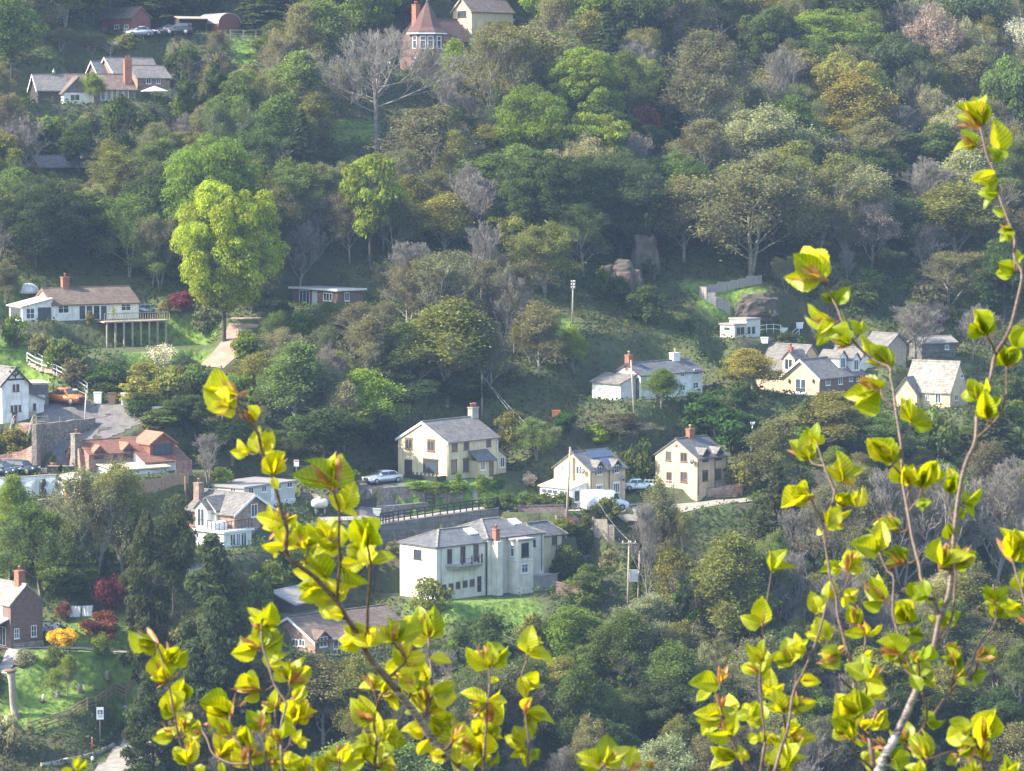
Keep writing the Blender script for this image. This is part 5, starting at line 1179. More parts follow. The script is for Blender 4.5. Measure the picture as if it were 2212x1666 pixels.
# ---- signs
f = gp(t03, 868, 1508); s_ = FPX/f.y; e = empty('pub_sign', f, R(8), 'square white hanging sign with a black emblem on a tall post, bottom left', 'sign'); H_ = (1508-1105)/4/s_; w_ = 62/4/s_; h_ = 107/4/s_
m = MB(); m.tube([(0, 0, -.3), (0, 0, H_-h_)], .06, 8); part(m, 'post', 'darkwood', e)
m = MB(); m.box(-w_/2, w_/2, -.05, .05, H_-h_, H_); bd = part(m, 'sign_board', 'upvc', e)
m = MB(); m.box(-w_*.34, w_*.34, -.062, -.051, H_-h_*.55, H_-h_*.22); part(m, 'emblem', 'black', bd)
m = MB(); [m.box(-w_*.2, w_*.2, -.075, -.063, H_-h_*(.3+i*.08), H_-h_*(.275+i*.08)) for i in range(3)]; m.tube([(-w_*.0, -.063, H_-h_*.47), (0, -.075, H_-h_*.47)], w_*.09, 8); part(m, 'lettering', 'upvc', bd)
m = MB(); m.box(-w_*.3, w_*.3, -.062, -.051, H_-h_*.72, H_-h_*.68); m.box(-w_*.22, w_*.22, -.062, -.051, H_-h_*.8, H_-h_*.77); part(m, 'lettering', 'metal', bd)
f = gp(t03, 1082, 1295); s_ = FPX/f.y; e = empty('road_sign', f, 0, 'small round pale sign on a thin post beside the bottom road', 'sign'); H_ = 185/4/s_; m = MB(); m.tube([(0, 0, -.3), (0, 0, H_)], .035, 6); part(m, 'post', 'galv', e)
m = MB(); m.tube([(0, -.05, H_-.1), (0, -.03, H_-.1)], .3, 16); m.box(-.26, .26, -.03, -.01, H_-.65, H_-.42); part(m, 'sign_plate', 'metal', e); m = MB(); m.tube([(0, -.062, H_-.1), (0, -.051, H_-.1)], .2, 16); part(m, 'sign_face', 'blueplastic', e, 'pale blue round face')
f = gp(t12, 350, 785); e = empty('road_sign', f, 0, 'small white and red sign on a post above the long grey building', 'sign'); H_ = 145/4/(FPX/f.y); m = MB(); m.tube([(0, 0, -.3), (0, 0, H_)], .04, 6); part(m, 'post', 'palewood', e); m = MB(); m.box(-.28, .28, -.06, -.041, H_-.75, H_); b_ = part(m, 'sign_plate', 'upvc', e); m = MB(); m.box(-.22, .22, -.07, -.061, H_-.22, H_-.08); part(m, 'red_band', 'redpaint', b_)
f = gp(t03, 797, 1525); e = empty('marker_post', f, 0, 'thin red marker post beside the bottom road', 'post'); m = MB(); m.tube([(0, 0, -.2), (0, 0, 1.6)], .04, 6); part(m, 'shaft', 'redpaint', e); m = MB(); m.lathe([(.05, 0), (.05, .06), (.02, .1)], (0, 0, 1.6), 6); part(m, 'cap', 'upvc', e)
f = gp(t03, 800, 1610); e = empty('bollard', f, 0, 'short white bollard below the red marker post', 'bollard'); m = MB(); m.lathe([(.12, 0), (.12, .5), (.16, .55), (.16, .7), (.08, .8), (.02, .82)], n=10); part(m, 'shaft', 'upvc', e); m = MB(); m.lathe([(.125, 0), (.125, .12)], (0, 0, .3), 10); part(m, 'band', 'black', e)
# ---- small things
def lbox(k, x, y, w, d, h, mat, name, label, cat, rz=0, lid=None, group=None):
    p = gp(k, x, y); e = empty(name, p, R(rz), label, cat, group); m = MB(); m.prism('y', [(-w/2*.9, 0), (w/2*.9, 0), (w/2, h), (-w/2, h)], -d/2, d/2); part(m, 'body', mat, e)
    m = MB(); m.prism('x', [(-d/2-.04, h+.001), (d/2+.04, h+.001), (d/2+.02, h+.08), (-d/2-.02, h+.13)], -w/2-.03, w/2+.03); part(m, 'lid', lid or mat, e); return e
lbox(k3, 130, 782, 1.3, .9, 1.0, 'black', 'wheelie_bin', 'large black bin against the half-timbered house', 'bin'); lbox(k3, 30, 770, .8, .7, 1.0, 'greenplastic', 'wheelie_bin', 'dark green bin left of the large black bin', 'bin')
lbox(k3, 1240, 580, .9, .7, 1.2, 'brownwood', 'storage_box', 'dark red-brown box at the back of the yard', 'box'); lbox(k3, 1385, 588, .9, .7, 1.25, 'upvc', 'old_fridge', 'upright white fridge-like box at the back of the yard', 'appliance'); lbox(k3, 1460, 595, .5, .5, .8, 'greenplastic', 'storage_box', 'green plastic box right of the white upright box', 'box'); lbox(k3, 1530, 605, 1.2, .8, .6, 'black', 'storage_box', 'low black box beside the rubbish pile', 'box')
lbox(k3, 1085, 575, .9, .9, 1.2, 'white', 'concrete_block', 'white block at the foot of the white stair rail', 'block'); lbox(t12, 1045, 1125, .9, .5, .75, 'greypanel', 'meter_box', 'pale green meter cabinet at the left end of the black fence', 'cabinet')
lbox(t22, 497, 1252, .7, .6, 1.0, 'redpaint', 'red_bin', 'bright red bin beside the leaning pole', 'bin'); lbox(t22, 380, 270, 1.0, .6, .7, 'orangeplastic', 'orange_box', 'orange box on the slope above the solar cottage', 'box'); lbox(t22, 620, 1490, 1.6, 1.0, .25, 'blueplastic', 'blue_tarpaulin', 'bright blue tarpaulin heap right of the balcony house', 'tarpaulin')
lbox(t22, 945, 975, .7, .7, 1.0, 'upvc', 'wheelie_bin', 'pale bin with a blue lid beside the white van', 'bin', lid='blueplastic')
p = gp(t22, 2080, 752); e = empty('oil_tank', p, 0, 'red-orange round tank on legs in the trees right of the buff cottage', 'tank'); m = MB(); m.lathe([(.2, .5), (.45, .6), (.52, .85), (.45, 1.1), (.2, 1.25)], n=14); part(m, 'tank', 'redpaint', e); m = MB(); [m.tube([(x, y, -.2), (x*.9, y*.9, .6)], .05, 5) for x, y in ((.5, .3), (-.5, .3), (0, -.5))]; part(m, 'leg', 'metal', e)
p = gp(t12, 550, 1085); e = empty('gas_tank', p, R(20), 'round off-white gas tank on the grass beside the stone wall', 'tank'); m = MB(); m.tube([(-.95, 0, .85), (-.85, 0, .85), (-.6, 0, .85), (.6, 0, .85), (.85, 0, .85), (.95, 0, .85)], [.15, .4, .55, .55, .4, .15], 16); part(m, 'tank', 'tankwhite', e); m = MB(); m.lathe([(.22, 0), (.22, .15), (.12, .2)], (0, 0, 1.39), 10); part(m, 'valve_cover', 'tankwhite', e)
for x in (-.5, .5): m = MB(); m.box(x-.08, x+.08, -.4, .4, -.3, .3); part(m, 'foot', 'concrete', e)
p = HS['topleft'].l2w(HS['topleft'].L+2.2, -1.5, 0); p.z = float(T(p.x, p.y)); e = empty('garden_umbrella', p, 0, 'open white garden umbrella right of the brick chimney', 'umbrella'); m = MB(); m.tube([(0, 0, -.2), (0, 0, 2.3)], .03, 6); part(m, 'pole', 'palewood', e)
m = MB(); n = 8; vs = [(0, 0, 2.55)]+[(1.9*math.cos(i*math.pi/4), 1.9*math.sin(i*math.pi/4), 1.85) for i in range(8)]+[(0, 0, 2.5)]+[(1.88*math.cos(i*math.pi/4), 1.88*math.sin(i*math.pi/4), 1.80) for i in range(8)]; m.add(vs, [(0, i+1, (i+1) % 8+1) for i in range(8)]+[(9, (i+1) % 8+10, i+10) for i in range(8)]+[(i+1, i+10, (i+1) % 8+10, (i+1) % 8+1) for i in range(8)]); part(m, 'canopy', 'canvas', e)
p, rz = COVER; e = empty('covered_furniture', p, rz, 'pale fabric-covered box on the white sun terrace', 'furniture cover'); m = MB(); m.prism('x', [(-.7, 0), (.7, 0), (.66, .75), (.3, .82), (-.3, .8), (-.66, .74)], -.9, .9); part(m, 'cover', 'canvas', e); m = MB(); m.box(-.92, .92, -.72, -.701, .15, .18); part(m, 'strap', 'metal', e)
# washing line with two pale sheets
a, b = gp(t03, 600, 345), gp(t03, 812, 335); e = empty('washing_line', a, 0, 'two pale sheets hanging on a washing line left of the purple-red hedge', 'washing line'); d = b-a; H_ = hpx(a, 27)
for q in (Vector((0, 0, 0)), d): m = MB(); m.tube([q+Vector((0, 0, -.2)), q+Vector((0, 0, H_+.1))], .04, 6); part(m, 'post', 'darkwood', e)
m = MB(); m.tube([Vector((0, 0, H_)), d*.5+Vector((0, 0, H_-.08)), d+Vector((0, 0, H_))], .012, 4); part(m, 'line', 'metal', e)
for f0, f1, dy in ((.02, .5, .88), (.53, .97, .85)):
    m = MB(); vs = []; n = 16
    for i in range(n+1):
        t = f0+(f1-f0)*i/n; c = d*t
        for j in range(5): z = H_-.04-(H_*dy)*j/4; vs.append((c.x+.04*j*math.sin(i*.7), c.y+.06*math.sin(i*1.3)*(j/4+.2)-.1*j/4, c.z+z))
    m.add(vs, [(i*5+j, i*5+j+1, (i+1)*5+j+1, (i+1)*5+j) for i in range(n) for j in range(4)], 0, True); part(m, 'sheet', 'canvas', e)
# rattan sofa
p = gp(t03, 425, 470); e = empty('garden_sofa', p, R(-20), 'white rattan garden sofa beside the brown gable house', 'sofa')
m = MB(); m.box(-.95, .95, -.4, .4, .1, .42); part(m, 'seat', 'upvc', e); m = MB(); m.box(-.95, .95, .401, .55, .1, .95); part(m, 'backrest', 'upvc', e)
for s in (-1, 1): m = MB(); m.box(s*.951, s*1.1, -.4, .55, 0, .65); part(m, 'armrest', 'upvc', e)
m = MB(); m.box(-.85, .85, -.38, .38, .421, .54); part(m, 'cushion', 'greypanel', e)
# tall dead trunk, stumps, ornaments
p = gp(t03, 115, 1185); H_ = hpx(p, 97); e = empty('dead_tree_trunk', p, 0, 'tall bare grey dead trunk standing on the grass bank, bottom left', 'tree trunk'); m = MB(); r = hpx(p, 9)
pts = [Vector((r*.5, 0, -.3)), Vector((r*.3, 0, H_*.08)), Vector((-.1*r, 0, H_*.25)), Vector((-r*.2, 0, H_*.5)), Vector((-r*.2, 0, H_*.75)), Vector((-r*.45, 0, H_*.95)), Vector((-r*.6, 0, H_))]; m.tube(pts, [r*1.3, r*.95, r*.75, r*.8, r*.85, r*1.0, r*.9], 12)
o_ = part(m, 'trunk', 'palewood', e); dm = o_.modifiers.new('rough', 'DISPLACE'); tx = bpy.data.textures.new('knots', 'CLOUDS'); tx.noise_scale = .3; dm.texture = tx; dm.strength = .18
m = MB(); m.lathe([(r*1.5, 0), (r*1.6, .12), (r*1.2, .22)], (-r*.6, 0, H_), 10); part(m, 'burr', 'brownwood', e)
for (x, y, hh, lab) in ((690, 985, .9, 'broken grey stump in the middle of the garden bank'), (925, 860, .7, 'small dark stump on the shaded part of the garden bank'), (500, 1020, .5, 'short pale sawn stump on the garden bank')):
    p = gp(t03, x, y); o_ = empty('tree_stump', p, 0, lab, 'stump'); m = MB(); m.tube([(0, 0, -.2), (0, 0, hh*.6), (.05, 0, hh)], [.32, .24, .2], 9); part(m, 'wood', 'palewood', o_); m = MB(); m.bar((0, 0, hh*.6), (-.5, 0, hh*.9), .12); part(m, 'branch_stub', 'palewood', o_)
p = gp(t03, 370, 1075); e = empty('garden_ornament', p, 0, 'small white ornament on a brown base, on the garden bank', 'ornament'); m = MB(); m.lathe([(.2, 0), (.25, .2), (.15, .35)], n=8); part(m, 'base', 'brownwood', e); m = MB(); m.lathe([(.05, 0), (.17, .15), (.12, .3), (.14, .42), (.03, .52)], (.05, 0, .351), 8); part(m, 'figure', 'upvc', e)
for (x, y, s, lab) in ((592, 1290, 1, 'round clipped pot plant on the left of the white wall top'), (790, 1250, .8, 'small pot plant behind the dark planters'), (745, 1625, .9, 'terracotta pot with a small bush on the lower patio')):
    p = gp(k3, x, y); e = empty('potted_plant', p, 0, lab, 'potted plant'); m = MB(); m.lathe([(.25*s, 0), (.38*s, .55*s), (.4*s, .6*s)], n=10); part(m, 'pot', 'terracotta', e)
    POTS = globals().setdefault('POTS', []); POTS.append((e, .6*s))
p = gp(k3, 470, 1600); e = empty('garden_trellis', p, 0, 'tall black wavy ornament against the white garden wall', 'ornament'); H_ = hpx(p, 38); m = MB(); m.tube([(0, -.12, 0), (.05, -.12, H_*.3), (-.12, -.12, H_*.5), (.1, -.12, H_*.75), (0, -.12, H_*.97)], [.3, .42, .25, .38, .28], 10); part(m, 'frame', 'black', e); m = MB(); m.box(-.35, .35, -.3, .05, -.2, .001); part(m, 'base', 'black', e)
for i, (x, lab) in enumerate(((610, 'left dark planter box on the white wall top'), (740, 'right dark planter box on the white wall top'))):
    p = gp(k3, x, 1345); e = empty('planter_box', p, 0, lab, 'planter'); m = MB(); m.box(-.85, .85, -.3, .3, 0, .75); part(m, 'box', 'black', e); m = MB(); m.box(-.8, .8, -.25, .25, .751, .8); part(m, 'soil', 'dirt', e)
# rubbish pile
p = gp(k3, 1680, 700); e = empty('rubbish_pile', p, 0, 'heap of planks, crates and orange bags at the right end of the yard', 'rubbish heap'); rs_ = random.Random(9)
for i in range(14):
    m = MB(); x, y = rs_.uniform(-2, 1.4), rs_.uniform(-.3, 2.5); a_ = Vector((x, y, rs_.uniform(.1, .6))); b_ = a_+Vector((rs_.uniform(-1.2, 1.2), rs_.uniform(-.5, .5), rs_.uniform(-.1, .4))); m.bar(a_, b_, .18, .07); part(m, 'plank', 'palewood', e)
for x, y, c in ((-1.2, 2.6, 'orangeplastic'), (-.6, 3.0, 'orangeplastic'), (.9, .4, 'upvc'), (-1.6, 1.2, 'greenplastic')):
    m = MB(); m.lathe([(.3, 0), (.5, .2), (.45, .5), (.15, .7)], (x, y, .1), 8); part(m, 'bag', c, e)
for i in range(3):
    m = MB(); x = .3+i*.5
    for q in range(6): m.box(x-.25+q*.09, x-.25+q*.09+.03, -.4, -.35, .1, .9)
    m.box(x-.27, x+.3, -.41, -.34, .88, .93); part(m, 'crate', 'upvc', e)
# pale garage behind the pickup
H_ = House('flat_garage', 'grey garage with a pale flat roof behind the orange pickup', 'garage', k3, 545, 590, 20); z1 = H_.g(430, 430)[1] if 0 else 2.3
H_.body(-5.5, 0, .3, 4.5, -1, 2.3, 2.3, 'flat', 'greywall', 'palefelt', og=.15); H_.win('l', 420, 480, 500, 585, .3, frame='greypanel', solid=1)
# satellite dome, garden dome, deck furniture
p = gp(t20 if 't20' in globals() else tile(2, 0), 835, 520); e = empty('white_dome', p, 0, 'white rounded dome in the wood at the top, right of centre', 'dome'); r = hpx(p, 13); m = MB(); m.lathe([(r*math.cos(R(a_)), r*math.sin(R(a_))*.75) for a_ in range(0, 90, 12)]+[(.03, r*.75)], n=16); part(m, 'shell', 'canvas', e); m = MB(); m.lathe([(r*1.04, -.3), (r*1.04, .12)], n=16); part(m, 'rim', 'metal', e)
p = gp(t01, 245, 868); e = empty('garden_dome', p, 0, 'small glass garden dome with a white frame above the bungalow', 'greenhouse'); r = 1.3; m = MB(); m.lathe([(r*math.cos(R(a_)), r*math.sin(R(a_))*.9) for a_ in range(0, 90, 15)]+[(.03, r*.9)], n=12); part(m, 'glazing', glass('pale_glass', (.3, .32, .3)), e)
for a_ in range(0, 360, 60): m = MB(); m.tube([(r*1.02*math.cos(R(b_))*math.cos(R(a_)), r*1.02*math.cos(R(b_))*math.sin(R(a_)), r*.92*math.sin(R(b_))) for b_ in range(0, 91, 18)], .05, 5); part(m, 'rib', 'upvc', e)
for x, y, lab in ((1460, 1150, 'white covered table on the white-railed deck'), (1725, 1060, 'white flower tub beyond the white-railed deck'), (1130, 1310, 'pale bench below the grey summer house deck')): lbox(k4, x, y, .9, .6, .7, 'upvc', 'garden_table', lab, 'table')
# rock outcrops
def rock(k, x, y, w, h, d, label, seed):
    p = gp(k, x, y); bm = bmesh.new(); bmesh.ops.create_icosphere(bm, subdivisions=4, radius=1)
    for v in bm.verts:
        c = v.co; n = mnoise.noise(c*1.7+Vector((seed, 0, 0)))*.35+mnoise.noise(c*4.5+Vector((0, seed, 0)))*.14; s = 1+n
        v.co = Vector((math.copysign(abs(c.x)**.6, c.x)*w/2*s, math.copysign(abs(c.y)**.6, c.y)*d/2*s, (math.copysign(abs(c.z)**.7, c.z)*s+.55)*h*.62))
    me = bpy.data.meshes.new('rock_outcrop'); bm.to_mesh(me); bm.free(); me.materials.append(mt('rock')); o = bpy.data.objects.new('rock_outcrop', me); col.objects.link(o); o.location = p; tag(o, label, 'rock', 'sandstone outcrops above the fenced lawn')
rock(t21, 960, 890, 4.5, 4.2, 4, 'lower broad sandstone outcrop left of the fenced lawn', 1); rock(t21, 1150, 720, 3.2, 5.5, 3.5, 'upper tall sandstone outcrop beside the shaded wood', 2); rock(t21, 820, 870, 2.8, 3.6, 3, 'left shaded sandstone outcrop', 3); rock(k4, 1000, 830, 5, 2.6, 3, 'dark rock face behind the grey summer house', 4)
# ------------------------------------------------------------------ vegetation
def leaf_mat(name='foliage', trans=.5, rough=.6):
    if name in MATS: return MATS[name]
    m, nt, out = nodes(name); L = nt.links.new
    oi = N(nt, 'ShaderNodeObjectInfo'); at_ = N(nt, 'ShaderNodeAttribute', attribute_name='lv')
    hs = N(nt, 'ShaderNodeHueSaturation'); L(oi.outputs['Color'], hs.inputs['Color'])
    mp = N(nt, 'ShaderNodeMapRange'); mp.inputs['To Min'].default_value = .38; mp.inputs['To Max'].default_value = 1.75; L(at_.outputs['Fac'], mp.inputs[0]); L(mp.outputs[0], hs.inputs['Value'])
    m2 = N(nt, 'ShaderNodeMapRange'); m2.inputs['To Min'].default_value = .475; m2.inputs['To Max'].default_value = .52; L(at_.outputs['Fac'], m2.inputs[0]); L(m2.outputs[0], hs.inputs['Hue'])
    d = N(nt, 'ShaderNodeBsdfDiffuse'); t = N(nt, 'ShaderNodeBsdfTranslucent'); L(hs.outputs[0], d.inputs[0])
    g = N(nt, 'ShaderNodeMixRGB', blend_type='MULTIPLY'); g.inputs[0].default_value = 1; g.inputs[2].default_value = (1.25, 1.2, .6, 1); L(hs.outputs[0], g.inputs[1]); L(g.outputs[0], t.inputs[0])
    mx = N(nt, 'ShaderNodeMixShader'); mx.inputs[0].default_value = trans; L(d.outputs[0], mx.inputs[1]); L(t.outputs[0], mx.inputs[2])
    L(mx.outputs[0], out.inputs[0]); MATS[name] = m; return m
def bark_mat():
    if 'bark' in MATS: return MATS['bark']
    m, nt, out = nodes('bark'); L = nt.links.new; b = N(nt, 'ShaderNodeBsdfPrincipled'); L(b.outputs[0], out.inputs[0]); b.inputs['Roughness'].default_value = .9
    oi = N(nt, 'ShaderNodeObjectInfo'); tc = N(nt, 'ShaderNodeTexCoord'); no = N(nt, 'ShaderNodeTexNoise'); no.inputs['Scale'].default_value = 2.5; no.inputs['Detail'].default_value = 6; L(tc.outputs['Object'], no.inputs['Vector'])
    mx = N(nt, 'ShaderNodeMixRGB', blend_type='MULTIPLY'); mx.inputs[0].default_value = 1; L(oi.outputs['Color'], mx.inputs[1]); L(ramp(nt, no.outputs[0], (.6, .6, .6), (1.25, 1.25, 1.2)), mx.inputs[2]); L(mx.outputs[0], b.inputs['Base Color'])
    MATS['bark'] = m; return m
LM, BM = leaf_mat(), bark_mat()
def unit(v): return v/np.maximum(np.linalg.norm(v, axis=-1, keepdims=True), 1e-9)
def cards(P, Nrm, size, rs, asp=1.0, droop=0):
    """rhombic leaf cards at points P facing Nrm"""
    n = len(P); a = unit(np.cross(Nrm, unit(rs.normal(size=(n, 3))))); b = np.cross(Nrm, a)
    s = (size*(.6+.8*rs.rand(n)))[:, None]
    if droop: a = unit(a*(1-droop)+np.array([0, 0, -1])*droop)
    a = a*s*asp; b = b*s*.55/max(asp, .6)
    up = Nrm*s*.18
    V = np.stack([P-a, P-b+up, P+a, P+b+up], 1).reshape(-1, 3)
    F = np.arange(n*4).reshape(-1, 4); return V, F
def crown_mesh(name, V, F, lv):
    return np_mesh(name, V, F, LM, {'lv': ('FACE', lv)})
def prisms(P0, P1, R0, R1, k=3):
    P0, P1, R0, R1 = map(np.asarray, (P0, P1, R0, R1)); d = unit(P1-P0); ref = np.where(np.abs(d[:, 2:3]) > .9, [[1., 0, 0]], [[0, 0, 1.]])
    a = unit(np.cross(d, ref)); b = np.cross(d, a); V = []
    for P, Rr in ((P0, R0), (P1, R1)):
        for i in range(k):
            t = 2*math.pi*i/k; V.append(P+(a*math.cos(t)+b*math.sin(t))*Rr[:, None])
    V = np.stack(V, 1).reshape(-1, 3); n = len(P0); base = (np.arange(n)*2*k)[:, None]
    F = np.concatenate([base+np.array([[i, (i+1) % k, (i+1) % k+k, i+k]]) for i in range(k)], 0); return V, F
def skeleton(rs, H, W, z0=.25, limbs=12, kids=(5, 5, 4), up=.55, spread=.5, r0=.22, minr=.022, trunk_top=.8, wob=.25, forks=1):
    """recursive branching; returns segment arrays and tip positions"""
    S = [[], [], [], []]; tips = []; tipd = []
    def path(p, d, L, ra, rb, n, wobble, lift):
        pts = [p]
        for i in range(n):
            d = unit(d+rs.normal(size=3)*wobble/n+np.array([0, 0, lift/n])); q = pts[-1]+d*L/n
            S[0].append(pts[-1]); S[1].append(q); S[2].append(ra+(rb-ra)*i/n); S[3].append(ra+(rb-ra)*(i+1)/n); pts.append(q)
        return pts, d
    def grow(p, d, L, r, lev):
        pts, d2 = path(p, d, L, r, max(r*.4, minr), 3 if lev < 2 else 2, wob*1.6, .35)
        if lev >= len(kids): tips.append(pts[-1]); tipd.append(d2); tips.append(pts[len(pts)//2]); tipd.append(d2); return
        for i in range(kids[lev]):
            t = .25+.75*(i+rs.rand())/kids[lev]; j = min(int(t*(len(pts)-1)), len(pts)-2); u = t*(len(pts)-1)-j
            q = pts[j]*(1-u)+pts[j+1]*u; nd = unit(d2+unit(rs.normal(size=3))*(.75+.25*rs.rand())+np.array([0, 0, .15]))
            grow(q, nd, L*(.52+.2*rs.rand())*(1.15-.5*t), max(r*.5, minr), lev+1)
    for f in range(forks):
        a0 = rs.rand()*6.28; lean = .0 if forks == 1 else .22
        tp, td = path(np.array([0., 0, -.4]), unit(np.array([lean*math.cos(a0+f*2.1), lean*math.sin(a0+f*2.1), 1.])), H*trunk_top, r0, r0*.25, 6, .18, .1)
        for i in range(limbs):
            t = z0+(1-z0)*(i+.3+.5*rs.rand())/limbs; j = min(int(t*6), 5); u = t*6-j; q = tp[j]*(1-u)+tp[min(j+1, 6)]*u
            a = i*2.4+rs.rand()*.8+f; el = up+.5*t; d = unit(np.array([math.cos(a), math.sin(a), math.tan(min(el, 1.25))]))
            tt = (t-z0)/(1-z0); L = W*.5*(.75+.45*math.sin(math.pi*min(tt+.15, 1)))*(.8+.4*rs.rand())*(1-.35*tt)
            grow(q, d, L, r0*(.45-.25*tt), 0)
    return [np.array(s) for s in S], np.array(tips), np.array(tipd)
PROTO = {}
def lobes_crown(rs, W, z0, z1, n_l, r_l, n, size, shape='round', asp=1.0):
    """leaf cards spread over the shells of many lobes"""
    C = []; Rl = []
    while len(C) < n_l:
        v = rs.normal(size=3); v /= np.linalg.norm(v); q = rs.rand()**.35
        z = v[2]*q; rr = math.hypot(v[0], v[1])*q
        if shape == 'cone':
            t = rs.rand(); rr_max = .5*W*(1-t)**.8; a = rs.rand()*6.28; s = math.sqrt(rs.rand())
            C.append((rr_max*s*math.cos(a), rr_max*s*math.sin(a), z0+(z1-z0)*t)); Rl.append(r_l*(.45+.75*(1-t))*(.8+.4*rs.rand())); continue
        if shape == 'column':
            t = rs.rand(); env = min(1, 4*t+.5)*min(1, (1-t)*2.4+.12); a = rs.rand()*6.28; s = math.sqrt(rs.rand())*.5*W*env*.85
            C.append((s*math.cos(a), s*math.sin(a), z0+(z1-z0)*t)); Rl.append(r_l*(.6+.6*rs.rand())*(.5+.5*env)); continue
        w = .5*W-r_l*.8; h = (z1-z0)/2-r_l*.7
        zz = (z0+z1)/2+z*h
        if z < -.1: rr *= .9
        a = math.atan2(v[1], v[0]); rr *= (1+.18*math.sin(3*a+n_l)+.12*math.sin(5*a+1))
        C.append((rr*w*math.cos(a), rr*w*math.sin(a), zz+rs.normal()*.25)); Rl.append(r_l*(.55+.8*rs.rand()))
    C = np.array(C); Rl = np.array(Rl)
    k = rs.choice(n_l, n, p=Rl**2/np.sum(Rl**2)); d = unit(rs.normal(size=(n, 3))); d[:, 2] = np.abs(d[:, 2])*np.where(rs.rand(n) < .78, 1, -1); 
    rad = Rl[k]*(1-.45*rs.rand(n)**2); sq = np.array([1.15, 1.15, .8])
    P = C[k]+d*rad[:, None]*sq+rs.normal(size=(n, 3))*.06
    Nn = unit(d+rs.normal(size=(n, 3))*.55+np.array([0, 0, .2]))
    V, F = cards(P, Nn, size, rs, asp)
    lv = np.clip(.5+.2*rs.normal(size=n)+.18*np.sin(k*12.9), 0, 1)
    return V, F, lv, C, Rl
def trunk_mesh(S, name='trunk'):
    V, F = prisms(*S, k=4); return np_mesh(name, V, F, BM)
def make_round(key, seed, H=12, W=9, z0=2.2, n_l=60, r_l=1.25, n=17000, size=.19, shape='round', limbs=9, r0=.26, asp=1.0):
    rs = np.random.RandomState(seed)
    V, F, lv, C, Rl = lobes_crown(rs, W, z0, H, n_l, r_l, n, size, shape, asp)
    S, tips, td = skeleton(rs, H*.95, W*.8, z0/H+.02, limbs, (4, 2) if shape == 'round' else (2,), r0=r0, minr=.03)
    PROTO[key] = (trunk_mesh(S), crown_mesh('crown', V, F, lv), H, W)
def make_bud(key, seed, H=12, W=8, z0=.2, limbs=15, kids=(5, 5, 4), leaves=5, lsize=.13, forks=1, minr=.02, up=.5, r0=.2, fluff=.35, spray=None):
    rs = np.random.RandomState(seed)
    S, tips, td = skeleton(rs, H*.88, W*.85, z0, limbs, kids, up=up, r0=r0, minr=minr, forks=forks)
    n = len(tips)*leaves
    if leaves:
        P = np.repeat(tips, leaves, 0)+rs.normal(size=(n, 3))*fluff; Nn = unit(rs.normal(size=(n, 3))+np.array([0, 0, .4])); V, F = cards(P, Nn, lsize, rs)
        lv = np.clip(.5+.2*rs.normal(size=n)+.2*np.sin(np.repeat(np.arange(len(tips)), leaves)*.05), 0, 1)
        cm = crown_mesh('crown', V, F, lv)
    else: cm = None
    a = np.concatenate([S[0], S[1]]); h = a[:, 2].max(); w = 2*np.percentile(np.hypot(a[:, 0], a[:, 1]), 97)
    PROTO[key] = (trunk_mesh(S, 'branches' if not leaves else 'trunk'), cm, h, w)
def make_ivy(key, seed, H=12, W=6):
    rs = np.random.RandomState(seed)
    S, tips, td = skeleton(rs, H*.92, W*.9, .35, 12, (4, 4, 3), minr=.02, up=.7)
    k = np.where((S[2] > .045))[0]; kk = rs.choice(k, 5200, p=(S[2][k]+.03)/np.sum(S[2][k]+.03)); u = rs.rand(len(kk))[:, None]
    d = unit(rs.normal(size=(len(kk), 3))); P = S[0][kk]*(1-u)+S[1][kk]*u+d*(.15+S[2][kk][:, None]*2.2)*(.4+rs.rand(len(kk))[:, None])
    P[:, 2] -= rs.rand(len(kk))*.35; V, F = cards(P, unit(d+rs.normal(size=P.shape)*.4), .21, rs); lv = np.clip(.45+.22*rs.normal(size=len(P)), 0, 1)
    PROTO[key] = (trunk_mesh(S), crown_mesh('crown', V, F, lv), H, W)
def make_fir(key, seed, H=12, W=7):
    rs = np.random.RandomState(seed); P = []; Nn = []
    S = [[], [], [], []]
    for i in range(12): S[0].append((0, 0, H*i/12-.3*(i == 0))); S[1].append((0, 0, H*(i+1)/12)); S[2].append(.25*(1-i/12.5)); S[3].append(.25*(1-(i+1)/12.5))
    for lvl in range(22):
        t = lvl/21; z = H*(.1+.88*t); L = W/2*(1-t)**.8+.2
        for k in range(7):
            a = k*.9+lvl*1.7+rs.rand()*.5; Lk = L*(.7+.5*rs.rand()); m = int(26*Lk)+4; q = rs.rand(m)**.7
            x = q*Lk; side = rs.normal(size=m)*.16*(1+x*.5); zz = z-x*.32+.08*x*x*.3+rs.normal(size=m)*.08-.15*np.abs(side)
            P.append(np.stack([x*math.cos(a)-side*math.sin(a), x*math.sin(a)+side*math.cos(a), zz], 1))
            S[0].append((0, 0, z)); S[1].append((Lk*.9*math.cos(a), Lk*.9*math.sin(a), z-Lk*.25)); S[2].append(.05); S[3].append(.02)
    P = np.concatenate(P); Nn = unit(rs.normal(size=P.shape)*.6+np.array([0, 0, 1])+P*[.12, .12, 0]); V, F = cards(P, Nn, .27, rs, 1.2)
    PROTO[key] = (trunk_mesh([np.array(s, float) for s in S]), crown_mesh('crown', V, F, np.clip(.5+.2*rs.normal(size=len(P)), 0, 1)), H, W)
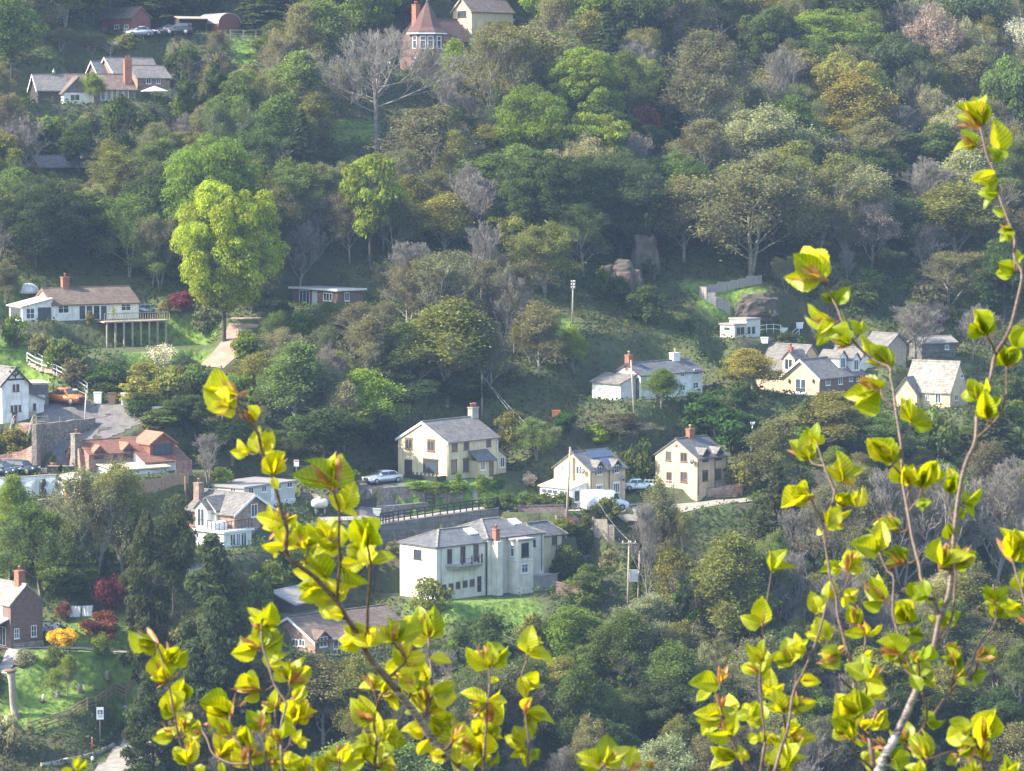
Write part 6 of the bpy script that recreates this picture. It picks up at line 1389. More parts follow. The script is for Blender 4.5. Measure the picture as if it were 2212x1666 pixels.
def make_palm(key, seed, H=3):
    rs = np.random.RandomState(seed); S = [[(0, 0, -.2)], [(0, 0, H*.62)], [.12], [.08]]; V = []; F = []
    for i in range(60):
        a = rs.rand()*6.28; e = rs.uniform(-.5, 1.3); d = np.array([math.cos(a)*math.cos(e), math.sin(a)*math.cos(e), math.sin(e)]); p = np.array([0, 0, H*.62]); s = np.array([-math.sin(a), math.cos(a), 0])*.05
        q1 = p+d*.45; q2 = p+d*.9+np.array([0, 0, -.25*(1-abs(e)*.4)]); o = len(V); V += [p-s*.5, p+s*.5, q1+s, q1-s, q2+s*.2, q2-s*.2]; F += [(o, o+1, o+2, o+3), (o+3, o+2, o+4, o+5)]
    PROTO[key] = (trunk_mesh([np.array(s, float) for s in S]), crown_mesh('crown', np.array(V), np.array(F), rs.rand(len(F))), H, 1.8)
make_round('round0', 1); make_round('round1', 2, H=11, W=9.5, n_l=75, r_l=1.1); make_round('round2', 3, H=13, W=8, n_l=50, r_l=1.4); make_round('round3', 4, H=12, W=10, n_l=95, r_l=1.0, n=19000, size=.18)
make_round('big0', 15, H=17, W=15, z0=.9, n_l=300, r_l=1.2, n=56000, size=.165, limbs=12, r0=.35); make_round('big1', 16, H=16, W=14, z0=2.5, n_l=240, r_l=1.0, n=56000, size=.16, limbs=12, r0=.35)
make_round('open0', 5, H=12, W=9, n_l=48, r_l=.95, n=7000, z0=3.6, size=.23)
make_round('shrub0', 6, H=2.6, W=3.2, z0=.1, n_l=22, r_l=.6, n=2200, size=.15, limbs=5, r0=.07); make_round('shrub1', 7, H=3, W=3.4, z0=.1, n_l=34, r_l=.48, n=2400, size=.13, limbs=5, r0=.07); make_round('shrub2', 8, H=2.2, W=3.6, z0=.05, n_l=26, r_l=.5, n=2000, size=.16, limbs=5, r0=.06)
make_round('ball', 9, H=2.2, W=2.4, z0=.2, n_l=60, r_l=.35, n=3600, size=.085, limbs=4, r0=.07)
make_round('glossy', 10, H=6, W=5.4, z0=.5, n_l=40, r_l=.85, n=4600, size=.23, limbs=7, r0=.14)
make_round('maple', 11, H=3.6, W=4.4, z0=.7, n_l=46, r_l=.55, n=4200, size=.13, limbs=8, r0=.1)
make_round('column0', 12, H=15, W=6, z0=.4, n_l=150, r_l=.75, n=15000, size=.2, shape='column', limbs=14, r0=.28, asp=1.3); make_round('column1', 13, H=14, W=7, z0=.4, n_l=170, r_l=.7, n=16000, size=.2, shape='column', limbs=14, r0=.28, asp=1.3)
make_round('cone0', 14, H=13, W=7, z0=.6, n_l=150, r_l=.9, n=13000, size=.21, shape='cone', limbs=12, r0=.28, asp=1.25)
for i, s in enumerate((21, 22, 23, 24, 27)): make_bud('bud%d' % i, s, H=12.5, W=(7, 8, 6.5, 8.5, 7.5)[i], leaves=(3, 2, 4, 3, 5)[i], lsize=.085, forks=(1, 2, 1, 3, 1)[i], limbs=(20, 11, 20, 8, 18)[i], kids=(6, 5, 4), minr=.014, up=(.9, .7, 1.0, .8, .6)[i], r0=.15, fluff=.24)
make_bud('thick0', 25, leaves=8, lsize=.105, W=7.5, minr=.014, up=.85, kids=(6, 5, 4), r0=.16, fluff=.3); make_bud('thick1', 26, leaves=7, lsize=.105, W=8.5, forks=2, limbs=10, minr=.014, kids=(6, 5, 4), r0=.16, fluff=.3); make_bud('thick2', 28, leaves=8, lsize=.1, W=7, limbs=20, minr=.014, up=1.0, kids=(5, 5, 4), r0=.16, fluff=.34)
make_bud('bare0', 31, H=13, W=12, kids=(6, 6, 5), leaves=0, limbs=14, minr=.013, r0=.24, z0=.36, up=.15); make_bud('bare1', 32, H=11, W=7.5, leaves=0, limbs=16, kids=(6, 6, 5), minr=.012, r0=.16, z0=.25, up=.8); make_bud('bare2', 33, H=11, W=6.5, leaves=0, limbs=10, kids=(6, 6, 4), forks=2, minr=.012, r0=.15, z0=.2, up=.9)
make_bud('blossom0', 34, H=8, W=8, leaves=7, lsize=.1, limbs=11, minr=.02, fluff=.25, kids=(5, 4, 3)); make_bud('blossom1', 35, H=4, W=4.4, leaves=5, lsize=.075, limbs=8, minr=.016, r0=.09, fluff=.16, kids=(4, 4))
make_ivy('ivy0', 41); make_ivy('ivy1', 42, W=5); make_fir('fir0', 51); make_fir('fir1', 52, W=8); make_palm('palm', 61)
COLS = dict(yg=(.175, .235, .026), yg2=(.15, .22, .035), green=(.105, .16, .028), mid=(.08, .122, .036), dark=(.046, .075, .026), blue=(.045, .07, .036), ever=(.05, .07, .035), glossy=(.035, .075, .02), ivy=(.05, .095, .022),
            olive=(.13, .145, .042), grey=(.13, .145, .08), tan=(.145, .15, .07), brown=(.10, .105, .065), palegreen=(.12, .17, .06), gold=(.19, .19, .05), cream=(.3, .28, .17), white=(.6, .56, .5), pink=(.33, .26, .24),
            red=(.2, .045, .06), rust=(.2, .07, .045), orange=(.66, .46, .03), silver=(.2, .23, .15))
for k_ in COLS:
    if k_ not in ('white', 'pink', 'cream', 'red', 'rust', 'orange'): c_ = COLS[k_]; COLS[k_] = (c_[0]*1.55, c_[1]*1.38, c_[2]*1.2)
KIND = dict(big=('big0', 'big1'), round=('round0', 'round1', 'round2', 'round3'), open=('open0',), shrub=('shrub0', 'shrub1', 'shrub2'), ball=('ball',), glossy=('glossy',), maple=('maple',), column=('column0', 'column1'), cone=('cone0',),
            bud=('bud0', 'bud1', 'bud2', 'bud3', 'bud4'), thick=('thick0', 'thick1', 'thick2'), bare=('bare1', 'bare2'), bigbare=('bare0',), blossom=('blossom0',), smallblossom=('blossom1',), ivy=('ivy0', 'ivy1'), fir=('fir0', 'fir1'), palm=('palm',))
NAMES = dict(big='broadleaf_tree', round='broadleaf_tree', open='broadleaf_tree', shrub='shrub', ball='clipped_bush', glossy='laurel_bush', maple='maple_tree', column='columnar_conifer', cone='conifer', bud='budding_tree', thick='leafing_tree', bare='bare_tree', bigbare='bare_tree', blossom='blossom_tree', smallblossom='blossom_tree', ivy='ivy_clad_tree', fir='fir_tree', palm='palm_plant')
CATS = dict(shrub='shrub', ball='bush', glossy='bush', palm='plant')
PLACED = []
def plant(p, h, w, kind, colr, label, group=None, bark=None, name=None, variant=None, lean=None):
    keys = KIND[kind]; key = keys[(variant if variant is not None else rnd.randrange(len(keys))) % len(keys)]
    tm, cm, H0, W0 = PROTO[key]
    e = empty(name or NAMES[kind], p, rnd.uniform(0, 6.28), label, CATS.get(kind, 'tree'), group)
    if lean: e.rotation_euler = (lean[1], lean[0], e.rotation_euler.z)
    e.scale = (w/W0, w/W0, h/H0)
    t = bpy.data.objects.new('trunk' if kind not in ('shrub', 'ball', 'glossy') else 'stem', tm); col.objects.link(t); t.parent = e
    b = bark or ((.22, .195, .165) if kind in ('bare', 'bigbare', 'blossom', 'smallblossom') else (.22, .205, .165) if kind in ('bud', 'thick') else (.07, .06, .05)); t.color = (*b, 1)
    if cm:
        c = bpy.data.objects.new('crown' if t.name.startswith('trunk') else 'foliage', cm); col.objects.link(c); c.parent = e
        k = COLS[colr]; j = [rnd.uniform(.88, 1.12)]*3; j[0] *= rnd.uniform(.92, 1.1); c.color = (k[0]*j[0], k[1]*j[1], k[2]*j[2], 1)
    PLACED.append((p.x, p.y, w)); return e
def tree(x, yb, yt, w, kind, colr, label, **kw):
    p = at(x, yb); s = FPX/p.y; return plant(p-Vector((0, 0, .1)), (yb-yt)/s, w/s, kind, colr, label, **kw)
EXPL = []
def E(*a, **kw): EXPL.append(a); return tree(*a, **kw)
TREES = [
(25,175,-20,130,'round','mid','broad mid-green tree at the top left edge, beside the brick-chimney bungalow'),
(75,45,-60,110,'round','blue','dark tree in the top left corner'),
(180,50,-60,150,'round','green','fresh green tree left of the brown hut, at the top'),
(330,38,-70,170,'fir','ever','dark fir behind the brown hut'),
(420,50,-60,140,'round','dark','dark broadleaf tree behind the barrel-roofed shed'),
(585,70,-80,170,'fir','ever','dark spreading fir left of the weeping pale green tree'),
(690,170,-5,125,'thick','palegreen','pale green weeping tree left of the big bare tree, near the top'),
(800,95,-50,130,'round','green','green tree with yellow top, left of the turret roof'),
(875,80,-60,110,'round','dark','dark tree just left of the turret'),
(600,215,70,110,'bud','tan','tan budding tree between the ivy trees and the weeping tree'),
(610,330,160,120,'bud','olive','olive budding tree below the post fence'),
(1035,45,-60,120,'thick','olive','olive tree above the ochre gable'),
(1180,70,-60,130,'round','yg2','yellow-green tree right of the blue car'),
(1275,130,-50,150,'round','green','bright green tree with dark gaps, top centre'),
(1375,150,-40,170,'round','dark','dark green tree right of the white satellite dome'),
(1470,140,-40,140,'bud','brown','brown twiggy tree, top centre right'),
(1560,100,-50,140,'thick','mid','mid-green budding tree at the top right of centre'),
(1650,120,-30,150,'thick','gold','golden olive tree at the top edge, right of centre'),
(1790,175,15,230,'big','green','broad bright green tree at the upper right'),
(1900,110,-50,200,'thick','mid','green budding tree at the top edge behind the bright green tree'),
(1720,245,110,140,'thick','tan','tan-green tree with golden top, left of the round tan tree'),
(1845,345,160,135,'thick','gold','round golden-tan tree, upper right'),
(1950,270,60,150,'round','blue','dark tree left of the pinkish blossom tree, upper right'),
(2015,230,8,140,'blossom','pink','pinkish grey blossom tree, upper right'),
(2100,160,-40,180,'round','blue','dark tree in the top right corner'),
(2140,150,18,130,'round','yg2','light green tree behind the white blossom at the right edge'),
(2185,200,42,130,'blossom','white','whitish blossom tree at the top right edge'),
(2185,350,110,150,'round','mid','rounded green tree at the right edge behind the highest twig'),
(2010,320,185,110,'blossom','cream',"cream blossom tree above the round tan tree's right side"),
(1960,400,280,150,'round','blue','dark blue-green tree below the cream blossom tree'),
(2085,500,320,120,'thick','silver','pale silvery-green tree right of the pink blossom, far right'),
(2065,570,395,170,'thick','olive','large olive round-headed tree at the right'),
(1885,580,435,120,'blossom','pink','pinkish blossom tree in dark wood, right of the big grey-green tree'),
(2050,660,540,180,'bud','olive','olive budding tree above the windswept bare tree'),
(2170,700,520,150,'round','dark','dark green tree at the right edge behind the long twig'),
(2160,520,350,140,'round','mid','green tree at the right edge below the highest leaves'),
(1680,430,230,250,'thick','silver','grey-green willow-like tree, centre of the large group at the right'),
(1620,600,330,290,'thick','grey','largest grey-green tree above the boarded fence'),
(1760,560,330,220,'bud','olive','olive-grey tree between the willow-like tree and the pink blossom'),
(1840,450,330,170,'round','blue','dark green tree under the round golden-tan tree'),
(1960,560,430,150,'round','blue','dark blue-green tree right of the small pink blossom'),
(1515,320,70,210,'bud','brown','tall grey-brown twiggy tree with pale trunk, upper right of centre'),
(1440,300,150,100,'fir','ever','dark fir left of the tall pale-trunked tree'),
(1390,330,225,70,'maple','rust','small dark red tree under the fir'),
(1530,430,260,160,'bud','grey','grey budding tree under the tall pale-trunked tree'),
(1320,160,90,90,'bud','mid','thin green tree beside the white satellite dome'),
(812,322,52,320,'bigbare','grey','big bare tree with spreading limbs left of the turret house'),
(728,262,130,110,'blossom','cream','pale blossom tree left of the big bare tree'),
(465,285,68,120,'ivy','ivy','tall ivy-clad tree right of the brick-chimney bungalow'),
(400,300,85,110,'ivy','ivy','shorter ivy-clad tree beside the brick-chimney bungalow'),
(520,330,150,120,'round','mid','green tree below the barn fence, right of the ivy trees'),
(330,330,200,110,'ivy','ivy','ivy-covered tree below the brick-chimney bungalow'),
(255,320,215,90,'shrub','dark','tall ivy hedge under the brick-chimney bungalow'),
(990,270,90,80,'thick','yg2','slender yellow-green tree right of the turret'),
(1060,320,55,190,'bud','olive','broad olive twiggy tree right of the turret house'),
(1170,280,60,170,'bud','grey','grey twiggy tree between the turret house and the bright crown'),
(1260,330,100,200,'big','green','green-topped tree right of centre top'),
(1150,430,175,190,'big','green','large fresh green tree in the upper centre'),
(1290,440,230,170,'round','yg2','green tree with yellow-green sprays, upper centre'),
(1180,560,320,240,'big','dark','large dark green tree below the fresh green tree'),
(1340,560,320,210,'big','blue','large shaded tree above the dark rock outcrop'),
(930,430,230,200,'bud','brown','brown twiggy tree with pale leaning branches, upper centre'),
(860,480,320,130,'bud','grey','grey budding tree right of the trunked yellow-green tree'),
(1050,480,330,150,'bud','mid','green budding tree left of the large dark tree'),
(800,590,325,140,'open','yg2','yellow-green tree with a visible dark trunk, centre left'),
(484,738,385,250,'big','yg','largest bright yellow-green tree, right of the white bungalow'),
(460,600,285,250,'big','green','bright green tree behind the largest yellow-green tree'),
(620,520,345,170,'thick','mid','grey-green tree right of the bright green crown'),
(645,640,470,125,'bare','grey','pale bare tree behind the flat-roofed cabin'),
(540,420,270,150,'thick','mid','dull green tree above the bright green crown'),
(350,460,300,160,'bud','mid','dull budding tree left of the bright green crown'),
(250,480,330,170,'bud','olive','olive budding tree under the slate-roofed shed'),
(60,390,245,110,'bare','grey','pale bare tree at the left edge above the shed'),
(20,400,270,70,'bare','grey','second pale bare tree, nearest the left edge'),
(170,390,260,90,'round','dark','dark tree right of the pale bare trees'),
(80,580,370,220,'big','blue','dark blue-green tree at the left above the white bungalow'),
(190,560,400,160,'round','mid','shaded green tree behind the white bungalow'),
(280,600,430,150,'thick','mid','dull green tree above the bungalow roof'),
(345,625,465,100,'bud','grey','grey twiggy tree left of the largest yellow-green tree'),
(330,620,520,90,'thick','palegreen',"pale green small tree behind the bungalow's right end"),
(12,670,560,60,'bud','brown','brown budding tree at the left edge beside the bungalow'),
(960,560,420,120,'thick','gold','yellow-olive tree in the centre'),
(1040,650,470,100,'bare','grey','grey bare tree with upright branches, centre'),
(880,720,560,130,'bud','tan','tan budding tree left of the pale birch stems'),
(985,740,540,170,'bud','grey','grey-green birch-like tree in the centre'),
(1090,740,560,150,'bud','brown','brown twiggy tree above the cream house'),
(1180,640,480,170,'thick','olive','olive tree left of the tall pole'),
(1260,600,440,150,'bud','mid','dark green budding tree above the tall pole'),
(965,870,650,190,'thick','olive','large olive-green tree above the cream house'),
(1060,850,690,120,'bud','brown','brown twiggy tree right of the large olive tree'),
(890,850,700,110,'thick','mid','green tree left of the large olive tree'),
(720,740,650,130,'thick','mid','green bush-like tree under the flat-roofed cabin'),
(790,790,650,140,'bud','brown','dark brown-green tree below the flat-roofed cabin'),
(850,800,700,130,'round','blue','dark tree left of the olive trees above the cream house'),
(590,770,690,110,'round','blue','dark tree right of the dirt track'),
(530,785,718,80,'shrub','green','bright green rounded bush beside the dirt track'),
(640,930,740,150,'thick','palegreen','pale green tree above the twig tips, centre left'),
(560,860,760,100,'thick','olive','olive bush-like tree right of the dirt track'),
(725,910,750,80,'bare','grey','small grey bare tree left of the cream house'),
(805,960,800,130,'thick','yg2','fresh green tree left of the cream house'),
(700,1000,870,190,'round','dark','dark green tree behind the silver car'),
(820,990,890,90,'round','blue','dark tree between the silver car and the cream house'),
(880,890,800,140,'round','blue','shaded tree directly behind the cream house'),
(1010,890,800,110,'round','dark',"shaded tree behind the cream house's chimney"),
(1240,805,705,80,'thick','yg2','yellow-green small tree left of the white cottage'),
(1150,790,700,100,'bud','olive','olive small tree on the bank left of the white cottage'),
(1428,880,795,70,'thick','green','fresh green small tree in front of the white cottage'),
(1625,850,755,110,'thick','gold','golden green tree between the white cottage and the gabled cream house'),
(1515,940,838,110,'glossy','glossy','glossy dark laurel below the white cottage'),
(1580,985,870,130,'glossy','glossy','largest glossy laurel, behind the buff cottage'),
(1495,975,890,70,'glossy','glossy',"small glossy laurel behind the buff cottage's chimney"),
(1222,945,878,55,'glossy','glossy','glossy bush above the solar cottage, left'),
(1290,965,908,60,'glossy','yg2','bright glossy bush directly above the solar roof'),
(1160,1000,900,100,'thick','palegreen','pale green small tree between the cream house and solar cottage'),
(1110,960,890,80,'shrub','olive','olive shrub right of the cream house chimney'),
(1340,960,890,130,'bud','brown','brown scrubby tree between the two buff cottages'),
(1385,1040,960,80,'shrub','mid','green shrub between the solar and buff cottages'),
(1665,1060,905,110,'thick','tan','tan-olive tree right of the buff cottage'),
(1680,1200,990,130,'fir','ever','dark fir below the track, right of the buff cottage'),
(1790,980,850,170,'thick','olive','olive tree below the gabled cream house'),
(1740,960,860,100,'fir','mid','green fir below the gabled cream house terrace'),
(1900,1000,890,170,'thick','mid','green tree left below the lichened roof'),
(2000,1000,900,130,'shrub','mid','spreading green shrub below the lichened roof'),
(2140,1010,860,170,'fir','ever','dark fir at the right edge below the lichened roof'),
(1980,790,645,130,'bare','grey','windswept pale bare tree above the lichened roof'),
(2100,780,650,90,'bare','grey','slim pale bare tree right of the windswept one'),
(2150,1300,970,200,'bare','grey','tall grey bare tree at the right edge'),
(2050,1300,990,190,'bare','grey','grey bare tree behind the thick right-hand stem'),
(1950,1300,1000,170,'bare','grey','grey bare tree left of the thick right-hand stem'),
(1860,1280,1010,160,'bud','grey','grey-olive twiggy tree behind the right-hand leaves'),
(1780,1260,1040,150,'bud','grey','grey twiggy tree left behind the right-hand leaves'),
(1375,1290,1080,100,'ivy','ivy','ivy-clad tree beside the pole transformer'),
(1425,1290,1030,80,'bud','grey','grey tree with thin pale stems below the track'),
(1470,1300,1090,90,'bud','olive','olive twiggy tree below the track'),
(1475,1440,1160,110,'ivy','ivy','tall leaning ivy-clad tree right of the transformer'),
(1560,1440,1160,180,'thick','olive','olive tree mass right of the ivy-clad tree'),
(1640,1400,1180,150,'bud','mid','dark twiggy tree left of the right-hand leaves'),
(1400,1440,1280,170,'bud','silver','pale silvery budding tree below the transformer'),
(1240,1460,1300,150,'round','green','rounded green tree right of the small lawn'),
(1150,1440,1330,80,'shrub','olive',"olive shrub at the lawn's right corner"),
(1060,1430,1330,110,'shrub','dark','dark shrub below the small lawn'),
(930,1330,1250,100,'shrub','olive',"olive bush left of the balcony house's corner"),
(1215,1160,1120,60,'shrub','green','green shrub beside the stacked stone fence'),
(1265,1180,1115,50,'shrub','dark','dark shrub right of the pole behind the balcony house'),
(1235,1660,1440,120,'thick','mid','green tree at the bottom, below the rounded green tree'),
(1320,1650,1470,120,'thick','mid','second green tree at the bottom, right of its neighbour'),
(1150,1640,1460,120,'bud','brown','brown-green tree at the bottom centre'),
(1420,1620,1460,160,'round','blue','dark tree at the bottom right of centre'),
(1540,1640,1450,170,'round','blue','dark shaded tree left of the right-hand leaves, bottom'),
(1440,1800,1580,180,'thick','silver','pale silvery tree at the bottom edge, right of centre'),
(1340,1800,1620,150,'thick','silver','low silvery tree top at the bottom edge'),
(860,1800,1590,170,'thick','palegreen','pale green tree top at the bottom edge behind the stem'),
(720,1800,1600,150,'thick','palegreen','pale green tree top at the bottom edge, left'),
(700,1620,1410,150,'bud','grey','grey twiggy tree below the brick lodge'),
(800,1640,1410,190,'thick','olive',"olive tree below the brick lodge's deck"),
(900,1660,1440,160,'bud','brown','brown twiggy tree behind the main beech stem'),
(1020,1660,1430,150,'bud','mid','dull green tree at the bottom centre left'),
(610,1620,1440,120,'round','dark','dark tree between the conifer and the lodge'),
(545,1640,1450,110,'column','ever','dark column at the bottom right of the large conifer'),
(318,1490,1105,120,'column','ever','narrow dark conifer left of the largest conifer'),
(462,1600,1155,195,'column','ever','largest dark conifer, left of the brick lodge'),
(335,1740,1430,150,'column','ever','dark conifer beside the bottom road'),
(375,1340,1055,120,'round','ever','very dark tree below the brown board fence'),
(200,1290,1005,170,'bud','tan','tan twiggy tree below the white garden wall'),
(265,1260,1000,120,'thick','olive','olive tree below the orange-roofed house'),
(90,1290,1085,200,'thick','mid','broad grey-green tree at the left below the white wall'),
(30,1160,1025,75,'thick','yg2','bright green slender tree at the left edge below the wall'),
(150,1300,1180,150,'round','mid','rounded green tree above the purple tree'),
(20,1260,1150,90,'thick','palegreen','pale green tree above the brown gable house'),
(238,1335,1240,85,'maple','red','purple-red tree left of the narrow conifer'),
(222,1385,1322,95,'shrub','rust','red-brown hedge shrub below the purple-red tree'),
(140,1345,1300,45,'bud','rust','small reddish tree beside the laundry'),
(137,1412,1353,74,'maple','orange','bright orange azalea bush beside the brown gable house'),
(118,1440,1395,50,'shrub','mid','green shrub under the orange bush'),
(222,1420,1371,54,'ball','green','clipped round green bush on the garden bank'),
(55,1440,1402,58,'shrub','cream','pale flowering shrub on the garden edge'),
(15,1630,1552,85,'shrub','cream','white-flowered green bush at the bottom left edge'),
(145,1500,1410,50,'bud','yg2','slim yellow-green tree on the garden bank'),
(120,1510,1440,40,'bud','yg2','smaller yellow-green sapling on the garden bank'),
(391,685,628,68,'maple','red','purple-red maple beside the white bungalow'),
(342,815,742,95,'smallblossom','white','small white blossom tree under the deck'),
(246,715,648,22,'palm','yg2','slim palm in front of the bungalow'),
(30,752,684,60,'shrub','green','pale green bush at the left below the bungalow'),
(88,770,725,50,'shrub','tan','tan pampas-like bush below the bungalow'),
(130,800,738,80,'shrub','mid','green shrub above the white stair rail'),
(160,830,775,70,'shrub','brown','brown shrub behind the white stair rail'),
(235,850,785,110,'shrub','dark','dark green shrub above the asphalt yard'),
(310,840,785,90,'shrub','gold','yellow-green shrub below the white blossom tree'),
(300,875,815,100,'shrub','gold',"larger yellow-green shrub at the yard's back edge"),
(375,880,795,90,'shrub','olive','olive shrub below the dirt track'),
(420,860,790,90,'shrub','mid','green shrub beside the dirt track'),
(400,935,845,130,'round','dark',"dark tree at the yard's right end"),
(480,920,830,110,'bud','olive','olive twiggy tree under the twig tip'),
(350,925,885,110,'shrub','mid','low green shrub on the bank below the yard'),
(450,1050,930,65,'bare','grey','pale bare tree beside the long grey building'),
(500,1000,900,120,'thick','dark','dark green tree above the long grey building'),
(480,1045,1010,60,'shrub','yg2','yellow-green bush beside the long grey building'),
(590,1010,920,130,'thick','mid',"green tree above the long grey building's middle"),
(132,1062,1020,36,'shrub','dark','dark climbing shrub on the white garden wall'),
(1143,1052,1022,34,'ball','white','round white-flowering bush left of the solar cottage'),
(990,1040,1020,15,'ball','green','tiny clipped cone by the cream house wall'),
(1040,1068,1025,34,'shrub','green','green shrub beside the cream house steps'),
(1075,1060,1026,34,'glossy','glossy','glossy shrub under the cream house lean-to'),
(195,700,672,24,'shrub','tan',"tan climber at the deck's left end"),
(355,680,648,36,'shrub','tan',"tan shrub beside the deck's right end"),
(300,900,850,70,'shrub','dark','dark shrub behind the rubbish pile'),
(560,130,88,60,'shrub','mid','green shrub beside the top post fence'),
(275,110,75,60,'shrub','olive','olive shrub in front of the brown hut'),
(130,110,60,80,'bud','tan','tan twiggy tree left of the brown hut'),
(200,115,75,60,'bud','olive','olive twiggy shrub below the brown hut'),
(205,225,155,50,'thick','yg2','light green small tree in front of the bungalow gable'),
(1400,700,620,90,'shrub','dark','dark shrub below the rock outcrop'),
(1700,780,720,80,'shrub','dark','dark shrub right of the deck'),
]

TREES += [(1222, 1238, 1178, 64, 'shrub', 'mid', 'broad shrub under the end block of the balcony house'), (1212, 1266, 1212, 60, 'shrub', 'dark', 'lower dark shrub under the end block of the balcony house'),
 (470, 122, 66, 50, 'bud', 'brown', 'brown twiggy tree in front of the barrel-roofed shed'), (935, 215, 105, 80, 'bud', 'brown', 'brown twiggy tree screening the foot of the turret'), (1088, 108, 42, 76, 'bud', 'olive', 'olive twiggy tree in front of the ochre gable house'),
 (900, 705, 515, 110, 'bare', 'grey', 'tall bare tree left of the birch-like tree, centre'), (1112, 765, 560, 100, 'bare', 'grey', 'tall bare tree above the cream house, right of the birch-like tree'), (1165, 815, 650, 100, 'bud', 'grey', 'grey twiggy tree left of the tall insulator pole'),
 (1560, 1385, 1180, 120, 'bare', 'grey', 'grey bare tree right of the leaning ivy-clad tree'), (1700, 1425, 1180, 130, 'bare', 'grey', 'grey bare tree behind the left edge of the right-hand thicket'), (1810, 1450, 1220, 140, 'bare', 'grey', 'grey bare tree in the middle of the right-hand thicket'),
 (1640, 1600, 1370, 150, 'bud', 'grey', 'grey twiggy tree low behind the right-hand thicket'), (1402, 1330, 1075, 80, 'bare', 'grey', 'pale-stemmed bare tree below the track bend'), (700, 905, 735, 70, 'bare', 'grey', 'thin bare tree left of the small grey bare tree')]
TREES += [(590, 1295, 1215, 90, 'shrub', 'green', 'green shrub on the bank under the sun-terrace house'), (640, 1255, 1190, 70, 'shrub', 'mid', 'mid-green shrub right of the bank under the sun-terrace house'), (555, 1335, 1250, 80, 'shrub', 'mid', 'shrub between the largest conifer and the mono-pitch shed'),
 (1256, 1205, 1150, 56, 'shrub', 'dark', 'dark shrub just right of the balcony house'), (1246, 1245, 1195, 50, 'shrub', 'mid', 'shrub at the right end of the balcony house terrace'), (1340, 662, 600, 60, 'shrub', 'dark', 'dark shrub in front of the broad sandstone outcrop'), (1300, 645, 585, 50, 'shrub', 'mid', 'shrub left of the broad sandstone outcrop'), (1398, 606, 560, 46, 'shrub', 'dark', 'dark shrub in front of the tall sandstone outcrop')]
TREES += [(1312, 1122, 1078, 62, 'shrub', 'olive', 'olive shrub in front of the white van')]+[(x, 1100, 1066, 62, 'shrub', 'mid', 'clipped green hedge along the lane below the cream house') for x in (1055, 1095, 1135, 1175, 1215)]+[(x, 1066, 1040, 56, 'shrub', 'green', 'low green hedge on the stone wall below the cream house gable') for x in (905, 945, 985)]
for t in TREES: E(*t, **({'group': 'hedge shrubs below the cream house', 'name': 'hedge_shrub'} if 'hedge ' in t[6] and 'below the cream' in t[6] else {}))
# pictures areas kept free of filler planting
KEEP = [(715, 60, 915, 330), (1440, 90, 1600, 318), (860, 885, 1100, 1045), (790, 1010, 865, 1060), (1195, 960, 1355, 1105), (1412, 920, 1580, 1080), (1310, 740, 1525, 880), (1655, 735, 2100, 900), (860, 1100, 1240, 1330), (600, 1270, 860, 1440), (0, 1230, 130, 1430),
        (395, 1020, 645, 1200), (140, 930, 420, 1080), (0, 790, 110, 920), (90, 830, 350, 1010), (0, 600, 370, 745), (625, 600, 790, 670), (45, 110, 370, 235), (890, 15, 1120, 140), (95, 335, 200, 372), (235, 35, 520, 100), (1550, 680, 1735, 750),
        (1500, 585, 1645, 680), (830, 1075, 1240, 1120), (0, 1000, 200, 1090), (1360, 1070, 1620, 1170), (430, 740, 515, 800), (60, 1440, 300, 1640), (200, 1560, 300, 1666), (60, 765, 240, 880), (1210, 600, 1250, 705), (500, 60, 575, 135),
        (1100, 20, 1125, 50), (0, 730, 420, 800), (1180, 690, 1235, 740), (900, 1290, 1140, 1350), (640, 1070, 860, 1130), (1250, 1110, 1340, 1180), (1345, 1170, 1400, 1300), (150, 1300, 215, 1340), (0, 1430, 300, 1570), (1120, 830, 1440, 960),
        (1240, 700, 1450, 800), (860, 1030, 1250, 1100), (1360, 590, 1510, 680), (1290, 560, 1420, 650)]
LMK = [(980, 970, 'the cream house'), (1275, 1030, 'the solar panel cottage'), (1500, 1000, 'the buff cottage'), (1415, 800, 'the white cottage'), (1850, 820, 'the gabled cream house'), (2030, 820, 'the lichened roof house'), (1040, 1210, 'the balcony house'),
       (740, 1350, 'the brick lodge'), (50, 1320, 'the brown gable house'), (520, 1110, 'the sun-terrace house'), (270, 980, 'the orange-roofed house'), (50, 850, 'the half-timbered house'), (170, 650, 'the white bungalow'), (710, 635, 'the flat-roofed cabin'),
       (200, 180, 'the brick-chimney bungalow'), (930, 80, 'the turret house'), (480, 500, 'the largest yellow-green tree'), (1600, 710, 'the grey summer house'), (1630, 450, 'the largest grey-green tree'), (1160, 300, 'the large fresh green tree'), (1780, 90, 'the broad bright green tree'),
       (380, 60, 'the barrel-roofed shed'), (1100, 1360, 'the small lawn'), (2140, 1140, 'the tall grey bare trees'), (460, 1380, 'the largest dark conifer')]
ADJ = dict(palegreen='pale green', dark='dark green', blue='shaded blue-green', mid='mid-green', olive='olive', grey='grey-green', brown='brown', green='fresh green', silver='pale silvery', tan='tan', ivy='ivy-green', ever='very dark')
KN = dict(round='leafy tree', bud='twiggy budding tree', thick='budding tree', bare='bare tree', shrub='shrub', ivy='ivy-clad tree', fir='fir')
def clash(x0, y0, x1, y1):
    for a, b, c, d in KEEP:
        if x0 < c and x1 > a and y0 < d and y1 > b: return True
    return False
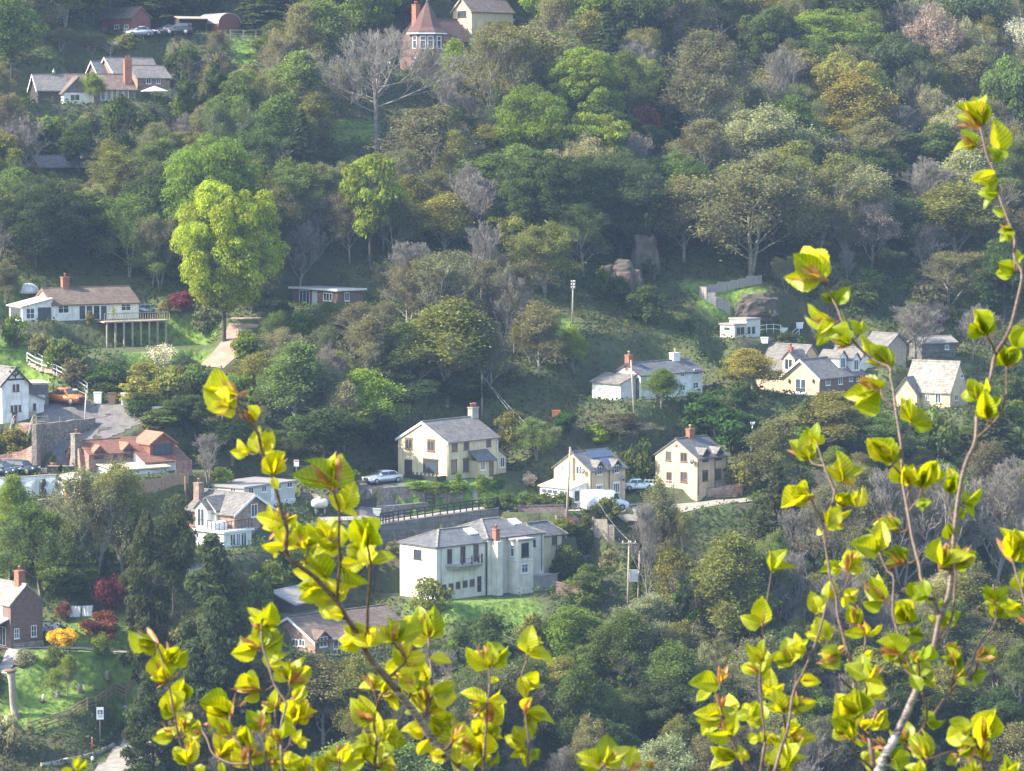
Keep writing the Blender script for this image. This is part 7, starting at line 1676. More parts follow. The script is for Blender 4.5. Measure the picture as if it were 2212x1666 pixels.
def autolabel(x, y, kind, colr):
    d = sorted((math.hypot(x-a, (y-b)*1.3), a, b, n) for a, b, n in LMK)[0]; dx, dy = x-d[1], y-d[2]
    if abs(dx) > 1.2*abs(dy): rel = 'right of' if dx > 0 else 'left of'
    elif dx*dx > dy*dy*.2: rel = ('up and ' if dy < 0 else 'down and ')+('right' if dx > 0 else 'left')+' of'
    else: rel = 'above' if dy < 0 else 'below'
    far = 'close' if d[0] < 110 else 'some way' if d[0] < 200 else 'far'
    return f"{ADJ[colr]} {KN[kind]} {far} {rel} {d[3]}"
FILL = []
def fill():
    rf = random.Random(5); n = 0
    y = 1740
    while y > -60:
        x = -30+rf.uniform(0, 60)
        while x < 2250:
            bx, by = x+rf.uniform(-22, 22), y+rf.uniform(-16, 16); x += 66
            if by < 15: hmax = 150
            r = rf.random()
            wood = by < 600 or bx > 1380 and by > 1120 or by > 1440 or (560 < bx < 860 and by > 780 and by < 1000)
            h = rf.uniform(115, 190) if wood else rf.uniform(35, 85)
            tries = 0
            while tries < 7 and clash(bx-h*.32, by-h, bx+h*.32, by): h *= .72; tries += 1
            if h < 18 or clash(bx-8, by-h*.9, bx+8, by+3): continue
            p = at(bx, by)
            if any(math.hypot(p.x-a, p.y-b) < 2.2+.12*w for a, b, w in PLACED): continue
            if h > 75:
                kind = rf.choices(['round', 'bud', 'thick', 'bare', 'ivy', 'fir'], [14, 34, 30, 13, 7, 2])[0]
                colr = {'round': rf.choice(['dark', 'blue', 'mid', 'olive']), 'bud': rf.choice(['olive', 'grey', 'grey', 'brown', 'mid']), 'thick': rf.choice(['mid', 'olive', 'grey', 'palegreen', 'silver']), 'bare': 'grey', 'ivy': 'ivy', 'fir': 'ever'}[kind]
                w = h*(rf.uniform(.75, 1.0) if kind == 'round' else rf.uniform(.5, .78))
            else:
                kind = 'shrub' if h < 52 or r < .6 else 'thick'; colr = rf.choice(['mid', 'dark', 'olive', 'mid', 'grey', 'green' if by > 700 else 'mid']); w = h*rf.uniform(1.0, 1.5) if kind == 'shrub' else h*.9
            s = FPX/p.y; FILL.append((bx, by, p, h/s, w/s, kind, colr)); PLACED.append((p.x, p.y, w/s)); n += 1
        y -= 42 if y > 600 else 34
    byl = {}
    for f in FILL: byl.setdefault(autolabel(f[0], f[1], f[5], f[6]), []).append(f)
    for lab, fs in byl.items():
        for bx, by, p, h, w, kind, colr in fs:
            plant(p-Vector((0, 0, .15)), h, w, kind, colr, lab, group=('woodland '+KN[kind]+'s' if len(fs) == 1 else lab.split(' ', 1)[0]+' '+KN[kind]+'s '+lab.split(' tree ')[-1] if ' tree ' in lab else 'hillside '+KN[kind]+'s'))
    print('FILL', n, 'EXPL', len(EXPL))
fill()
# ------------------------------------------------------------------ low growth between the trees
def scatter_cover(name, n, region, size, hgt, lawn_lo, lawn_hi, base, seed, label_kind='stuff', asp=1.0):
    rs = np.random.RandomState(seed); x = rs.uniform(-88, 92, n); y = rs.uniform(292, 520, n)
    keep = np.abs(x) < y*.168+4; x, y = x[keep], y[keep]
    gi = np.searchsorted(GX, x)-1; gj = np.searchsorted(GY, y)-1; lw = LAWNG[gi, gj]; k = (lw >= lawn_lo) & (lw <= lawn_hi); x, y = x[k], y[k]
    ok = np.ones(len(x), bool)
    for P in region:
        lo, hi = P.min(0)-1, P.max(0)+1; c = (x > lo[0]) & (x < hi[0]) & (y > lo[1]) & (y < hi[1]) & ok
        idx = np.where(c)[0]
        if len(idx): ok[idx] = polydist(P, x[idx], y[idx]) > .35
    x, y = x[ok], y[ok]; n = len(x)
    f = .5+.5*np.sin(x*.21+2*np.sin(y*.13))*np.sin(y*.17+1.5*np.sin(x*.11)); z = T(x, y)+rs.rand(n)**1.5*hgt*(.3+1.2*f)
    P = np.stack([x, y, z], 1); V, F = cards(P, unit(rs.normal(size=(n, 3))+np.array([0, -.2, .9])), size, rs, asp)
    me = np_mesh(name, V, F, COVERM, {'lv': ('FACE', np.clip(.5*rs.rand(n)+.5*f, 0, 1))}); o = bpy.data.objects.new(name, me); col.objects.link(o); o.color = (*base, 1); tag(o, kind='stuff'); return o
def cover_mat():
    m, nt, out = nodes('undergrowth_leaves'); L = nt.links.new; at_ = N(nt, 'ShaderNodeAttribute', attribute_name='lv'); oi = N(nt, 'ShaderNodeObjectInfo')
    r = N(nt, 'ShaderNodeValToRGB'); e = r.color_ramp.elements; e[0].color = (.6, .55, .6, 1); e[1].color = (1.3, 1.35, 1.1, 1); e2 = r.color_ramp.elements.new(.25); e2.color = (1.7, 1.1, 1.0, 1); e3 = r.color_ramp.elements.new(.45); e3.color = (.9, 1.0, .8, 1); L(at_.outputs['Fac'], r.inputs[0])
    mx = N(nt, 'ShaderNodeMixRGB', blend_type='MULTIPLY'); mx.inputs[0].default_value = 1; L(oi.outputs['Color'], mx.inputs[1]); L(r.outputs[0], mx.inputs[2])
    d = N(nt, 'ShaderNodeBsdfDiffuse'); t = N(nt, 'ShaderNodeBsdfTranslucent'); s = N(nt, 'ShaderNodeMixShader'); s.inputs[0].default_value = .3; L(mx.outputs[0], d.inputs[0]); L(mx.outputs[0], t.inputs[0]); L(d.outputs[0], s.inputs[1]); L(t.outputs[0], s.inputs[2]); L(s.outputs[0], out.inputs[0]); return m
COVERM = cover_mat()
REG = []
for P_ in PADS: REG.append(P_[0] if P_[6] != 1.2 else P_[0])
scatter_cover('undergrowth', 520000, REG, .2, .9, 0, .35, (.07, .10, .03), 3)
scatter_cover('grass', 160000, REG, 0.13, .2, .5, 1.01, (.13, .2, .03), 4, asp=.7)

for i, (e, z) in enumerate(POTS):
    tm, cm, H0, W0 = PROTO['ball']; c = bpy.data.objects.new('foliage', cm); col.objects.link(c); c.parent = e; c.location = (0, 0, z-.15); c.scale = (.35, .35, .4); c.color = (.09, .11, .04, 1)
# ------------------------------------------------------------------ beech twigs close to the viewer
def beech_leaf_mat():
    m, nt, out = nodes('young_beech_leaf'); L = nt.links.new
    oi = N(nt, 'ShaderNodeObjectInfo'); at_ = N(nt, 'ShaderNodeAttribute', attribute_name='vein'); tc = N(nt, 'ShaderNodeTexCoord')
    r = N(nt, 'ShaderNodeValToRGB'); e = r.color_ramp.elements; e[0].color = (.22, .29, .012, 1); e[1].color = (.50, .50, .03, 1); L(oi.outputs['Random'], r.inputs[0])
    vr = ramp(nt, at_.outputs['Fac'], (.6, .7, .55), (1.35, 1.25, 1.5), .25, .85); mx = N(nt, 'ShaderNodeMixRGB', blend_type='MULTIPLY'); mx.inputs[0].default_value = 1; L(r.outputs[0], mx.inputs[1]); L(vr, mx.inputs[2])
    no = N(nt, 'ShaderNodeTexNoise'); no.inputs['Scale'].default_value = 3; no.inputs['Detail'].default_value = 4; L(tc.outputs['Object'], no.inputs['Vector'])
    m2 = N(nt, 'ShaderNodeMixRGB', blend_type='MULTIPLY'); m2.inputs[0].default_value = 1; L(mx.outputs[0], m2.inputs[1]); L(ramp(nt, no.outputs[0], (.8, .85, .8), (1.15, 1.1, 1.1)), m2.inputs[2])
    b = N(nt, 'ShaderNodeBsdfPrincipled'); L(m2.outputs[0], b.inputs['Base Color']); b.inputs['Roughness'].default_value = .42; b.inputs['Specular IOR Level'].default_value = .45
    t = N(nt, 'ShaderNodeBsdfTranslucent'); g = N(nt, 'ShaderNodeMixRGB', blend_type='MULTIPLY'); g.inputs[0].default_value = 1; g.inputs[2].default_value = (1.75, 1.5, .33, 1); L(m2.outputs[0], g.inputs[1]); L(g.outputs[0], t.inputs[0])
    s = N(nt, 'ShaderNodeMixShader'); s.inputs[0].default_value = .55; L(b.outputs[0], s.inputs[1]); L(t.outputs[0], s.inputs[2]); L(s.outputs[0], out.inputs[0]); return m
def scale_mat():
    m, nt, out = nodes('bud_scale'); L = nt.links.new; tc = N(nt, 'ShaderNodeTexCoord'); no = N(nt, 'ShaderNodeTexNoise'); no.inputs['Scale'].default_value = 60; L(tc.outputs['Object'], no.inputs['Vector'])
    c = ramp(nt, no.outputs[0], (.36, .13, .045), (.62, .32, .15)); b = N(nt, 'ShaderNodeBsdfPrincipled'); L(c, b.inputs['Base Color']); b.inputs['Roughness'].default_value = .45
    t = N(nt, 'ShaderNodeBsdfTranslucent'); L(c, t.inputs[0]); s = N(nt, 'ShaderNodeMixShader'); s.inputs[0].default_value = .4; L(b.outputs[0], s.inputs[1]); L(t.outputs[0], s.inputs[2]); L(s.outputs[0], out.inputs[0]); return m
def beech_bark():
    m, nt, out = nodes('beech_bark'); L = nt.links.new; tc = N(nt, 'ShaderNodeTexCoord'); b = N(nt, 'ShaderNodeBsdfPrincipled'); L(b.outputs[0], out.inputs[0]); b.inputs['Roughness'].default_value = .5
    mp = N(nt, 'ShaderNodeMapping'); mp.inputs['Scale'].default_value = (60, 60, 320); L(tc.outputs['Object'], mp.inputs[0]); no = N(nt, 'ShaderNodeTexNoise'); no.inputs['Scale'].default_value = 1; no.inputs['Detail'].default_value = 5; L(mp.outputs[0], no.inputs['Vector'])
    at_ = N(nt, 'ShaderNodeAttribute', attribute_name='thick'); a = ramp(nt, no.outputs[0], (.05, .03, .02), (.13, .08, .055)); c = ramp(nt, no.outputs[0], (.06, .05, .042), (.32, .285, .26), .42, .56)
    mx = N(nt, 'ShaderNodeMixRGB'); L(at_.outputs['Fac'], mx.inputs[0]); L(a, mx.inputs[1]); L(c, mx.inputs[2]); L(mx.outputs[0], b.inputs['Base Color'])
    bp = N(nt, 'ShaderNodeBump'); bp.inputs['Strength'].default_value = .5; bp.inputs['Distance'].default_value = .001; L(no.outputs[0], bp.inputs['Height']); L(bp.outputs[0], b.inputs['Normal']); return m
BL, BS, BB = beech_leaf_mat(), scale_mat(), beech_bark()
def leaf_mesh(seed, fold, bend, cup, wide=.34, wave=.035):
    rs = random.Random(seed); nu, nv = 20, 6; V = []; vein = []; F = []
    ph = rs.uniform(0, 6)
    for i in range(nu+1):
        t = i/nu; w = wide*1.12*(math.sin(math.pi*min(t**.84, 1))**.85)*(1-.06*t)+.004
        if t > .93: w *= max(1-((t-.93)/.07)**1.5*.5, .05)
        for j in range(-nv, nv+1):
            u = j/nv; x = u*w; s = t-abs(u)*w*.9; pl = .5+.5*math.cos(2*math.pi*8*s)
            ser = 1+.05*math.cos(2*math.pi*8*s)*(abs(u) > .95)
            z = pl*.034*min(1, abs(u)*3)*min(1, (1-abs(u))*5+.5)+fold*abs(x)*(1-.35*t)+cup*x*x*2+wave*math.sin(9*t+ph+(2 if u > 0 else 0))*abs(u)
            a = bend*t; y = (math.sin(a)/bend if abs(bend) > 1e-3 else t); zb = -(1-math.cos(a))/bend if abs(bend) > 1e-3 else 0
            V.append((x*ser, y-z*math.sin(-a)*0+0, zb+z)); vein.append(.25+.6*pl+(.5 if j == 0 else 0))
    n = 2*nv+1
    for i in range(nu):
        for j in range(n-1): F.append((i*n+j, i*n+j+1, (i+1)*n+j+1, (i+1)*n+j))
    me = np_mesh('leaf', np.array(V), np.array(F), BL, {'vein': ('POINT', vein)}); me.polygons.foreach_set('use_smooth', np.ones(len(F), bool)); return me
OPEN = [leaf_mesh(100+i, fold=f, bend=b, cup=c, wide=w) for i, (f, b, c, w) in enumerate([(.15, .5, .3, .33), (.5, .9, .1, .26), (.6, .4, 0, .3), (.2, 1.3, .5, .31), (.9, .7, 0, .25), (.35, -.4, .4, .3), (1.1, .5, 0, .23), (.5, 1.0, .3, .33)])]
SHUT = [leaf_mesh(200+i, fold=f, bend=b, cup=c, wide=w) for i, (f, b, c, w) in enumerate([(1.6, -.5, .5, .3), (1.2, -.8, 1.2, .32), (2.0, .3, 0, .28), (1.0, -.3, 1.5, .3)])]
t33, t32, t31, t30, t23 = tile(3, 3), tile(3, 2), tile(3, 1), tile(3, 0), tile(2, 3)
TL = {'13': t13, '12': t12, '02': t02, '03': t03, '01': t01, '33': t33, '32': t32, '31': t31, '30': t30, '23': t23}
# stems: (plant, distance at the foot, distance at the tip, radius foot, radius tip, rooted, "tile:x,y ...") in crop pixels
ST = '''
A|4.15|4.0|31|9|1|13:1790,1660 1640,1520 1510,1370 1400,1200 1250,1010 1120,860 980,690 930,590 870,470 790,350 700,200 570,60 12:500,1650 300,1500 255,1390 270,1250 230,1130 200,1000 150,820 110,700 50,560 20,420 02:2170,330 2100,260 2040,100
A|4.05|4.0|12|7|0|13:710,190 710,20 12:725,1540 715,1300 720,1080 690,980 665,890
A|4.06|3.95|13|7|0|13:945,600 960,450 965,250 980,80 12:990,1560 975,1450 960,1370
A|4.1|4.2|13|7|0|13:1430,1230 1510,1040 1520,880 1500,660 1490,510
A|4.1|4.1|10|6|0|13:1130,870 1290,720 1260,640 1180,550
A|4.05|4.1|9|6|0|12:330,1525 420,1490 450,1440 440,1390
B|3.9|4.0|14|8|1|13:228,1660 215,1400 220,1260 255,1120 250,1060 160,920 110,760 60,600 45,450 60,330
B|3.95|4.0|8|5|0|13:250,1065 290,980 290,900
B|3.95|4.0|9|6|0|13:235,1510 290,1430 310,1290 350,1245
C|4.05|4.1|10|8|1|13:105,1660 80,1480 72,1400 62,1330
C|4.05|4.15|9|7|0|13:100,1620 165,1480 180,1330 165,1200 165,1130
D|4.1|4.1|12|8|1|03:1640,1660 1600,1540 1540,1350 1510,1180 1470,970 1450,860 1400,680 1350,570
D|4.1|4.15|8|7|0|03:1560,1400 1635,1300 1605,1150 1590,1080
F|4.0|4.05|12|9|1|03:2180,1660 2130,1500 2000,1340 1990,1180
F|4.05|4.1|10|8|0|03:2160,1600 2010,1600 1900,1560 1830,1500 1790,1390 1740,1310
H|4.2|4.2|10|6|1|13:1025,1660 1040,1450 1020,1250 1045,1090 1015,960
H|4.2|4.2|6|5|0|13:1045,1080 1085,1000
H|4.2|4.2|6|5|0|13:1040,1440 1080,1380
H|4.2|4.15|6|5|0|13:1025,1655 990,1600 940,1560
I|4.1|4.1|9|7|1|13:715,1660 720,1580
J|4.25|4.3|14|8|1|13:1965,1660 1970,1520 1990,1260 2000,1100 2020,900 2012,760
K|4.3|4.3|10|7|1|13:1850,1660 1870,1480
L|4.25|4.3|12|7|1|23:132,1660 145,1460 130,1300 115,1160 100,1000 80,860 130,700
M|4.1|4.1|10|8|1|23:760,1660 790,1600
M|4.1|4.1|8|7|0|23:775,1640 1150,1690 1185,1650
N|4.3|4.3|16|9|1|23:2040,1660 1960,1560 1920,1430 1880,1350 1830,1250 1800,1180
N|4.3|4.35|10|7|0|23:1850,1280 1800,1080 1795,900
O|4.25|4.3|13|8|1|23:2150,1660 2185,1400 2165,1200 2140,860 2165,600 2165,400
P|4.3|4.2|18|8|1|33:20,1660 150,1400 130,1160
Q|4.15|4.3|16|9|1|33:60,1660 170,1300 215,1000 300,820 380,640 450,440 500,240 530,160
Q|4.2|4.3|10|7|0|33:235,960 240,790 210,720
S|4.1|4.25|27|8|1|33:910,1660 860,1300 800,1100 745,950 740,800 690,640 650,500 600,300 590,160 540,0 32:530,1600 490,1350 465,1180 400,1040 370,960
S|4.25|4.3|13|8|0|32:465,1185 540,1060 575,930 560,880 500,730 440,560 425,500
S|4.25|4.3|10|7|0|32:570,940 600,880 640,820
S|4.28|4.3|9|7|0|32:480,700 400,680 360,640
S|4.2|4.2|12|8|0|33:740,770 830,620 840,500
S|4.15|4.1|14|8|0|33:820,1120 850,1000 855,880
S|4.15|4.1|11|8|0|33:745,980 660,900 620,850
S|4.1|4.0|12|8|0|33:850,1370 760,1250 740,1200
S|4.1|4.0|10|8|0|33:830,1660 750,1500 740,1380
S|4.2|4.3|10|7|0|33:600,150 660,80 700,-30 32:690,1590
G|4.0|4.45|40|9|1|33:960,1660 1060,1450 1180,1200 1290,950 1340,850 1400,700 1440,560 1480,360 1550,180 1580,0 32:1600,1380 1640,1000 1700,700 1790,480 1810,240 1870,60 1920,-60 31:1930,1560 1970,1390 2080,1200 2150,950 2195,700 2130,560 2130,400 2060,200 2000,30 30:1960,1500 1900,1370 1870,1260 1835,1100
G|4.2|4.25|14|8|0|32:1805,465 1900,370 2010,240 2060,60 31:2060,1620 2060,1500
G|4.3|4.2|11|8|0|31:1970,1395 1930,1300 1890,1230
G|4.2|4.2|17|8|0|33:1445,660 1540,450 1600,300 1610,100 1625,0 32:1610,1560
G|4.25|4.3|12|8|0|32:1620,1250 1570,1050 1580,930
G|4.15|4.4|22|9|0|33:1480,370 1430,180 1330,20 32:1310,1560 1250,1330 1210,1100 1160,800 1150,520 1110,250 1080,20 31:1060,1600 1050,1510 940,1460 840,1390 730,1270 650,1130 590,980 520,850 480,740
G|4.3|4.3|9|7|0|32:1085,200 990,100 980,30
G|4.3|4.3|9|7|0|32:1160,500 1215,400 1240,330
G|4.3|4.25|9|7|0|32:1160,775 1060,670
G|4.3|4.25|9|7|0|32:1225,1090 1300,980 1325,895
G|4.3|4.25|9|7|0|32:1200,1000 1215,920 1222,850
G|4.1|4.15|18|8|0|33:1275,940 1200,700 1140,520 1080,300 1085,0 32:1030,1600 960,1440
G|4.1|4.1|10|7|0|33:1250,850 1150,750 1130,660
G|4.05|4.0|14|8|0|33:1300,920 1310,800 1300,730
G|4.0|4.2|19|9|0|33:1015,1555 1090,1550 1250,1400 1390,1240 1490,1090 1580,970 1680,870 1760,740 1830,570 1930,440 1975,340
G|4.1|4.1|11|8|0|33:1575,970 1600,840 1610,770
G|4.1|4.05|9|7|0|33:1350,1280 1375,1150 1330,990
G|4.1|4.1|11|8|0|33:1680,875 1780,820 1815,720
G|4.2|4.2|9|7|0|33:1160,530 1200,450 1212,385
G|4.2|4.2|10|7|0|33:1440,330 1360,250 1330,190
R|3.8|3.75|16|9|1|33:1860,1660 1830,1500 1790,1400 1770,1310
R|3.8|3.75|9|7|0|33:1840,1560 1600,1500 1400,1560 1370,1545
R|3.8|3.75|9|7|0|33:1835,1520 1870,1440 1880,1400
U|4.0|4.05|10|8|1|33:2260,500 2190,100 32:2150,1640 2110,1500
V|4.0|4.0|8|6|1|03:720,1760 640,1690
'''
CL = '''
30:1835,1100 115 330 4 35 1|1790,1262 150 210 3 50 1|1990,1400 100 170 2 40 0|1985,1350 96 330 1 5 0|1960,1500 215 270 2 30 0
31:1990,20 190 250 2 30 0|2070,180 175 150 1 10 0|2120,330 175 190 2 35 1|2130,470 265 130 1 10 0|2130,660 172 180 2 25 1|2150,640 75 200 1 10 0|480,740 150 430 3 55 1|480,740 95 300 1 10 0|600,965 110 230 3 70 0|560,1110 190 290 3 45 1|690,1310 150 210 2 30 1|790,1215 90 170 2 35 0|830,1400 100 230 1 10 0|1050,1505 122 300 4 60 1|1890,1230 112 260 5 22 1|2060,1495 100 240 3 35 1|2130,1340 75 220 2 30 0|640,1010 290 180 1 8 0
32:980,30 168 330 3 28 1|1240,330 100 290 2 45 0|1250,330 22 270 2 25 0|1060,665 125 300 5 38 1|360,640 108 280 5 60 1|425,500 95 200 2 40 0|640,820 100 300 4 65 0|640,820 40 180 2 40 1|1222,850 98 250 3 14 1|1327,892 75 280 4 14 1|1580,925 80 280 4 16 1|370,960 175 350 3 28 1|660,1040 110 210 3 40 1|960,1440 130 280 4 70 0|1110,1250 135 260 3 60 1|510,1230 60 230 2 30 0|470,1300 168 170 1 20 0|1180,1520 130 240 4 60 1|690,1590 60 260 4 80 1|640,1600 150 210 2 40 0|30,1600 60 300 3 50 0|1490,1560 62 310 3 28 1|1610,1560 45 310 4 50 1|1590,1330 110 190 2 20 1|2110,1500 80 300 4 30 1|1900,290 85 280 3 15 1|1805,135 110 240 4 60 0|760,1040 80 240 2 20 0
33:430,300 95 210 3 60 0|530,170 60 200 2 40 0|760,390 100 240 3 60 1|1020,190 150 310 3 30 1|1212,385 100 240 4 15 1|1330,190 112 200 3 15 1|840,480 108 200 3 90 1|480,520 108 240 4 80 0|620,655 192 290 3 50 1|1130,655 140 230 3 40 1|1300,730 90 200 2 8 1|855,880 60 260 4 110 1|210,720 130 250 4 90 1|130,1155 90 240 7 130 1|740,1200 122 290 5 38 1|740,1375 122 290 5 34 1|1610,770 90 220 5 50 1|1820,690 28 220 4 70 1|1975,335 75 240 4 80 0|1960,210 95 210 3 110 1|1770,1310 170 270 2 30 0|1880,1400 88 350 2 34 1|1780,1420 195 260 4 60 1|1370,1550 110 270 4 50 1|1320,1690 112 170 3 60 0|1750,1700 90 220 3 60 0|200,1430 60 250 5 100 1|120,1650 62 310 3 50 0|230,1100 50 210 4 80 1|1330,985 100 240 1 10 0|330,620 150 190 2 40 0|2060,1700 60 200 3 60 0|560,640 20 150 1 20 1
23:2165,395 92 300 1 5 1|2160,400 178 210 1 8 0|1795,900 72 250 1 8 1|1790,905 187 260 3 38 0|2140,810 112 250 4 80 1|1800,1180 70 270 1 10 1|1800,1185 186 270 4 38 0|1880,1350 112 230 5 100 1|2080,1200 118 230 3 60 0|1930,1550 172 270 4 50 1|785,1600 150 240 3 50 1|800,1600 48 280 3 48 1|1185,1640 82 140 1 8 1|130,650 45 290 3 45 0|80,850 300 280 2 25 0|110,1160 62 180 1 10 1|120,1165 312 260 4 70 0|130,1480 205 190 4 110 0|2165,1240 150 220 3 60 0|2200,1010 60 240 3 60 0|2170,700 130 200 2 40 1
13:2014,760 92 290 5 105 1|2020,860 330 200 1 10 0|60,430 78 280 4 80 1|60,600 52 310 3 60 0|110,760 30 220 2 40 0|290,900 65 270 4 110 1|350,1245 52 290 3 40 1|62,1330 110 250 4 55 1|165,1130 125 200 3 90 1|110,1570 80 170 2 20 1|240,1640 50 200 2 30 0|420,1690 108 200 2 50 1|560,1690 88 200 2 16 0|715,1585 80 240 5 110 1|940,1560 142 230 4 105 0|1010,950 112 200 4 120 1|1012,1220 155 280 4 42 1|1085,1000 28 230 3 50 1|1080,1375 42 260 4 80 1|1085,1440 285 190 1 8 0|920,560 165 270 2 25 0|975,580 82 310 5 100 0|750,330 162 230 2 30 0|700,195 118 270 5 120 0|580,80 172 260 3 35 0|1180,545 62 290 4 90 1|1490,510 110 330 4 90 1|1495,680 320 270 1 10 0|1500,870 150 270 3 60 1|1350,760 118 240 4 110 1|1515,1000 20 270 3 60 0|1470,1150 118 310 4 50 1|1500,1180 330 320 2 30 0|1450,1330 150 220 2 40 0|1500,1390 225 220 1 10 0|1520,1380 58 300 2 30 0|1700,1400 60 250 3 50 1|1650,1550 160 250 3 50 1|1790,1690 80 190 3 70 0|1870,1480 130 240 3 50 1|1990,1080 200 260 3 50 1|2005,1060 350 220 2 40 0|1990,1230 38 250 3 60 1|1990,1360 50 220 4 100 0|1980,1530 100 240 2 30 1|20,960 165 310 3 35 1|20,600 172 250 2 30 1|850,470 100 200 3 90 0|1330,1000 60 240 3 60 0|1180,860 70 250 3 60 0
12:665,895 115 390 4 42 1|750,1080 95 290 3 60 0|740,1075 355 220 1 10 0|960,1370 95 310 3 32 1|790,1390 330 260 2 30 0|250,1190 160 280 3 55 1|250,1195 45 170 1 10 1|265,1390 100 250 4 80 0|440,1395 118 300 5 95 1|190,1430 240 130 1 8 0|430,1500 350 260 4 100 0|620,1666 150 310 4 60 0|735,1560 330 290 4 55 0|150,770 70 280 2 28 1|150,790 300 170 1 8 0|60,590 82 260 2 40 0|980,1530 90 250 3 70 0|715,1400 160 260 3 70 0|620,1320 130 260 2 40 0
02:2200,310 130 210 2 40 1|2150,580 165 180 2 35 0|1990,190 175 230 2 25 1|2040,90 168 300 3 34 1
03:1350,565 165 290 3 24 1|1450,725 62 240 3 40 1|1440,890 133 240 4 32 1|1590,1080 95 230 4 28 1|1510,1175 110 220 3 20 1|1590,1290 110 200 3 50 1|1990,1180 158 340 3 22 1|2000,1340 132 220 3 20 1|1615,1600 120 250 5 60 1|1650,1310 70 150 2 30 0|1740,1315 205 190 3 50 1|1900,1560 60 270 3 60 1|1900,1575 290 190 1 8 0|2120,1490 100 240 3 18 1|2140,1620 120 220 3 40 1|1760,1690 90 150 2 30 0|640,1690 165 180 1 8 0
'''
PLANTS = {}; PATHS = []
LBL = dict(A='thickest left beech stem, leaning up-left across the lower centre', B='pale tan beech shoot just left of the thickest left stem', C='short dark beech shoot between the two tan and dark left shoots', D='leftmost tall beech shoot, tip bent left over the dark conifer',
 F='low beech shoot with big lit leaf, second from the left', H='thin upright beech shoot under the brick lodge', I='very short leafy beech shoot at the bottom left of centre', J='beech shoot topped by a bright fan of round leaves, right of the thickest left stem',
 K='small beech twig tucked between the thickest left stem and the round-leaved shoot', L='beech shoot with large hanging leaf below the small lawn', M='lone low leafy beech sprig at the bottom centre', N='beech shoot at the left side of the right-hand thicket',
 O='upright beech shoot with a single tall lit leaf, left in the right-hand thicket', P='short beech shoot with a star of leaves, right-hand thicket', Q='slanting reddish beech twig in the right-hand thicket', S='dark branching beech stem in the middle of the right-hand thicket',
 G='thick pale-barked beech branch with the highest twigs, far right', R='large-leaved beech sprig in the bottom right corner', U='beech sprig with brown scales at the right edge', V='single beech leaf tip at the bottom left edge')
def pw(px, py, Y): return at_dist(px, py, Y)
TS = 1/4.0   # picture units per crop pixel
for ln in ST.strip().splitlines():
    pl, d0, d1, r0, r1, root, pts = ln.split('|'); d0, d1, r0, r1 = float(d0), float(d1), float(r0), float(r1)
    P = []; k = None
    for tok in pts.split():
        if ':' in tok: k, tok = tok.split(':'); 
        x, y = map(float, tok.split(',')); P.append(TL[k](x, y))
    n = len(P); L = [0]
    for i in range(1, n): L.append(L[-1]+math.hypot(P[i][0]-P[i-1][0], P[i][1]-P[i-1][1]))
    W3 = []; RR = []
    for i, (x, y) in enumerate(P):
        t = L[i]/L[-1]; Y = d0+(d1-d0)*t; W3.append(pw(x, y, Y)); RR.append((r0+(r1-r0)*t**.55)*TS/FPX*Y*(1.3 if pl in 'AH' else 1.0))
    PATHS.append([pl, P, W3, RR, int(root), []])
def near(pl_filter, x, y):
    best = None
    for pi, (pl, P, W3, RR, root, _) in enumerate(PATHS):
        for i in range(len(P)-1):
            (x1, y1), (x2, y2) = P[i], P[i+1]; dx, dy = x2-x1, y2-y1; t = max(0, min(1, ((x-x1)*dx+(y-y1)*dy)/(dx*dx+dy*dy+1e-9)))
            d = math.hypot(x-x1-dx*t, y-y1-dy*t)
            if best is None or d < best[0]: best = (d, pi, W3[i].lerp(W3[i+1], t), RR[i]+(RR[i+1]-RR[i])*t)
    return best
# the foot of each path that is not rooted starts on the plant's existing stem
for p in PATHS:
    if not p[4]:
        best = None; x, y = p[1][0]
        for q in PATHS:
            if q is p or q[0] != p[0]: continue
            for i in range(len(q[1])-1):
                (x1, y1), (x2, y2) = q[1][i], q[1][i+1]; dx, dy = x2-x1, y2-y1; t = max(0, min(1, ((x-x1)*dx+(y-y1)*dy)/(dx*dx+dy*dy+1e-9)))
                d = math.hypot(x-x1-dx*t, y-y1-dy*t)
                if best is None or d < best[0]: best = (d, q[2][i].lerp(q[2][i+1], t))
        if best:
            off = best[1].y-p[2][0].y; m_ = len(p[2])
            p[2] = [pw(*p[1][i], p[2][i].y+off*(1-i/m_)) for i in range(m_)]; p[2][0] = best[1]
rs = random.Random(17)
def catmull(P, Rr, sub=5):
    out = []; ro = []
    for i in range(len(P)-1):
        a = P[max(i-1, 0)]; b = P[i]; c = P[i+1]; d = P[min(i+2, len(P)-1)]
        for j in range(sub):
            t = j/sub; out.append(.5*((2*b)+(c-a)*t+(2*a-5*b+4*c-d)*t*t+(3*b-a-3*c+d)*t**3)); ro.append(Rr[i]+(Rr[i+1]-Rr[i])*t)
    out.append(P[-1]); ro.append(Rr[-1]); return out, ro
def stem_obj(P, Rr, name, parent, base):
    Q, q = catmull(P, Rr); q = [r*(1+.12*rs.random()+(.25 if rs.random() < .12 else 0)) for r in q]
    mb = MB(); mb.tube([p-base for p in Q], q, 9); o = mb.obj(name, BB, parent)
    a = o.data.attributes.new('thick', 'FLOAT', 'POINT'); th = []
    for r in q: th += [max(0, min(1, (r-.0042)/.0016))]*9
    a.data.foreach_set('value', np.array(th[:len(o.data.vertices)], np.float32)); return o
roots = {}
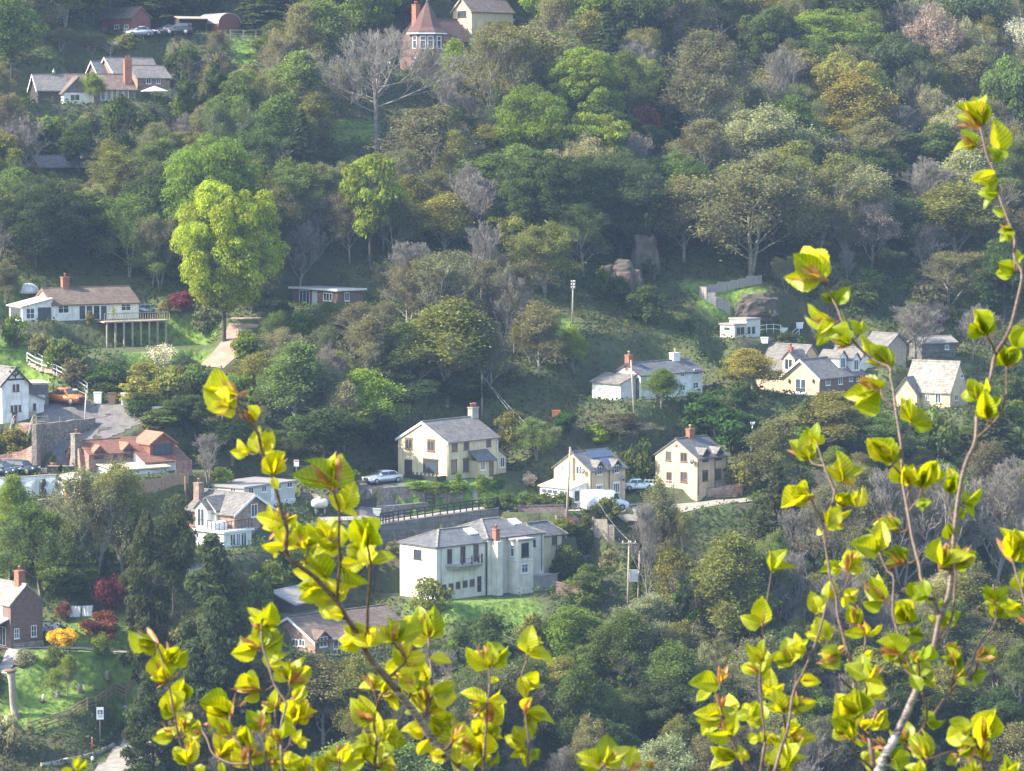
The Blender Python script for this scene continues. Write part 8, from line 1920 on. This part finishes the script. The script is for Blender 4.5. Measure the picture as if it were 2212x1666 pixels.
for pl, P, W3, RR, root, _ in PATHS:
    if pl not in roots:
        f = W3[0]; gx = f.x+rs.uniform(-.06, .06); gy = f.y+.02; gz = float(T(gx, gy)); base = Vector((gx, gy, gz))
        roots[pl] = (empty('beech_shoot' if pl not in 'GAS' else 'beech_branch', base, 0, LBL[pl], 'beech shoot' if pl not in 'GAS' else 'beech branch', 'young beech shoots close in front'), base)
    e, base = roots[pl]
    if root:
        f = W3[0]; d = (W3[0]-W3[1]).normalized(); m1 = f+Vector((d.x*.15, 0, -.2)); pts = [base-Vector((0, 0, .05)), base.lerp(m1, .5)+Vector((.01, 0, 0)), m1]+W3; rr = [RR[0]*1.5, RR[0]*1.35, RR[0]*1.15]+RR
    else: pts, rr = W3, RR
    stem_obj(pts, rr, 'stem' if root else 'twig', e, base)
LEAVES = {}
CAMUP = Vector((0, math.sin(PITCH), math.cos(PITCH))); CAMR = Vector((1, 0, 0)); CAMF = Vector((0, math.cos(PITCH), -math.sin(PITCH)))
def scales(node, u, size, parent, base):
    mb = MB()
    for k in range(rs.randint(5, 8)):
        d = (u+CAMR*rs.gauss(0, .35)+CAMUP*rs.gauss(0, .35)+CAMF*rs.gauss(0, .35)).normalized(); s = d.orthogonal().normalized(); s = (Matrix.Rotation(rs.uniform(0, 6.28), 3, d) @ s); c = s.cross(d)
        L = size*rs.uniform(.4, .85); w = L*.13; v = []
        for i in range(6):
            t = i/5; p = node-u*size*.05+d*L*t+c*(L*.25*t*t); ww = w*math.sin(math.pi*min(.12+t*.88, 1))**.7+.0002; v += [p-s*ww-base, p+c*ww*.6-base, p+s*ww-base]
        f = []
        for i in range(5):
            for j in range(2): f.append((i*3+j, i*3+j+1, i*3+j+4, i*3+j+3))
        mb.add(v, f, 0, True)
    # swollen base of the bud
    mb.tube([node-u*size*.12-base, node-base, node+u*size*.1-base, node+u*size*.22-base], [size*.025, size*.045, size*.05, size*.012], 7)
    return mb.obj('bud_scale', BS, parent)
# short side shoots along the lower stems
TL['P'] = lambda x, y: (x, y)
EXTRA = []; ra = random.Random(29)
for pl, P, W3, RR, root, _ in PATHS:
    acc = ra.uniform(5, 25); side = 1
    for i in range(len(P)-1):
        (x1, y1), (x2, y2) = P[i], P[i+1]; L = math.hypot(x2-x1, y2-y1)
        while acc < L:
            x, y = x1+(x2-x1)*acc/L, y1+(y2-y1)*acc/L; acc += ra.uniform(24, 44); side = -side
            if y < 1080 or (pl == 'A' and y < 1180 and x < 700): continue
            a0 = math.degrees(math.atan2(-(y2-y1), x2-x1)); a = a0+side*ra.uniform(25, 75); d = ra.uniform(5, 15)
            EXTRA.append('%.0f,%.0f %.0f %.0f %d %d %d' % (x+d*math.cos(R(a)), y-d*math.sin(R(a)), a, ra.uniform(150, 230), ra.choice((1, 2, 2, 3)), ra.choice((30, 60, 80)), ra.random() < .35))
for ln in CL.strip().splitlines()+['P:'+'|'.join(EXTRA)]:
    tk, rest = ln.split(':'); k = TL[tk]
    for c in rest.split('|'):
        xy, ang, ln_, n, spr, br = c.split(); x, y = map(float, xy.split(',')); ang, ln_, n, spr, br = float(ang), float(ln_)*TS, max(int(n), round(int(n)*1.8)) if int(n) > 1 else 1, float(spr)*1.1, int(br)
        px, py = k(x, y); d, pi, q, rr = near(None, px, py); pl = PATHS[pi][0]; e, base = roots[pl]
        Y = q.y+rs.uniform(-.02, .06); node = pw(px, py, Y)
        if d > 2.5: stem_obj([q, q.lerp(node, .5)+Vector((0, 0, -.004)), node], [rr*.6, rr*.5, rr*.45], 'twig', e, base)
        u = (CAMR*math.cos(R(ang))+CAMUP*math.sin(R(ang))).normalized(); m_per = Y/FPX
        bud = spr < 45 and br
        for i in range(n):
            a = ang+(spr*(i/(n-1)-.5)*1.15 if n > 1 else 0)+rs.gauss(0, 12); tilt = rs.gauss(0, .38 if not bud else .25)
            d3 = (CAMR*math.cos(R(a))+CAMUP*math.sin(R(a))+CAMF*tilt).normalized()
            nn = (-CAMF*rs.uniform(.5, 1)+CAMR*rs.gauss(0, .55)+CAMUP*rs.gauss(.15, .55)); nn = (nn-d3*nn.dot(d3)).normalized(); xx = d3.cross(nn)
            L = ln_*m_per*rs.uniform(.46, 1.0)*(1/max(.75, math.sqrt(1-min(tilt*tilt, .5)*.5))); me = rs.choice(SHUT if bud and rs.random() < .7 else OPEN)
            M4 = Matrix(((xx.x*L, d3.x*L, nn.x*L, 0), (xx.y*L, d3.y*L, nn.y*L, 0), (xx.z*L, d3.z*L, nn.z*L, 0), (0, 0, 0, 1))); M4.translation = node+d3*L*.03-base+Vector((rs.gauss(0, .0012), rs.gauss(0, .002), rs.gauss(0, .0012)))
            LEAVES.setdefault(pl, []).append((L, me, M4))
        if br: scales(node, u, max(ln_, 35)*m_per, e, base)
for pl, ls in LEAVES.items():
    e, base = roots[pl]; ls.sort(key=lambda a: -a[0])
    for i, (L, me, M4) in enumerate(ls[:96]):
        o = bpy.data.objects.new('leaf', me); col.objects.link(o); o.parent = e; o.matrix_local = M4
    if len(ls) > 97:
        V = []; F = []; vn = []; off = 0
        for L, me, M4 in ls[96:]:
            v = np.empty(len(me.vertices)*3, np.float32); me.vertices.foreach_get('co', v); v = v.reshape(-1, 3); A = np.array(M4); v = v@A[:3, :3].T+A[:3, 3]
            f = np.empty(len(me.polygons)*4, np.int32); me.polygons.foreach_get('vertices', f) if 0 else me.loops.foreach_get('vertex_index', f); V.append(v); F.append(f.reshape(-1, 4)+off); off += len(v)
            a = np.empty(len(v), np.float32); me.attributes['vein'].data.foreach_get('value', a); vn.append(a)
        me = np_mesh('leaf', np.concatenate(V), np.concatenate(F), BL, {'vein': ('POINT', np.concatenate(vn))}); o = bpy.data.objects.new('leaf', me); col.objects.link(o); o.parent = e; tag(o, kind='stuff')
# ------------------------------------------------------------------ light, air
SUN_EL, SUN_AZ = R(38), Vector((-.95, -.22, 0)).normalized()
sd = Vector((SUN_AZ.x*math.cos(SUN_EL), SUN_AZ.y*math.cos(SUN_EL), math.sin(SUN_EL)))
sl = bpy.data.lights.new('sun', 'SUN'); sl.energy = 3.9; sl.angle = R(.5); sl.color = (1, .92, .76)
so = bpy.data.objects.new('sun', sl); col.objects.link(so); so.rotation_euler = sd.to_track_quat('Z', 'Y').to_euler()
w = bpy.data.worlds.new('World'); scene.world = w; w.use_nodes = True; nt = w.node_tree
sky = nt.nodes.new('ShaderNodeTexSky'); sky.sky_type = 'NISHITA'; sky.sun_disc = False; sky.sun_elevation = SUN_EL
sky.sun_rotation = math.atan2(sd.x, sd.y); sky.air_density = 1.2; sky.dust_density = 1.0
bg = nt.nodes['Background']; nt.links.new(sky.outputs[0], bg.inputs[0]); bg.inputs[1].default_value = .15
HAZE = 1
if HAZE:
    m, nt, out = nodes('haze_air'); pv = nt.nodes.new('ShaderNodeVolumePrincipled'); nt.links.new(pv.outputs[0], out.inputs['Volume'])
    pv.inputs['Color'].default_value = (.50, .66, 1.0, 1); pv.inputs['Density'].default_value = .000155; pv.inputs['Anisotropy'].default_value = .2
    mb = MB(); mb.box(-905, 905, -305, 2405, -112, 245); tag(mb.obj('haze', m), kind='stuff')
scene.view_settings.view_transform = 'Standard'; scene.view_settings.look = 'None'; scene.view_settings.gamma = 1
scene.view_settings.exposure = 1.72
cy = scene.cycles
cy.max_bounces = 8; cy.diffuse_bounces = 3; cy.glossy_bounces = 2; cy.transmission_bounces = 4; cy.transparent_max_bounces = 8; cy.volume_bounces = 1
cy.use_denoising = True; cy.volume_step_rate = 10; cy.volume_max_steps = 64
cy.use_fast_gi = False
